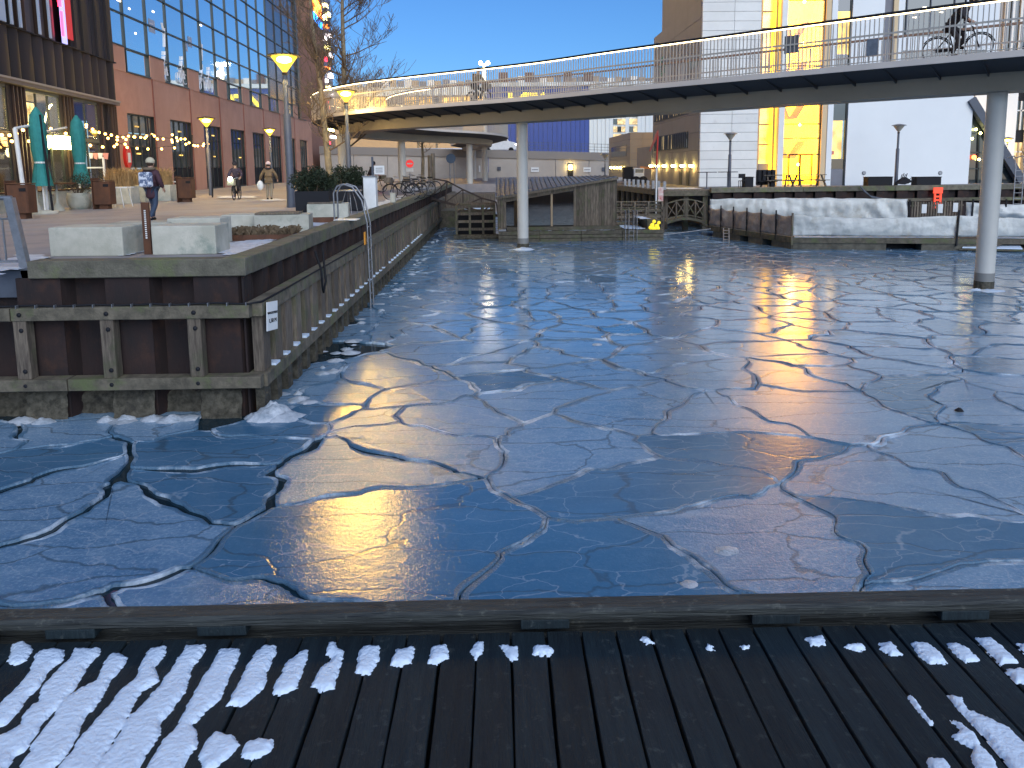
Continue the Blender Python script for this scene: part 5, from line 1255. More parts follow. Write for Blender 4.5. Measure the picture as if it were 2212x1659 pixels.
# pillars and the second narrow window
part('cream_orange_pillar', MB().box(fx(1770), fx(1781), FY-.05, FY+.6, PLZ, 22.5), mat('cream_pillar', (.62, .47, .28), .6), wb); part('white_pillar', MB().box(fx(1781)+.01, fx(1793), FY-.1, FY+.6, PLZ, 22.5), wall_white, wb)  # left pillar has its own cream orange colour
n2 = part('window_frame', MB().box(fx(1793)+.01, fx(1796), FY+.12, FY+.3, PLZ, 22), dark_frame, wb); part('frame_side', MB().box(fx(1823), fx(1826)-.01, FY+.12, FY+.3, PLZ, 22), dark_frame, n2)
part('lit_room', MB().box(fx(1796)+.01, fx(1823)-.01, FY+.5, FY+.55, fz(345), fz(262)), room_lit, n2); part('pane', MB().box(fx(1796)+.01, fx(1823)-.01, FY+.2, FY+.22, fz(345), fz(264)), clear, n2)
part('spandrel', MB().box(fx(1796)+.01, fx(1823)-.01, FY+.15, FY+.25, PLZ, fz(368)), panel_grey, n2); part('dark_pane', MB().box(fx(1796)+.01, fx(1823)-.01, FY+.16, FY+.25, fz(368)+.02, fz(346)), dark_glass, n2)
part('dark_pane', MB().box(fx(1796)+.01, fx(1823)-.01, FY+.18, FY+.25, fz(262), fz(120)), dark_glass, n2); part('lit_room', MB().box(fx(1796)+.01, fx(1823)-.01, FY+.18, FY+.25, fz(118), fz(25)), room_lit, n2); part('dark_pane', MB().box(fx(1796)+.01, fx(1823)-.01, FY+.18, FY+.25, fz(24), 22), dark_glass, n2)
part('red_chair', MB().box(fx(1798), fx(1804), FY+.3, FY+.45, fz(336), fz(328)), red_m, n2)
# plain white wall
WX0, WX1 = fx(1826), fx(2092)
part('white_wall', MB().box(WX0, WX1, FY, FY+.4, PLZ-.1, fz(140, 1950)), wall_white, wb)
part('white_wall', MB().box(WX0, fx(1893), FY, FY+.4, fz(140, 1950)+.005, 22.5), wall_white, wb)
part('grey_wall', MB().box(fx(1893), fx(1911), FY+.1, FY+.4, fz(140, 1950)+.005, 22.5), panel_grey, wb); part('cream_pillar', MB().box(fx(1911), fx(1921), FY-.05, FY+.4, fz(140, 1950)+.005, 22.5), mat('cream_pillar', (.6, .5, .3)), wb)
part('white_pillar', MB().box(fx(1921), fx(1935), FY, FY+.4, fz(140, 1950)+.005, 22.5), wall_white, wb)
part('dark_strip_window', MB().box(fx(1935), WX1+.6, FY+.1, FY+.3, fz(140, 1950)+.005, fz(110, 1950)), dark_glass, wb); part('white_band', MB().box(fx(1935), WX1+.6, FY-.02, FY+.4, fz(110, 1950)+.005, fz(80, 1950)), wall_white, wb)
uw = part('upper_window', MB().box(fx(1935)+.02, WX1-.75, FY+.15, FY+.3, fz(80, 1950)+.005, 22.4), mat('dark_green_glass', (.02, .035, .03), .06, spec=1.), wb)
for x in (1940, 1990, 2040, 2064): part('mullion', MB().box(fx(x), fx(x)+.07, FY+.08, FY+.16, fz(80, 1950)+.005, 22.4), steel_grey, uw)
part('white_wall', MB().box(WX1-.74, fx(2143), FY+.42, FY+.8, fz(135, 1950), 22.5), wall_white, wb)
for x, z in [(1955, 12.6), (1975, 13.2), (2010, 12.9), (2030, 13.8), (2045, 14.0)]: part('interior_light', MB().box(fx(x), fx(x)+.22, FY+.12, FY+.15, z, z+.06), glow('cool_interior_light', (1, .9, .75), 2.), uw)
for x in (1862, 1866): pass
for x in (1853, 2031): 
    q = yp(x, 375 if x < 2000 else 372, FY-.02); part('wall_vent', MB().lathe([(.13, 0), (.13, .03), (.10, .05)], (0, 0, 0), 14), galv, wb)
    o = bpy.context.scene.objects[-1] if False else None
# (vents are laid flat against the wall)
for o in list(wb.children):
    if o.name.startswith('wall_vent'):
        i = [c for c in wb.children if c.name.startswith('wall_vent')].index(o); x = (1866, 2031)[i]
        me = o.data; q = yp(x, 374, FY); me.transform(WM[wb.name]); me.transform(Matrix.Translation((q.x, FY-.002, q.z)) @ Matrix.Rotation(PI/2, 4, 'X')); me.transform(WM[wb.name].inverted())
# grey wing receding from the corner
gw = root('grey_wing', 'grey panelled wing with ribbon windows and small warm wall lamps', 'building', loc=(XC, 54, PLZ))
YF = 61.5
part('core', MB().box(XC+.2, XC+3.5, FY+.35, YF, PLZ-.1, 13.8), panel_grey, gw)
for r_ in range(10):
    z0 = PLZ+1.16*r_
    win = 4.75 < z0+.5 < 5.8
    for q in range(4):
        y0 = FY+.27+(YF-FY-.27)*q/4; y1 = FY+.27+(YF-FY-.27)*(q+1)/4-.02; part('wall_panel', MB().box(XC-.02, XC+.18, y0, y1, z0, z0+1.14), panel_grey, gw)
def ribbon(z0, z1, y0, y1, par):
    f = part('window_frame', MB().box(XC-.06, XC-.022, y0, y1, z0, z1), dark_frame, par); n_ = 20
    for k in range(n_):
        a = y0+(y1-y0)*k/n_+.05; b_ = y0+(y1-y0)*(k+1)/n_-.05
        part('pane', MB().box(XC-.075, XC-.062, a, b_, z0+.08, z1-.08), room_dim if rnd.random() < .35 else dark_glass, f); part('fin', MB().box(XC-.15, XC-.062, b_+.02, b_+.08, z0+.03, z1-.03), steel_grey, f)
ribbon(4.8, 5.95, 50, 60.3, gw); ribbon(7.1, 8.5, 50, 60.3, gw)
for x in (1469, 1485):
    y = XC*1600/(x-1077); part('door', MB().box(XC-.05, XC-.022, y-.35, y+.35, PLZ+.05, PLZ+1.05), dark_frame, gw)
for i, x in enumerate((1409, 1422, 1438, 1458, 1477.5, 1497)):
    y = XC*1600/(x-1077); r = root('wall_lamp', 'warm downward wall lamp on the grey wing, number of the row counted from far end' if False else ['farthest', 'second farthest', 'third farthest', 'third nearest', 'second nearest', 'nearest'][i]+' of six warm wall lamps along the grey wing', 'wall lamp', loc=(XC-.1, y, 3.6), group='warm wall lamps on the grey wing')
    part('lamp_body', MB().lathe([(.10, 0), (.16, .10), (.16, .14), (.02, .16)], (XC-.2, y, 3.55), 12), lamp_on if i > 0 else lamp_on, r); part('bracket', MB().box(XC-.2, XC-.03, y-.03, y+.03, 3.62, 3.66), galv, r)
    plight((XC-.24, y, 3.40), 5, (1, .55, .15), .05)
part('roof_block', MB().box(XC+1.0, XC+3.4, FY+2.5, 56, 13.82, 21), panel_grey, gw); part('roof_window', MB().box(XC+.96, XC+.99, FY+3.2, 54, 14.6, 20), dark_glass, gw); part('roof_mullion', MB().box(XC+.9, XC+.955, 51.5, 51.8, 14.2, 20.5), panel_white, gw)
# green emblem and small sign of the wing (lettering illegible at this distance)
em = MB()
for k in range(9): t = k*PI/4.5; em.bar((XC-.08, 58.0+.6*math.cos(t), 11.2+.5*math.sin(t)), (XC-.08, 58.0+.9*math.cos(t+.5), 11.2+.75*math.sin(t+.5)), .12, .05)
part('green_emblem', em, mat('dark_green_glow', (.015, .07, .04), .5, emit=(.6, 1, .7), es=.03), gw)  # emblem green lifted by a very weak glow in the material
part('small_sign', MB().box(XC-.09, XC-.03, 47.9, 49.5, 9.9, 10.35), mat('dark_green_sign', (.02, .08, .07), .4), gw)
part('hanging_lamp', MB().box(XC-.3, XC-.1, 48.2, 48.6, 7.3, 8.8), panel_white, gw)
part('low_extension', MB().box(XC-.1, XC+3, YF+.02, 68, PLZ-.1, 5.25), panel_grey, gw)
tb = root('tan_building', 'small tan panelled building beyond the grey wing', 'building', loc=(xat(1361, 72), 72, PLZ)); xt = xat(1361, 72)
for r_ in range(7):
    z0 = PLZ+.65*r_; part('wall_panel', MB().box(xt, xt+1.2, 72, 72.2, z0, z0+.63), panel_tan, tb); part('wall_panel', MB().box(xt+1.22, xt+4.2, 72, 72.2, z0, z0+.63), panel_tan, tb); part('side_panel', MB().box(xt-.0, xt+.2, 72.22, 86, z0, z0+.63), panel_grey, tb)
part('core', MB().box(xt+.22, xt+4, 72.22, 86, PLZ, 6.7), panel_grey, tb); part('side_window', MB().box(xt-.03, xt-.005, 74, 84, 4.6, 5.7), dark_glass, tb)
for k in range(5): part('lamp', MB().ball((xt-.1, 75+k*2.2, 3.45), .12, 8), lamp_on, tb)
# sloping glass atrium and white house at the right edge
at_ = root('glass_atrium', 'dark glass atrium under a diagonal grey beam at the end of the white wall', 'building', loc=(fx(2100), FY, PLZ))
A = [yp(2093, 396, FY+.3), yp(2093, 222, FY+.3), yp(2103, 236, FY+.3), yp(2202, 396, FY+.3)]
part('glazing', MB().slab(A, (0, .05, 0)), dark_glass, at_); part('diagonal_beam', MB().bar(yp(2097, 215, FY), yp(2205, 392, FY), .38, .5), steel_grey, at_)
for x, y in ((2118, 260), (2140, 295), (2163, 330)): part('mullion', MB().bar(yp(x-1, y, FY+.2), yp(x-6, 396, FY+.2), .07), dark_frame, at_)
for y in (288, 330, 365): part('transom', MB().bar(yp(2093, y, FY+.2), yp(2093+ (y-222)*.62, y, FY+.2), .07), dark_frame, at_)
for x, y in ((2108, 280), (2118, 288), (2115, 345), (2100, 300)): part('interior_lamp', MB().ball(yp(x, y, FY+.15), .08, 8), sign_yel, at_)
part('orange_lamp', MB().ball(yp(2104, 340, FY+.12), .14, 10), glow('orange_lamp_glass', (1, .12, .03), 4), at_)
wh = root('white_house', 'white plastered house with tall dark windows at the right edge behind the column', 'building', loc=(30, 62, PLZ))
hx = lambda x: xat(x, 60)
part('wall', MB().box(hx(2095), hx(2187), 60, 60.4, PLZ, 19), wall_white, wh); part('wall', MB().box(hx(2212), hx(2400), 60, 60.4, PLZ, 19), wall_white, wh); part('recess', MB().box(hx(2187), hx(2212), 60.4, 60.6, PLZ, 19), black_m, wh)
for k in range(4):
    z0 = 2.9+k*3.3; part('window', MB().box(hx(2189), hx(2210), 60.3, 60.38, z0, z0+2.3), room_dim if k == 0 else dark_glass, wh)
    for x in (2189, 2199, 2209): part('mullion', MB().box(hx(x)-.06, hx(x)+.06, 60.2, 60.28, z0, z0+2.3), panel_white if k else panel_tan, wh)
    part('transom', MB().box(hx(2189), hx(2210), 60.2, 60.28, z0+1.5, z0+1.6), panel_white, wh)
part('wall', MB().box(hx(2143), hx(2175), 59.8, 59.9, 9.5, 17), dark_glass, wh)
for x in (2143, 2158, 2175): part('mullion', MB().box(hx(x)-.1, hx(x)+.1, 59.65, 59.78, 9.5, 17), panel_white, wh)
q = yp(2177, 300, 56); lamp('lit lamp glowing against the white house between right column and the frame edge', (q.x, 56), q.z-PLZ, .05, .32, True, 170)
# unlit terrace lamps
q = yp(1578, 290, 44); lamp('unlit lamp post before the white panelled front', (q.x, 44), q.z-PLZ, .10, .34, False, 0, grp='unlit lamp posts on the right terrace')
q = yp(1942, 272, 44); lamp('unlit lamp post before the plain white wall', (q.x, 44), q.z-PLZ, .10, .34, False, 0, grp='unlit lamp posts on the right terrace')
# terrace furniture
TZ = 2.3
def blackbox(label, x0, x1, y0, y1_, Yv=43.6):
    a, b_ = xat(x0, Yv), xat(x1, Yv); h = zat(x0, y0, Yv)-TZ; r = root('black_bench_box', label, 'planter box', loc=((a+b_)/2, Yv, TZ), group='black boxes along the right terrace')
    part('box', MB().box(a, b_, Yv, Yv+.6, TZ, TZ+h), black_m, r, bevel=.01); part('rim', MB().box(a-.02, b_+.02, Yv-.02, Yv+.62, TZ+h, TZ+h+.04), black_m, r)
blackbox('long black box at the foot of the white wall, left of the tipped chair', 1876, 1929, 384, 399); blackbox('long black box at the foot of the white wall, right of the tipped chair', 1981, 2034, 384, 399); blackbox('slanted black box below the white panelled front', 1610, 1628, 384, 402); blackbox('small black box between the café tables on the right terrace', 1667-1, 1675, 384, 402)
tc = root('tipped_chair', 'black metal chair lying tipped over between two long black boxes', 'chair', loc=(xat(1955, 43.5), 43.5, TZ))
def Q(x, y): return yp(x, y, 43.5)
part('seat', MB().slab([Q(1939, 398), Q(1958, 383), Q(1972, 393), Q(1955, 399)], (0, .45, 0)), black_m, tc)
for a, b_ in (((1958, 383), (1961, 375)), ((1954, 385), (1957, 377)), ((1968, 392), (1976, 386)), ((1962, 397), (1972, 390)), ((1939, 398), (1950, 389))): part('leg', MB().bar(Q(*a)+Vector((0, .05, 0)), Q(*b_)+Vector((0, .05, 0)), .035), black_m, tc); part('leg', MB().bar(Q(*a)+Vector((0, .4, 0)), Q(*b_)+Vector((0, .4, 0)), .035), black_m, tc)
def picnic(label, x, Yv=44.2):
    X = xat(x, Yv); r = root('picnic_table', label, 'picnic table', loc=(X, Yv, TZ), group='wooden picnic tables on the right terrace')
    for k in range(4): part('top_board', MB().box(X-.9, X+.9, Yv-.35+k*.18, Yv-.35+k*.18+.16, TZ+.72, TZ+.76), wood_grey, r)
    for s in (-1, 1): part('seat_board', MB().box(X-.9, X+.9, Yv+s*.72-.12, Yv+s*.72+.12, TZ+.42, TZ+.46), wood_grey, r)
    for e_ in (-.65, .65):
        for s in (-1, 1): part('leg', MB().bar((X+e_, Yv+s*.2, TZ+.72), (X+e_*1.15, Yv+s*.7, TZ), .08), wood_grey, r)
        part('cross_beam', MB().bar((X+e_, Yv-.75, TZ+.40), (X+e_, Yv+.75, TZ+.40), .06), wood_grey, r)
picnic('wooden picnic table left of the lit glass door', 1679); picnic('wooden picnic table right of the lit glass door', 1748)
def bistro(label, x, Yv=43.4, hh=.95):
    X = xat(x, Yv); r = root('standing_table', label, 'table', loc=(X, Yv, TZ), group='dark pedestal tables on the right terrace')
    part('top', MB().box(X-.5, X+.5, Yv-.3, Yv+.3, TZ+hh, TZ+hh+.04), black_m, r); part('stem', MB().tube([(X, Yv, TZ), (X, Yv, TZ+hh)], .035, 8), steel_grey, r); part('foot', MB().lathe([(.25, 0), (.24, .03), (.04, .05)], (X, Yv, TZ), 14), steel_grey, r)
bistro('dark pedestal table at the left end of the right terrace', 1527); bistro('dark pedestal table just left of the lamp post pole', 1572)
ct = root('stacked_chairs', 'dark covered chairs stacked before the grey recess of the building', 'chairs', loc=(xat(1645, 44), 44, TZ)); X = xat(1640, 44)
for k in range(4): part('chair_back', MB().obox((X+.28*k, 44.1, TZ+.62), (.22, .4, .9), 0), black_m, ct, bevel=.05); part('chair_seat', MB().obox((X+.28*k, 43.8, TZ+.4), (.24, .4, .08)), black_m, ct)
X = xat(1605, 43.5); sc_ = root('terrace_chair', 'dark chair tucked at the small table in front of the white panels', 'chair', loc=(X, 43.5, TZ))
part('seat', MB().box(X-.2, X+.2, 43.3, 43.7, TZ+.42, TZ+.46), black_m, sc_)
for dx in (-.18, .18):
    for dy in (-.18, .18): part('leg', MB().bar((X+dx, 43.5+dy, TZ), (X+dx, 43.5+dy, TZ+.42), .03), black_m, sc_)
part('backrest', MB().box(X-.2, X+.2, 43.68, 43.71, TZ+.6, TZ+.85), black_m, sc_)
# red rescue frame on the quay, hose, ladder
rl = root('rescue_ladder', 'bright orange red rescue ladder hung on the far quay wall', 'ladder', loc=(xat(2030, 41.3), 41.3, 1.9)); X0, X1 = xat(2019, 41.2), xat(2039, 41.2)
part('upper_plate', MB().box(X0, X1, 41.2, 41.26, 1.97, 2.3), orange_red, rl)
for x in (X0+.06, X1-.14): part('rail', MB().box(x, x+.09, 41.2, 41.27, 1.1, 1.96), orange_red, rl)
for k in range(4): part('rung', MB().box(X0+.15, X1-.15, 41.2, 41.25, 1.15+k*.2, 1.24+k*.2), orange_red, rl)
mb = MB(); 
for k in range(3): mb.tube([yp(1858, 403, 41.4), yp(1868+k, 415, 41.1), yp(1880+2*k, 424+k*2, 41.1), yp(1900+6*k, 428+k, 41.1)], .035, 6)
part('mooring_rope', mb, steel_grey, label='grey hoses hanging down over the far quay wall', cat='hose')
ll = root('access_ladder', 'thin grey access ladder with hoop at the far right quay', 'ladder', loc=(xat(2195, 40), 40, 1)); X = xat(2193, 40)
for dx in (0, .45): part('rail', MB().tube([(X+dx, 40, .6), (X+dx, 40, 3.4), (X+dx+.1, 40.3, 4.0), (X+dx+.2, 41, 3.9)], .03, 6), galv, ll)
for k in range(9): part('rung', MB().tube([(X, 40, .8+k*.3), (X+.45, 40, .8+k*.3)], .018, 5), galv, ll)

# ================================================================== PONTOON WITH TARPAULINS
pn = root('covered_pontoon', 'floating pontoon ring fenced with dirty white tarpaulins on rough concrete floats', 'pontoon', loc=(13, 32, 0))
K0, K1, K2 = Vector((12.75, 31.95, 0)), Vector((10.95, 38.4, 0)), Vector((30, 28.6, 0)); K3 = Vector((12.6, 38.6, 0)); K4 = Vector((30, 36.5, 0))
def ribbon_beam(a, b_, z0, z1, w_, nm, mt): return part(nm, MB().bar(Vector((a.x, a.y, (z0+z1)/2)), Vector((b_.x, b_.y, (z0+z1)/2)), w_, z1-z0), mt, pn)
inn = Vector((.3, .95, 0))
part('deck_front', MB().slab([(K0.x, K0.y, .44), (K2.x, K2.y, .44), (K2.x, K2.y+1.6, .44), (K0.x+1.2, K0.y+1.6, .44)], (0, 0, .06)), wood_rail, pn)
part('deck_side', MB().slab([(K0.x, K0.y, .50-.06), (K0.x+1.2, K0.y+1.6, .44), (K1.x+1.5, K1.y, .44), (K1.x, K1.y, .44)], (0, 0, .06)), wood_rail, pn)
part('deck_back', MB().slab([(K1.x, K1.y, .44), (K4.x, K4.y, .44), (K4.x, K4.y+1.5, .44), (K1.x, K1.y+1.5, .44)], (0, 0, .06)), wood_rail, pn)
ribbon_beam(K0, K2, .30, .52, .10, 'fascia_timber', wood_rail); ribbon_beam(K0, K1, .30, .55, .12, 'fascia_timber', wood_rail)
part('snow_on_edge', MB().slab([(K0.x+.1, K0.y+.02, .53), (19.2, 30.85, .53), (19.2, 31.1, .53), (K0.x+.2, K0.y+.3, .53)], (0, 0, .03)), snow_m, pn)
part('snow_on_edge', MB().slab([(20.2, 30.6, .53), (K2.x, K2.y+.02, .53), (K2.x, K2.y+.4, .53), (20.2, 30.9, .53)], (0, 0, .03)), snow_m, pn)
cf = mat('rough_float_concrete', (.15, .14, .11), .9, col2=(.08, .075, .06), vs=4, bump=1., bs=10)
d = (K2-K0).normalized()
for t0, t1 in ((0.1, 3.9), (5.3, 7.8), (11.0, 14)): a, b_ = K0+d*t0, K0+d*t1; part('float', MB().bar(Vector((a.x, a.y+.35, .06)), Vector((b_.x, b_.y+.35, .06)), .7, .5), cf, pn)
part('shade_sheet', MB().slab([(K0.x+.6, K0.y+.75, -.2), (K2.x, K2.y+.75, -.2), (K2.x, K2.y+.75, .43), (K0.x+.6, K0.y+.75, .43)], (0, .03, 0)), black_m, pn)  # black sheet set in for the shade under the front deck
d = (K1-K0).normalized()
for t0, t1 in ((0.1, 1.5), (2.2, 3.3), (4.0, 4.9), (5.6, 6.4)): a, b_ = K0+d*t0, K0+d*t1; part('float', MB().bar(Vector((a.x+.3, a.y, .05)), Vector((b_.x+.3, b_.y, .05)), .6, .48), cf, pn)
part('shade_sheet', MB().slab([(K0.x+.7, K0.y+.5, -.2), (K1.x+.7, K1.y, -.2), (K1.x+.7, K1.y, .43), (K0.x+.7, K0.y+.5, .43)], (.03, 0, 0)), black_m, pn)  # black sheet for the shade between the side floats
def tarp(a, b_, z0, z1, mt, seed, zt=.05, lean=.0, bag=.05, nm='tarpaulin'):
    n_ = max(6, int((b_-a).length/.12)); m_ = 9; vs = []; t = (b_-a).normalized(); nn = Vector((t.y, -t.x, 0))
    if nn.y > 0: nn = -nn
    for i in range(n_+1):
        for j in range(m_+1):
            u, v = i/n_, j/m_; p = a.lerp(b_, u); zz = z0+(z1-z0)*v-zt*math.sin(PI*u)*v*1.2+.05*noise.noise(Vector((u*n_*.12*1.5, seed, 0)))*v
            dsp = bag*math.sin(PI*v)*math.sin(PI*u)+bag*1.4*noise.noise(Vector((i*.12*1.7, v*1.6, seed)))*(.4+.6*math.sin(PI*v))+bag*.6*noise.noise(Vector((i*.12*6, v*3, seed+5)))
            q = p+nn*(dsp+lean*(1-v)); q = q+nn*(.03*abs(math.sin(i*.12*9+v*2+seed))*(1-.5*v)+.05*noise.noise(Vector((i*.12*3.2+v*2.5, v*5-i*.3, seed+9)))); vs.append((q.x, q.y, zz))
    fs = [(i*(m_+1)+j, (i+1)*(m_+1)+j, (i+1)*(m_+1)+j+1, i*(m_+1)+j+1) for i in range(n_) for j in range(m_)]
    mb = MB(); mb.add(vs, fs, True); o = part(nm, mb, mt, pn); sd_ = o.modifiers.new('s', 'SOLIDIFY'); sd_.thickness = .015; return o
d = (K2-K0).normalized(); ts = [0, 6.55, 13.2, 18]
for k in range(3):
    a, b_ = K0+d*ts[k], K0+d*(ts[k+1]-.03); tarp(a, b_, .60, 1.50, tarp_m, k+1, .10, bag=.09)
for t in (6.55, 13.2): p = K0+d*t; part('fence_post', MB().bar((p.x, p.y-.06, .2), (p.x+.03, p.y-.06, 1.72), .06), black_m, pn)
d = (K1-K0).normalized(); n_ = 6; Ls = (K1-K0).length
for k in range(n_):
    a, b_ = K0+d*(Ls*k/n_), K0+d*(Ls*(k+1)/n_-.02); tarp(a, b_, .58, 1.50, tarp_brown, 10+k, .06, bag=.05)
    p = b_; part('fence_post', MB().bar((p.x-.05, p.y, .35), (p.x-.05, p.y, 1.66), .05), black_m, pn)
part('corner_post', MB().bar((K0.x-.03, K0.y-.04, .2), (K0.x-.03, K0.y-.04, 1.6), .07), wood_grey, pn)
a = Vector((11.2, 38.2, 0)); tops = [(11.0, 38.3), (14.5, 36.9), (18.0, 36.4)]
tarp(Vector((11.0, 38.6, 0)), Vector((20.1, 36.2, 0)), .9, 1.93, tarp_m, 31, -.04, .05, .16, 'back_tarpaulin')
tarp(Vector((22.9, 36.0, 0)), Vector((27.0, 35.2, 0)), .9, 1.75, tarp_m, 37, .1, .05, .22, 'back_tarpaulin')
for x, y in ((20.15, 36.2), (23.1, 35.9), (24.6, 35.7)): part('fence_post', MB().bar((x, y-.1, .4), (x, y-.1, 1.9), .06), black_m, pn)
for k in range(19):
    x = 20.3+k*.135; part('gate_slat', MB().obox((x, 36.1, 1.32+rnd.uniform(-.02, .02)), (.085, .03, .95)), wood_grey, pn)
for z in (1.0, 1.6): part('gate_rail', MB().box(20.2, 22.85, 36.12, 36.16, z-.04, z+.04), wood_grey, pn)
for x, zz in ((20.75, 1.45), (21.55, 1.45), (22.3, 1.5)): part('paper_notice', MB().box(x, x+.24, 36.06, 36.08, zz-.22, zz+.22), white_paint, pn)
lb = root('swim_ladder', 'short pale wooden ladder hanging from the pontoon side into the ice', 'ladder', loc=(11.3, 36.5, .3)); 
a = yp(1562, 490, 36.2); b_ = yp(1574, 490, 36.2)
for p in (a, b_): part('rail', MB().bar((p.x, 36.15, .62), (p.x, 36.05, -.2), .05), tarp_brown, lb)
for z in (.05, .2, .35, .5): part('rung', MB().bar((a.x, 36.1, z), (b_.x, 36.1, z), .04), tarp_brown, lb)
mb = MB(); mb.tube([Vector((10.9+math.sin(i*.3)*.0-i*.35, 38.0+i*.02, .42-.36*math.sin(min(1, i/12)*PI/2))) for i in range(14)], .035, 6); part('mooring_rope', mb, galv, label='pale rope sagging from the pontoon to the small arched bridge', cat='rope')
# small snowy raft in front
rf = root('snowy_raft', 'low tilted raft covered with snow between the pontoon and the right column', 'raft', loc=(19.8, 29.5, 0))
A = [gp(2072, 541, .05), gp(2215, 544, .05), gp(2190, 516, .35), gp(2095, 516, .35)]
part('board', MB().slab(A, (0, 0, .05)), wood_rail, rf); B = [p.lerp(sum(A, Vector())/4, .08)+Vector((0, 0, .055)) for p in A]; part('snow_layer', MB().slab(B, (0, 0, .05)), snow_m, rf, bevel=.02)
part('tie_bar', MB().bar(gp(2105, 530, .25), gp(2120, 522, .32), .05), wood_grey, rf); part('tie_bar', MB().bar(gp(2150, 532, .26), gp(2175, 524, .33), .05), wood_grey, rf)

# ================================================================== SAUNA ON ITS FLOAT
SYF = 37.4; SYB = 41.2
sx = lambda x, y=500: yp(x, y, SYF).x
sa = root('floating_sauna', 'small floating timber sauna with slanting blue grey roof and large dark window', 'sauna', loc=(3, SYF, .5))
XL, XR = sx(1076), sx(1332); XW0, XW1, XWM = sx(1092), sx(1241), sx(1192)
zl_, zr_ = zat(1080, 427, SYF), zat(1332, 384, SYF); zd = .55
def ztop(x): return zl_+(zr_-zl_)*(x-XL)/(XR-XL)
zw_b = zat(1150, 500, SYF); zwl, zwr = zat(1092, 436, SYF), zat(1241, 410, SYF)
x = XL; k = 0; pw = .142
while x < XR-.02:
    x1 = min(x+pw-.012, XR); dz = rnd.uniform(-.004, .004)
    if XW0-.02 < (x+x1)/2 < XW1: segs = [(zwl+(zwr-zwl)*((x+x1)/2-XW0)/(XW1-XW0), None), (zd, zw_b)]
    else: segs = [(zd, None)]
    for z0, z1 in segs:
        za, zb_ = (z1, z1) if z1 else (ztop(x), ztop(x1)); yq = SYF+(.0 if k % 2 else .018)
        if min(za, zb_)-z0 < .03: continue
        part('cladding_board', MB().slab([(x, yq, z0), (x1, yq, z0), (x1, yq, zb_), (x, yq, za)], (0, .025, 0)), wood_grey, sa)
    x += pw; k += 1
part('inner_wall', MB().slab([(XL, SYF+.05, zd), (XW0, SYF+.05, zd), (XW0, SYF+.05, ztop(XW0)), (XL, SYF+.05, ztop(XL))], (0, .05, 0)), black_m, sa)
part('inner_wall', MB().slab([(XW1, SYF+.05, zd), (XR, SYF+.05, zd), (XR, SYF+.05, ztop(XR)), (XW1, SYF+.05, ztop(XW1))], (0, .05, 0)), black_m, sa)
for y in [SYF+.1+.142*i for i in range(26)]: 
    for X, nm in ((XL, 'cladding_board'), (XR, 'cladding_board')):
        part(nm, MB().box(X-.02, X+.02, y, y+.13, zd, (zl_+(3.08-zl_)*(y-SYF)/(SYB-SYF)) if X == XL else zr_-.02), wood_grey, sa)
part('back_wall', MB().box(XL, XR, SYB-.05, SYB, zd, 3.05), wood_grey, sa)
wf = part('window_frame', MB().box(XWM-.05, XWM+.05, SYF-.01, SYF+.08, zw_b, zwl+(zwr-zwl)*(XWM-XW0)/(XW1-XW0)), panel_tan, sa)
part('window_frame_head', MB().bar((XW0, SYF+.02, zwl), (XW1, SYF+.02, zwr), .06, .07), wood_grey, wf); part('window_frame_sill', MB().box(XW0, XW1, SYF-.02, SYF+.06, zw_b-.03, zw_b+.02), black_m, wf)
for a, b_ in ((XW0+.03, XWM-.06), (XWM+.06, XW1-.03)):
    za, zb_ = [zwl+(zwr-zwl)*(q-XW0)/(XW1-XW0)-.04 for q in (a, b_)]; part('pane', MB().slab([(a, SYF+.04, zw_b+.03), (b_, SYF+.04, zw_b+.03), (b_, SYF+.04, zb_), (a, SYF+.04, za)], (0, .01, 0)), mat('tinted_pane', (.02, .017, .016), .04, spec=1.6, metal=.25), wf)
roofm = mat('blue_grey_roofing', (.10, .135, .18), .55, col2=(.075, .10, .14), vs=2, bump=.2, bs=20)
RF = [Vector((XL-.1, SYF-.12, zl_)), Vector((XR+.05, SYF-.12, zr_+.02)), Vector((XL-.1, SYB, 3.10)), Vector((XR+.05, SYB, 3.13))]
for k in range(26):
    t0, t1 = k/26, (k+1)/26-.003
    a, b_ = RF[0].lerp(RF[1], t0), RF[0].lerp(RF[1], t1); c, d_ = RF[2].lerp(RF[3], t1), RF[2].lerp(RF[3], t0)
    mb = MB(); mb.slab([a, b_, c, d_], (0, 0, .035)); mb.slab([a, a.lerp(b_, .1), d_.lerp(c, .1), d_], (0, 0, .075)); part('roof_panel', mb, roofm, sa)
part('eave_board', MB().bar(RF[0]+Vector((0, 0, -.05)), RF[1]+Vector((0, 0, -.05)), .03, .12), wood_grey, sa)
fl = root('sauna_float', 'long timber clad float carrying the sauna, low at its right end', 'float', loc=(4, 36.8, 0))
FX0, FX1 = yp(1077, 510, 36.7).x, yp(1436, 510, 36.4).x
for k, (z0, z1) in enumerate(((-.2, .16), (.18, .34), (.36, .54))):
    for q in range(4): a = FX0+(FX1-FX0)*q/4; b_ = FX0+(FX1-FX0)*(q+1)/4-.02; part('side_timber', MB().box(a, b_, 36.55, 36.68, z0, z1), wood_rail, fl, bevel=.012)
part('deck', MB().box(FX0, sx(1345), 36.70, 41.5, .1, .52), wood_rail, fl); part('deck', MB().box(sx(1345)+.02, FX1, 36.7, 41.5, .1, .50), wood_rail, fl)
part('bench_step', MB().box(sx(1095), sx(1335), 36.95, SYF-.12, .53, .72), wood_rail, fl, bevel=.01); part('left_pad', MB().box(FX0+.02, sx(1093), 36.6, 37.0, .55, .64), galv, fl)
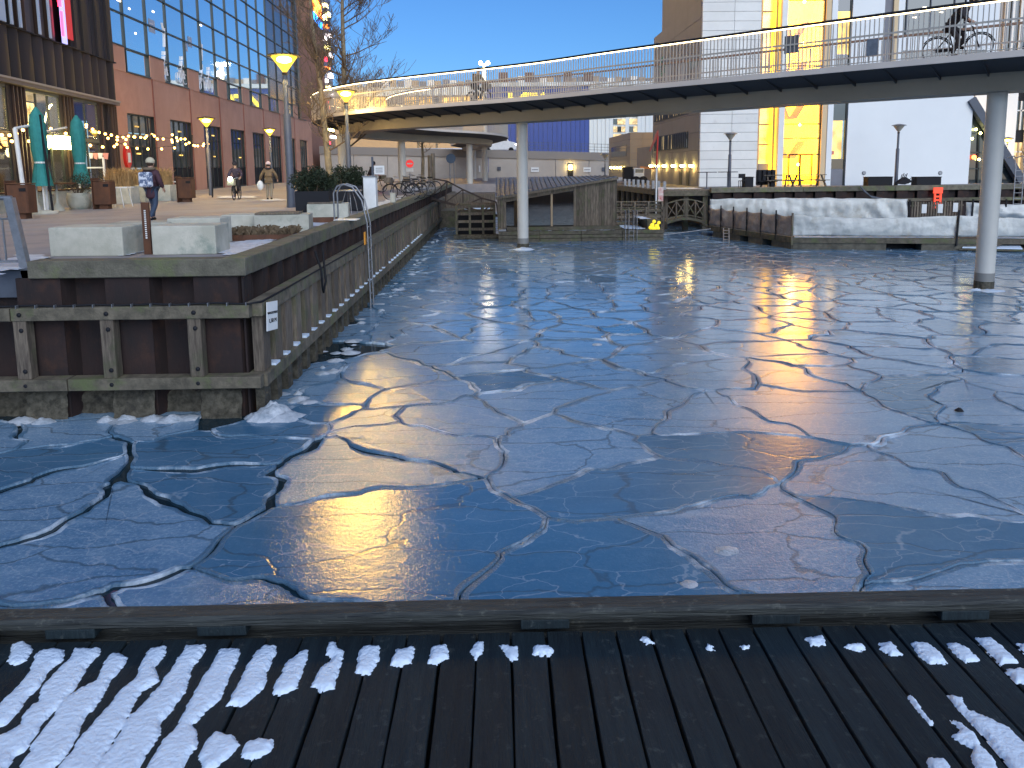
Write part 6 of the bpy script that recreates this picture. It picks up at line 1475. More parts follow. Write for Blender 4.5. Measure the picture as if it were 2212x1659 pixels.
part('low_block', MB().box(sx(1400), FX1-.05, 37.6, 40.5, .51, .98), wood_rail, fl); patch([(sx(1345), 37.2), (sx(1395), 37.0), (sx(1398), 39.2), (sx(1350), 40)], .51, .05, .1, snow_m); patch([(sx(1385), 37.7), (FX1-.3, 37.7), (FX1-.5, 40.3), (sx(1375), 40.3)], .985, .03, .1, snow_m)
patch([(sx(1150), 36.7), (sx(1330), 36.7), (sx(1330), 36.9), (sx(1150), 36.9)], .53, .02, .06, snow_m)
q = MB()
ylx = sx(1408)
for i, (dx, dz, rr) in enumerate([(0, .25, .16), (.3, .2, .15), (.12, .5, .13), (.42, .42, .12), (-.1, .1, .14), (.35, .05, .16), (.1, .02, .15)]): q.ball((ylx-.1+dx, 36.85, .58+dz), rr, 10, (1, .7, 1))
yk = root('yellow_buoys', 'heap of bright yellow buoys on the right end of the sauna float', 'buoys', loc=(ylx, 36.85, .55)); 
for i, (dx, dz, rr) in enumerate([(0, .25, .16), (.3, .2, .15), (.12, .5, .13), (.42, .42, .12), (-.1, .1, .14), (.35, .05, .16), (.1, .02, .15)]): part('buoy', MB().ball((ylx-.1+dx*.8, 36.85, .55+dz*.75), rr*.72, 10, (1, .7, 1)), yellowp, yk)
dl = root('dock_ladder', 'white metal bathing ladder with tall looped rails right of the sauna', 'ladder', loc=(sx(1355), 36.6, .5))
for x in (1345, 1352, 1362, 1369): X = sx(x); part('rail', MB().tube([(X, 36.5, -.1), (X, 36.5, 1.45), (X+.02, 36.9, 1.5), (X+.02, 37, .55)], .018, 6), galv, dl)
for z in (.0, .25, .5): part('rung', MB().tube([(sx(1352), 36.5, z), (sx(1362), 36.5, z)], .018, 6), galv, dl)
# slatted fences behind and lattice footbridge
def rfence(label, a, b_, z0, z1, nrail, npost, mt=wood_grey, grp='rail fences around the floating sauna'):
    a, b_ = Vector(a), Vector(b_); r = root('rail_fence', label, 'fence', loc=(a.x, a.y, z0), group=grp)
    for k in range(nrail): z = z0+(z1-z0)*(k+.5)/nrail; part('rail', MB().bar(Vector((a.x, a.y, z)), Vector((b_.x, b_.y, z)), .05, .11), mt, r)
    for k in range(npost+1): p = a.lerp(b_, k/npost); part('post', MB().bar((p.x, p.y-.08, z0-.4), (p.x, p.y-.08, z1+.05), .09), mt, r)
    part('top_rail', MB().bar(Vector((a.x, a.y-.03, z1+.03)), Vector((b_.x, b_.y-.03, z1+.03)), .12, .05), mt, r)
rfence('grey rail fence right of the sauna before the dark piles', (sx(1334), 41.0, 0), (sx(1425)+.8, 40.6, 0), .6, 1.7, 4, 4)
rfence('second grey rail fence behind the low end of the sauna float', (sx(1334), 39.6, 0), (sx(1440)+.3, 39.6, 0), .5, 1.45, 3, 3)
cage = root('timber_enclosure', 'box of grey timber rails half sunk at the left of the sauna', 'enclosure', loc=(-1.5, 38.8, 0))
CX0, CX1 = yp(984, 480, 38.5).x, yp(1070, 480, 38.5).x
for z in (.1, .45, .85, 1.25, 1.62): part('rail', MB().box(CX0, CX1, 38.5, 38.56, z, z+.13), wood_grey, cage); part('side_rail', MB().box(CX0, CX0+.06, 38.57, 41.5, z, z+.13), wood_grey, cage); part('back_rail', MB().box(CX0+.07, CX1, 41.4, 41.46, z, z+.13), wood_grey, cage)
for x in (CX0, (CX0*2+CX1)/3, (CX0+2*CX1)/3, CX1-.1): part('post', MB().box(x, x+.11, 38.4, 38.49, -.3, 1.78), wood_rail, cage)
part('float_log', MB().tube([(CX0-.1, 38.3, .1), (CX1+.2, 38.3, .1)], .17, 10), crust, cage); part('shade_box', MB().box(CX0+.1, CX1, 39.4, 41.3, -.1, 1.2), black_m, cage)  # black box stands in for the shade within the rails
gy_ = root('gangway', 'dark steel truss gangway slanting down from the quay to the sauna float', 'gangway', loc=(-3.5, 43, 2))
def seg(a, b_, w_=.07, nm='truss_bar', mt=None): part(nm, MB().bar(a, b_, w_), mt or mat('dark_rusty_steel', (.045, .032, .028), .7), gy_)
for dY in (0, 1.3):
    T = [yp(x, y, 43+dY) for x, y in ((938, 387), (966, 392), (1000, 410), (1040, 428), (1072, 437))]; Bt = [yp(x, y, 43+dY) for x, y in ((928, 428), (962, 438), (1000, 447), (1040, 458), (1076, 467))]
    for a, b_ in zip(T, T[1:]): seg(a, b_, .09, 'top_chord')
    for a, b_ in zip(Bt, Bt[1:]): seg(a, b_, .14, 'bottom_chord')
    for a, b_ in zip(T, Bt): seg(a, b_)
    seg(T[1], Bt[0]); seg(T[2], Bt[1]); seg(T[3], Bt[2]); seg(T[4], Bt[3])
part('walkway', MB().slab([yp(928, 430, 43), yp(1076, 468, 43), yp(1076, 467, 44.3), yp(928, 430, 44.3)], (0, 0, .05)), wood_rail, gy_)
lo = root('low_float', 'low dark float with snow on it behind the timber enclosure', 'float', loc=(-1.5, 47, 0)); a, b_ = xat(945, 46), xat(1068, 46)
part('hull', MB().box(a, b_, 46, 49, -.3, 1.05), wood_rail, lo); part('snow_cover', MB().box(a+1.6, b_-.3, 46.2, 48.6, 1.06, 1.22), snow_m, lo, bevel=.08); part('upper_float', MB().box(a+.2, b_, 50, 54, -.3, 1.9), wood_grey, lo)
for i, (x, yt) in enumerate(((928, 336), (935, 332))):
    p = yp(x, yt, 45+i); r = part('mooring_pile', MB().tube([(p.x, 45+i, -1), (p.x, 45+i, p.z)], .12, 10), wood_grey, label=['tall grey mooring pile at the quay edge, left of a close pair', 'tall grey mooring pile at the quay edge, right of a close pair'][i], cat='mooring pile', group='pair of tall mooring piles')
ab = root('lattice_footbridge', 'small arched footbridge with white lattice railing joining sauna and pontoon', 'footbridge', loc=(10, 40.6, .8))
n_ = 10; ax0, ax1 = yp(1440, 480, 40.5).x, yp(1522, 480, 40.5).x
def arch(t, z0): return Vector((ax0+(ax1-ax0)*t, 40.5, z0+.22*math.sin(PI*t)))
for z0, w_, nm in ((.55, .11, 'arch_beam'), (.75, .05, 'lower_rail'), (1.62, .06, 'top_rail')):
    for k in range(n_): part(nm, MB().bar(arch(k/n_, z0), arch((k+1)/n_, z0), w_), wood_rail, ab)
for k in range(5): part('post', MB().bar(arch(k/4, .6), arch(k/4, 1.62), .07), wood_grey, ab)
for k in range(4):
    part('lattice_bar', MB().bar(arch(k/4, .78), arch((k+1)/4, 1.6), .045), wood_grey, ab); part('lattice_bar', MB().bar(arch(k/4, 1.6)+Vector((0, .05, 0)), arch((k+1)/4, .78)+Vector((0, .05, 0)), .045), wood_grey, ab)
part('walkway', MB().slab([arch(0, .62), arch(.5, .62), arch(1, .62), arch(1, .62)+Vector((0, 1.4, 0)), arch(.5, .62)+Vector((0, 1.4, 0)), arch(0, .62)+Vector((0, 1.4, 0))], (0, 0, .05)), wood_rail, ab)
dm = root('signal_mast', 'thin mast, white below and red above, standing beside the lattice footbridge', 'mast', loc=(xat(1417, 41), 41, .5)); X = xat(1418, 41)
part('white_section', MB().tube([(X, 41, .2), (X, 41, 3.6)], .05, 8), white_paint, dm); part('red_section', MB().tube([(X, 41, 3.6), (X+.05, 41, 5.3)], .045, 8), red_m, dm)
part('pennant', MB().slab([(X, 41, 5.6), (X-.42, 41, 4.5), (X-.36, 41, 4.45), (X+.06, 41, 5.3)], (0, .02, 0)), mat('faded_red_cloth', (.25, .06, .04), .8), dm); part('mast_tip', MB().tube([(X+.05, 41, 5.3), (X+.05, 41, 5.62)], .02, 6), red_m, dm)
part('lifebuoy', MB().box(X+.12, X+.4, 41.0, 41.1, 1.7, 2.5), mat('red_white_buoy', (.5, .04, .03), .5, col2=(.7, .7, .65), vs=3), dm)

# ================================================================== FAR SIDE
via = root('retaining_wall', 'long concrete retaining wall of the raised road beyond the canal', 'wall', loc=(0, 95, PLZ))
VY = 95; 
def V(x, y): return yp(x, y, VY)
wl, wr = V(690, 316), V(1345, 331)
xs_ = [wl.x+(wr.x-wl.x)*k/9 for k in range(10)]
for k in range(9):
    za = wl.z+(wr.z-wl.z)*k/9; zb_ = wl.z+(wr.z-wl.z)*(k+1)/9; part('wall_panel', MB().slab([(xs_[k], VY, PLZ), (xs_[k+1]-.05, VY, PLZ), (xs_[k+1]-.05, VY, zb_-1.0), (xs_[k], VY, za-1.0)], (0, .6, 0)), concrete_wall, via)
part('parapet', MB().slab([(wl.x, VY-.15, wl.z-.98), (wr.x, VY-.15, wr.z-.98), (wr.x, VY-.15, wr.z), (wl.x, VY-.15, wl.z)], (0, .7, 0)), mat('parapet_concrete', (.24, .22, .20), .85), via)
part('roadway', MB().slab([(wl.x, VY+.6, wl.z-.7), (wr.x, VY+.6, wr.z-.7), (wr.x, VY+30, wr.z-.7), (wl.x, VY+30, wl.z-.7)], (0, 0, .1)), plaza_m, via)
part('snow_bank', MB().slab([(wl.x, VY+5.5, wl.z-.6), (V(1040, 320).x, VY+5.5, V(1040, 320).z-.4), (V(1040, 320).x, VY+9, V(1040, 320).z-.4), (wl.x, VY+9, wl.z-.6)], (0, 0, .5)), snow_dirty, via)
rr = root('road_railing', 'thin dark railing along the raised road in front of the blue store', 'railing', loc=(8, 96, 6))
for z in (.35, .7, 1.1): a, b_ = V(1142, 326), V(1330, 331); part('rail', MB().bar(Vector((a.x, 96, a.z+z)), Vector((b_.x, 96, b_.z+z)), .05), steel_grey, rr)
for k in range(14): t = k/13; p = a.lerp(b_, t); part('post', MB().bar((p.x, 96, p.z), (p.x, 96, p.z+1.15), .05), steel_grey, rr)
for i, (x0, x1, y0, y1_, mt, nm) in enumerate([(1147, 1164, 362, 372, 'w', 'white notice board on the retaining wall right of the central column'), (1260, 1276, 362, 372, 'w', 'white notice board on the retaining wall above the sauna roof'), (1074, 1082, 361, 369, 'd', 'small dark square sign on the retaining wall left of the central column'), (1300, 1307, 362, 370, 'd', 'small dark square sign at the right end of the retaining wall'), (1034, 1038, 358, 372, 'w', 'narrow white sign on the retaining wall left of the thin column'), (1049, 1054, 360, 373, 'w', 'narrow white sign on the retaining wall behind the thin column')]):
    a, b_ = V(x0, y0), V(x1, y1_); r = root('wall_sign', nm, 'sign', loc=(a.x, VY-.1, b_.z)); part('board', MB().box(a.x, b_.x, VY-.12, VY-.06, b_.z, a.z), white_paint if mt == 'w' else steel_grey, r)
    if mt == 'w': part('printed_line', MB().box(a.x+.1, b_.x-.1, VY-.135, VY-.125, (a.z+b_.z)/2-.05, (a.z+b_.z)/2+.03), steel_grey, r)
p = V(1232, 362); r = root('wall_lantern', 'small warm lit lantern on the retaining wall above the sauna', 'lantern', loc=(p.x, VY-.3, p.z)); part('lantern', MB().box(p.x-.2, p.x+.2, VY-.3, VY-.05, p.z-.3, p.z+.3), lamp_on, r); part('back_plate', MB().box(p.x-.35, p.x+.35, VY-.05, VY-.01, p.z-1.2, p.z+.5), black_m, r)
# van on the raised road
vy = 98; vx = lambda x: yp(x, 320, vy).x; vz = yp(1090, 330, vy).z
vn = root('white_van', 'white delivery van driving on the raised road behind the bridge column', 'van', loc=(vx(1085), vy, vz))
prof = [(1042, 0), (1116, 0), (1116, .75), (1112, .95), (1100, 1.1), (1092, 1.85), (1086, 2.0), (1044, 2.0), (1042, 1.8)]
part('body', MB().slab([(vx(x), vy, vz+.35+h) for x, h in prof], (0, 1.9, 0)), white_paint, vn, bevel=.05)
part('side_window', MB().slab([(vx(1078), vy-.02, vz+1.5), (vx(1096), vy-.02, vz+1.5), (vx(1091), vy-.02, vz+2.15), (vx(1079), vy-.02, vz+2.2)], (0, .015, 0)), dark_glass, vn); part('side_window', MB().box(vx(1052), vx(1070), vy-.02, vy-.005, vz+1.5, vz+2.1), dark_glass, vn)
for x in (1054, 1104): w_ = part('wheel', MB().tube([(vx(x), vy-.03, vz+.33), (vx(x), vy+.2, vz+.33)], .34, 14), black_m, vn)
part('headlight', MB().box(vx(1113), vx(1116)+.03, vy-.01, vy+.2, vz+.95, vz+1.15), sign_white, vn)
# far buildings
bs = root('blue_store', 'large blue and white metal clad store with yellow letters beyond the raised road', 'building', loc=(10, 180, PLZ))
BY = 180; Bx = lambda x: xat(x, BY); Bz = lambda y, x=1180: yp(x, y, BY).z
n_ = 22
for k in range(n_): a = Bx(1055)+(Bx(1273)-Bx(1055))*k/n_; b_ = Bx(1055)+(Bx(1273)-Bx(1055))*(k+1)/n_; part('blue_cladding', MB().box(a, b_-.08, BY+(k % 2)*.12, BY+.5, PLZ, Bz(187)), blue_m, bs)
for k in range(16):
    a = Bx(1273)+(Bx(1410)-Bx(1273))*k/16; b_ = Bx(1273)+(Bx(1410)-Bx(1273))*(k+1)/16
    z0 = PLZ; xx = 1273+(1410-1273)*(k+.5)/16
    if 1327 < xx < 1347 or 1360 < xx < 1380:
        for q in range(7): part('store_window', MB().box(a+.02, b_-.02, BY+.1, BY+.4, 8+q*1.8, 8+q*1.8+1.3), room_dim if (q+k) % 3 else dark_glass, bs)
    part('white_cladding', MB().box(a, b_-.06, BY+(k % 2)*.12+(.3 if 1327 < xx < 1347 or 1360 < xx < 1380 else 0), BY+.5, PLZ, Bz(187)), whiteblue_m, bs)
part('roof_fascia', MB().box(Bx(1040), Bx(1412), BY-.3, BY+.6, Bz(187)+.02, Bz(178)), whiteblue_m, bs); part('hall', MB().box(Bx(1055), Bx(1412), BY+.55, BY+60, PLZ, Bz(187)), whiteblue_m, bs)
for i, ch_ in enumerate('IKEA'):
    text('letter', ch_, 8.3, yellow_m, bs, face_mat(Vector((Bx([1102, 1122, 1148, 1174][i]), BY-.25, Bz(230))), (1, 0, 0)), .25)
lg = root('low_store', 'long low shop building with warm lit windows seen through the left bridge railing', 'building', loc=(-20, 170, PLZ)); LY = 170
Lx = lambda x: xat(x, LY); Lz = lambda y: yp(900, y, LY).z
part('wall', MB().box(Lx(690), Lx(1054), LY+.6, LY+30, PLZ, Lz(205)), panel_tan, lg); part('fascia', MB().box(Lx(690), Lx(1054), LY, LY+.58, Lz(207), Lz(188)), whiteblue_m, lg)
for k in range(22):
    x = 700+k*16; part('lit_window', MB().box(Lx(x), Lx(x+13), LY+.4, LY+.55, Lz(236), Lz(210)), room_lit if k % 5 else dark_glass, lg)
pk = root('roof_screen', 'row of beige louvred screens on the far roofs behind the bridge', 'screen', loc=(0, 200, 20)); SY_ = 200
for k in range(40):
    x = 800+k*16; yt = 165 if 1100 < x else 172; yt += (k*7 % 5); part('screen_panel', MB().box(xat(x, SY_), xat(x+14, SY_), SY_, SY_+1, PLZ, yp(x, yt, SY_).z), [panel_tan, panel_grey, panel_white][k % 3], pk)
for i, x in enumerate((1078, 1135, 1218, 1262)): a = yp(x, 172, 199); part('roof_unit', MB().box(a.x, a.x+2.2, 199, 201, a.z-1, a.z+1.8), mat('brown_roof_unit', (.12, .07, .06), .7), pk)
tl = root('twin_lamp', 'tall twin headed lit lamp above the bridge railing against the blue sky', 'street lamp', loc=(xat(1046, 130), 130, PLZ)); q = yp(1046, 138, 130)
part('pole', MB().tube([(q.x, 130, PLZ), (q.x, 130, q.z)], .28, 8), mat('white_pole_paint', (.8, .8, .75), .5), tl); part('arm', MB().bar((q.x-.55, 130, q.z), (q.x+.55, 130, q.z), .2), galv, tl)  # plain white pole paint
for s in (-.62, .62): part('lamp_head', MB().ball((q.x+s, 130, q.z+.1), .33, 10), glow('flood_lamp', (1, .88, .6), 14.), tl)
plight((q.x, 128.5, q.z-1.6), 300, (1, .85, .55), .4)
q = yp(1307, 334, 75); lamp('small lamp post with pale cone head above the sauna roof', (q.x, 75), q.z-PLZ, .06, .42, False, 0, grp='unlit far lamp posts')
# red and white no entry sign, blue round signs
r = root('no_entry_sign', 'round red road sign with a white plate under it below the bridge', 'sign', loc=(xat(885, 58), 58, PLZ)); q = yp(885, 354, 58)
part('post', MB().tube([(q.x, 58.05, PLZ), (q.x, 58.05, q.z+.3)], .03, 6), galv, r); part('disc', MB().tube([(q.x, 57.98, q.z), (q.x, 58.02, q.z)], .30, 18), mat('sign_red_glow', (.6, .03, .03), .5, emit=(1, .05, .05), es=.2), r); part('bar', MB().box(q.x-.2, q.x+.2, 57.95, 57.97, q.z-.05, q.z+.05), white_paint, r); part('plate', MB().box(q.x-.27, q.x+.27, 57.98, 58.02, q.z-.62, q.z-.35), white_paint, r)  # disc red carries a small glow of its own, not a lamp
r = root('blue_round_sign', 'dark blue round road sign on a thin post before the retaining wall', 'sign', loc=(xat(974, 62), 62.5, PLZ)); q = yp(974, 343, 62.5)
part('post', MB().tube([(q.x-.1, 62.5, PLZ), (q.x-.1, 62.5, q.z+.3)], .05, 6), galv, r); part('post', MB().tube([(q.x+.25, 62.5, PLZ), (q.x+.25, 62.5, q.z+.1)], .05, 6), galv, r); part('disc', MB().tube([(q.x, 62.42, q.z), (q.x, 62.46, q.z)], .40, 18), mat('sign_dark_blue', (.05, .09, .16), .5), r)
for i, x in enumerate((1160, 1195, 1245, 1330)): q = yp(x, 375, 66); part('kerb_snow', MB().box(q.x-1.5, q.x+1.5, 66, 67, PLZ, PLZ+.35), snow_dirty, kind='stuff', bevel=.1)

# ================================================================== BICYCLES AND PEOPLE
def bicycle(label, loc, rz, basket=False, child=False, grp=None, lean=0., s=1., mtf=None):
    r = root('bicycle', label, 'bicycle', loc=loc, rz=rz, group=grp); M = WM[r.name] @ Matrix.Rotation(lean, 4, 'Y'); mtf = mtf or black_m
    def L_(mb): mb.v = [tuple(M @ Vector(v)) for v in mb.v]; return mb
    for y in (-.52, .52):
        t = MB(); t.tube([(0, y+.34*math.cos(2*PI*k/20), .35+.34*math.sin(2*PI*k/20)) for k in range(21)], .02, 5, cap=False); w_ = part('wheel', L_(t), black_m, r)
        sp = MB()
        for k in range(10): a = PI*k/10; sp.bar((0, y-.33*math.cos(a), .35-.33*math.sin(a)), (0, y+.33*math.cos(a), .35+.33*math.sin(a)), .005)
        part('spokes', L_(sp), galv, w_); part('mudguard', L_(MB().tube([(0, y+.38*math.cos(a), .35+.38*math.sin(a)) for a in [.3+.25*k for k in range(10)]], .018, 5)), mtf, r)
    f = MB(); B_, S_, H_ = (0, -.08, .30), (0, -.22, .82), (0, .36, .80)
    for a, b_ in ((B_, S_), (B_, (0, .38, .66)), (S_, H_), ((0, -.52, .35), B_), ((0, -.52, .35), (0, -.20, .76)), ((0, .34, .92), (0, .52, .35))): f.tube([a, b_], .018, 6)
    part('frame', L_(f), mtf, r); part('saddle', L_(MB().obox((0, -.25, .90), (.14, .27, .06))), black_m, r, bevel=.02)
    part('handlebar', L_(MB().tube([(-.29, .18, 1.02), (-.2, .30, 1.05), (0, .34, 1.02), (.2, .30, 1.05), (.29, .18, 1.02)], .014, 6)), galv, r); part('chain_guard', L_(MB().obox((.04, -.3, .33), (.02, .42, .09))), mtf, r)
    if basket:
        b_ = MB(); b_.box(-.18, .18, .44, .47, .76, 1.0); b_.box(-.18, .18, .74, .76, .76, 1.0); b_.box(-.18, -.16, .47, .74, .76, 1.0); b_.box(.16, .18, .47, .74, .76, 1.0); b_.box(-.16, .16, .47, .74, .76, .78); part('basket', L_(b_), wood_grey, r)
    return r
def person(label, loc, rz, P, cl, hat=None, extra=None, longcoat=0, grp=None):
    r = root('person', label, 'person', loc=loc, rz=rz, group=grp); M = WM[r.name]
    W = lambda p: M @ Vector(p)
    J = dict(pel=(0, 0, .95), wai=(0, .01, 1.1), che=(0, .01, 1.32), nec=(0, .0, 1.47), hb=(0, .02, 1.55), hc=(0, .03, 1.63), ht=(0, .02, 1.70),
             lsh=(-.18, 0, 1.39), lel=(-.24, -.02, 1.12), lwr=(-.25, .06, .87), rsh=(.18, 0, 1.39), rel=(.24, -.02, 1.12), rwr=(.25, .06, .87),
             lhi=(-.09, 0, .90), lkn=(-.10, .03, .49), lan=(-.10, -.01, .09), lto=(-.11, .16, .035), rhi=(.09, 0, .90), rkn=(.10, .03, .49), ran=(.10, -.01, .09), rto=(.11, .16, .035)); J.update(P)
    R_ = dict(pel=.125, wai=.11, che=.135, nec=.05, hb=.07, hc=.093, ht=.06, lsh=.058, lel=.042, lwr=.028, rsh=.058, rel=.042, rwr=.028, lhi=.085, lkn=.058, lan=.038, lto=.03, rhi=.085, rkn=.058, ran=.038, rto=.03)
    E_ = [('pel', 'wai'), ('wai', 'che'), ('che', 'nec'), ('nec', 'hb'), ('hb', 'hc'), ('hc', 'ht'), ('che', 'lsh'), ('lsh', 'lel'), ('lel', 'lwr'), ('che', 'rsh'), ('rsh', 'rel'), ('rel', 'rwr'), ('pel', 'lhi'), ('lhi', 'lkn'), ('lkn', 'lan'), ('lan', 'lto'), ('pel', 'rhi'), ('rhi', 'rkn'), ('rkn', 'ran'), ('ran', 'rto')]
    ks = list(R_); nodes = [(W(J[k]), R_[k]) for k in ks]; ed = [(ks.index(a), ks.index(b_)) for a, b_ in E_]
    for sd_ in 'lr':
        wv = Vector(J[sd_+'wr']); el = Vector(J[sd_+'el']); d = (wv-el).normalized(); sx_ = Vector((1 if sd_ == 'r' else -1, 0, 0)); sx_ = (sx_-d*sx_.dot(d)).normalized(); up = d.cross(sx_)
        nodes.append((W(wv+d*.06), .03)); pi_ = len(nodes)-1; ed.append((ks.index(sd_+'wr'), pi_))
        for q, (o_, L_) in enumerate(((-.027, .07), (-.009, .085), (.009, .08), (.027, .06))):
            nodes.append((W(wv+d*(.09+L_*.4)+up*o_), .009)); nodes.append((W(wv+d*(.08+L_)+up*o_-sx_*.02), .008)); ed += [(pi_, len(nodes)-2), (len(nodes)-2, len(nodes)-1)]
        nodes.append((W(wv+d*.06+up*.045-sx_*.015), .010)); nodes.append((W(wv+d*.095+up*.055-sx_*.025), .009)); ed += [(pi_, len(nodes)-2), (len(nodes)-2, len(nodes)-1)]
    skin('body', nodes, ed, skin_m, r)
    def cloth(nm, keys, edges, rad, mt): 
        nd = [(W(J[k] if isinstance(k, str) else k), rad[i]) for i, k in enumerate(keys)]; skin(nm, nd, edges, mt, r)
    hem = Vector(J['pel'])+Vector((0, -.01, -longcoat)); 
    keys = ['pel', 'wai', 'che', 'lsh', 'lel', 'lwr', 'rsh', 'rel', 'rwr']+([tuple(hem)] if longcoat else [])+['nec']
    rad = [.17, .15, .17, .09, .075, .055, .09, .075, .055]+([(.19)] if longcoat else [])+[.085]
    ee = [(0, 1), (1, 2), (2, 3), (3, 4), (4, 5), (2, 6), (6, 7), (7, 8)]+([(0, 9)] if longcoat else [])+[(2, len(keys)-1)]
    cloth('coat', keys, ee, rad, cl['coat'])
    cloth('trousers', ['pel', 'lhi', 'lkn', 'lan', 'rhi', 'rkn', 'ran'], [(0, 1), (1, 2), (2, 3), (0, 4), (4, 5), (5, 6)], [.14, .10, .075, .058, .10, .075, .058], cl['trousers'])
    for sd_ in 'lr':
        a = Vector(J[sd_+'an']); t = Vector(J[sd_+'to']); cloth('shoe', [tuple(a+Vector((0, -.03, -.02))), tuple(a.lerp(t, .5)+Vector((0, 0, .0))), tuple(t)], [(0, 1), (1, 2)], [.05, .05, .042], cl.get('shoes', black_m))
    hc = Vector(J['hc']); hf = (hc-Vector(J['hb'])); 
    part('hair', MB().ball(W(hc+Vector((0, -.022, .03))), .108, 12, (1, 1, 1.05)), cl.get('hair', hair_m), r)
    if hat: part('hat', MB().ball(W(hc+Vector((0, -.012, .065))), .122, 12, (1, 1, .95)), hat, r)
    for s in (-.033, .033): part('eye', MB().ball(W(hc+Vector((s, .088, .0))), .012, 6), black_m, r)
    part('nose', MB().ball(W(hc+Vector((0, .105, -.025))), .018, 6), skin_m, r); part('mouth', MB().ball(W(hc+Vector((0, .093, -.06))), .018, 6, (1.2, .4, .35)), red_m, r)
    for s in (-.094, .094): part('ear', MB().ball(W(hc+Vector((s, .0, -.01))), .022, 6, (.5, 1, 1.3)), skin_m, r)
    return r, J, W
maroon = mat('maroon_coat', (.055, .022, .034), .8); jeans = mat('dark_jeans', (.03, .05, .09), .8); khaki = mat('beige_trousers', (.22, .19, .14), .8); browncoat = mat('brown_jacket', (.16, .11, .06), .8); dark_cloth = mat('dark_cloth', (.018, .016, .022), .85, rn=.2)
fur = mat('fur_trim', (.16, .12, .08), .9); creamhat = mat('cream_knit', (.50, .46, .34), .9)
g = gp(333, 480); PW = PLZ
r, J, W = person('person in long maroon hooded coat, cream hat and patterned backpack walking away', (g.x, g.y, PLZ), -.15, dict(lkn=(-.09, .16, .50), lan=(-.09, .10, .12), lto=(-.1, .24, .06), rkn=(.09, -.02, .48), ran=(.08, -.30, .14), rto=(.08, -.2, .03), lel=(-.27, .0, 1.14), lwr=(-.24, .14, .95), rel=(.27, -.02, 1.14), rwr=(.27, .12, .95)), dict(coat=maroon, trousers=jeans), creamhat, longcoat=.32)
part('backpack', MB().prism([(-.17, -.34), (.17, -.34), (.19, -.17), (-.19, -.17)], .98, 1.40), mat('patterned_backpack', (.62, .66, .74), .7, col2=(.10, .14, .24), vs=9, lo=.47, hi=.53), r, bevel=.05)
bo = [o for o in r.children if o.name.startswith('backpack')][0]; bo.data.transform(WM[r.name] @ Matrix.Identity(4)) if False else None
bo.data.transform(WM[r.name])
part('backpack_pocket', MB().obox(W((0, -.36, 1.1)), (.24, .05, .2), WM[r.name].to_euler().z), mat('patterned_backpack', (.6, .6, .6)), r, bevel=.02)
hd = MB(); hd.lathe([(.10, .0), (.17, .03), (.16, .08), (.09, .09)], W((0, -.05, 1.44)), 14); part('hood_trim', hd, fur, r)
# cyclist riding towards the camera
g = gp(512, 432)
bicycle('city bicycle with front light ridden towards the camera on the plaza', (g.x, g.y, PLZ), PI+.1, False)
cyP = dict(pel=(0, -.24, 1.0), wai=(0, -.18, 1.15), che=(0, -.06, 1.36), nec=(0, 0, 1.5), hb=(0, .04, 1.57), hc=(0, .06, 1.65), ht=(0, .05, 1.72), lsh=(-.19, -.03, 1.42), rsh=(.19, -.03, 1.42), lel=(-.30, .06, 1.2), rel=(.30, .06, 1.2), lwr=(-.27, .2, 1.07), rwr=(.27, .2, 1.07), lhi=(-.1, -.2, .95), rhi=(.1, -.2, .95), lkn=(-.12, .16, .72), rkn=(.12, .1, .60), lan=(-.12, .02, .40), ran=(.12, -.1, .2), lto=(-.12, .16, .36), rto=(.12, .05, .16))
person('cyclist in dark jacket and dark cap riding towards the camera with a bright front light', (g.x, g.y, PLZ), PI+.1, cyP, dict(coat=mat('plum_jacket', (.035, .022, .04), .8), trousers=dark_cloth), dark_cloth)
part('bike_light', MB().ball((g.x, g.y-.75, PLZ+1.0), .10, 10), glow('bike_light_glow', (.85, 1, .8), 14.), label='bright white front light of the bicycle on the plaza', cat='bicycle light')
part('front_bag', MB().obox((g.x, g.y-.62, PLZ+.83), (.34, .26, .28)), mat('cream_bag', (.35, .33, .24), .8), label='pale bag on the front of the bicycle on the plaza', cat='bag', bevel=.03)
g = gp(583, 432)
r, J, W = person('person in brown jacket, pale hat and beige trousers walking away with a white bag', (g.x, g.y, PLZ), .1, dict(lel=(-.34, .0, 1.15), lwr=(-.42, .1, .95), rel=(.34, .0, 1.15), rwr=(.36, .16, .95), lkn=(-.1, .1, .5), ran=(.09, -.12, .1), rto=(.09, .04, .03)), dict(coat=browncoat, trousers=khaki), mat('pink_white_hat', (.65, .50, .48), .8), longcoat=.08)
part('bag', MB().ball(W((-.42, .08, .68)), .2, 12, (.8, .5, 1.15)), white_paint, label='white bag hanging from the hand of the person in brown jacket', cat='bag')
part('dark_collar', MB().lathe([(.13, 0), (.17, .05), (.11, .09)], W((0, 0, 1.42)), 12), dark_cloth, r)
# rider with dark clothes and cargo bicycle beyond the planters
g = Vector((xat(806, 44), 44, PLZ)); bicycle('dark cargo bicycle behind the right black planter', (g.x, g.y, PLZ), -1.0, True)
person('person in black seen over the right planter, riding with a red rear light', (g.x, g.y, PLZ), -1.0, cyP, dict(coat=dark_cloth, trousers=dark_cloth), dark_cloth)
q = yp(812, 397, 43.4); part('rear_light', MB().ball(q, .06, 8), glow('red_rear_light', (1, .05, .08), 12), label='small red rear light of the cargo bicycle', cat='bicycle light')
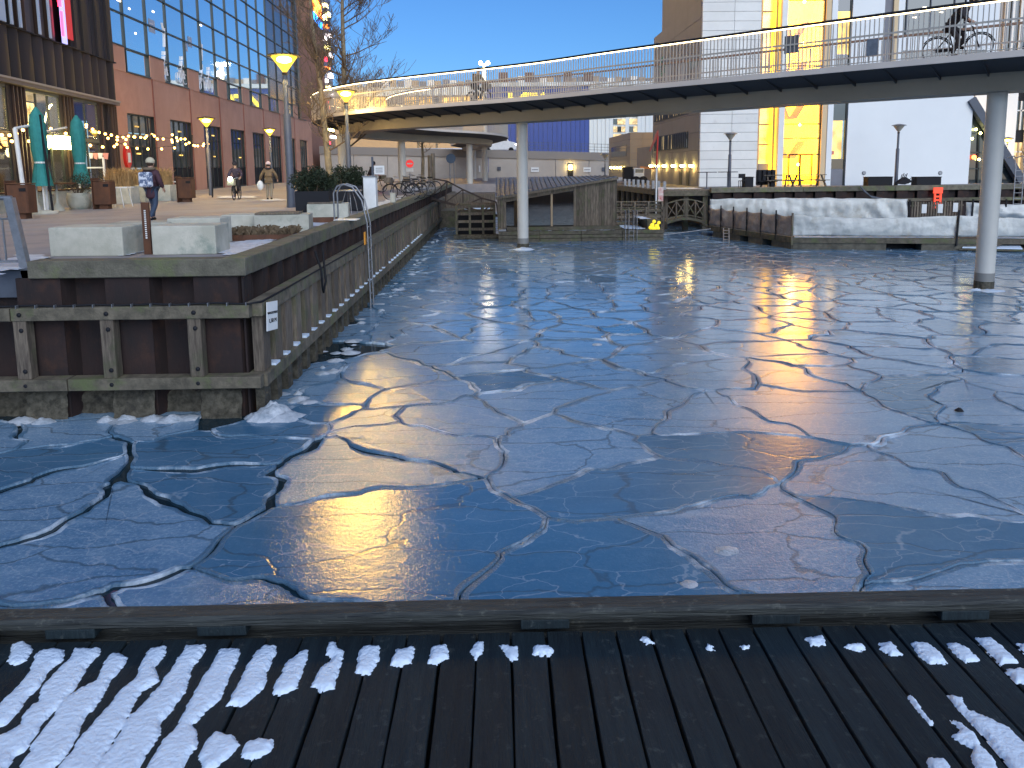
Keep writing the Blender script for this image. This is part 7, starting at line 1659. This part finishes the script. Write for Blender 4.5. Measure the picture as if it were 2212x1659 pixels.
# parked bicycles
for i, (x, Yv, rz) in enumerate([(866, 33.5, 1.45), (884, 35, 1.3), (903, 38, 1.6), (918, 40, 1.5), (895, 42, 1.2)]):
    bicycle(['parked black bicycle nearest the grey cabinet with its white saddle bag', 'parked black bicycle second from the grey cabinet', 'parked bicycle with front basket in the middle of the rack', 'parked silver bicycle at the far end of the rack', 'parked dark bicycle behind the others under the bridge'][i], (xat(x, Yv), Yv, PLZ), rz, i in (2, 0), grp='bicycles parked at the quay under the bridge', mtf=[black_m, black_m, steel_grey, galv, black_m][i], lean=.08)
# people on the bridge
P_ = Vector((xat(1036, 35.2), 35.2, 6.505)); bicycle('bicycle with front basket on the bridge ridden towards the camera', (P_.x, P_.y, 6.505), PI+.75, True)
person('cyclist in brown coat with dark hair riding along the bridge above the sauna', (P_.x, P_.y, 6.505), PI+.75, cyP, dict(coat=mat('ochre_coat', (.17, .12, .06), .8), trousers=dark_cloth))
P_ = Vector((12.8, 21.0, 6.505)); az = -PI/2-.72
bicycle('sporty bicycle ridden to the right on the near end of the bridge', (P_.x, P_.y, 6.505), az, False)
raceP = dict(cyP); raceP.update(che=(0, .08, 1.33), nec=(0, .22, 1.46), hb=(0, .30, 1.53), hc=(0, .34, 1.60), ht=(0, .34, 1.68), lsh=(-.18, .12, 1.40), rsh=(.18, .12, 1.40), wai=(0, -.1, 1.16), lkn=(-.12, .16, .72), rkn=(.12, .05, .58), rwr=(.27, .28, 1.07), lwr=(-.27, .28, 1.07), lel=(-.28, .12, 1.18), rel=(.28, .12, 1.18))
person('cyclist dressed in black leaning forward on the near end of the bridge', (P_.x, P_.y, 6.505), az, raceP, dict(coat=dark_cloth, trousers=dark_cloth), dark_cloth)
# skip-like dark objects and parked vehicles beyond the sauna
ex = root('small_loader', 'small work vehicle with orange arm parked in front of the grey wing', 'vehicle', loc=(xat(1378, 56), 56, PLZ)); X = xat(1378, 56)
part('cab', MB().box(X-.3, X+.5, 56, 57.2, PLZ+.5, PLZ+1.2), white_paint, ex, bevel=.08); part('window', MB().box(X-.2, X+.4, 55.98, 55.995, PLZ+.85, PLZ+1.12), dark_glass, ex); part('arm', MB().bar((X+.2, 56.2, PLZ+1.25), (X+1.3, 56.2, PLZ+1.15), .16), mat('orange_arm', (.6, .22, .05), .5), ex)
for x in (-.15, .4): part('wheel', MB().tube([(X+x, 55.9, PLZ+.3), (X+x, 56.2, PLZ+.3)], .3, 12), black_m, ex)
part('rack', MB().box(X-1.0, X-.35, 56.2, 57, PLZ+.2, PLZ+1.3), black_m, ex)
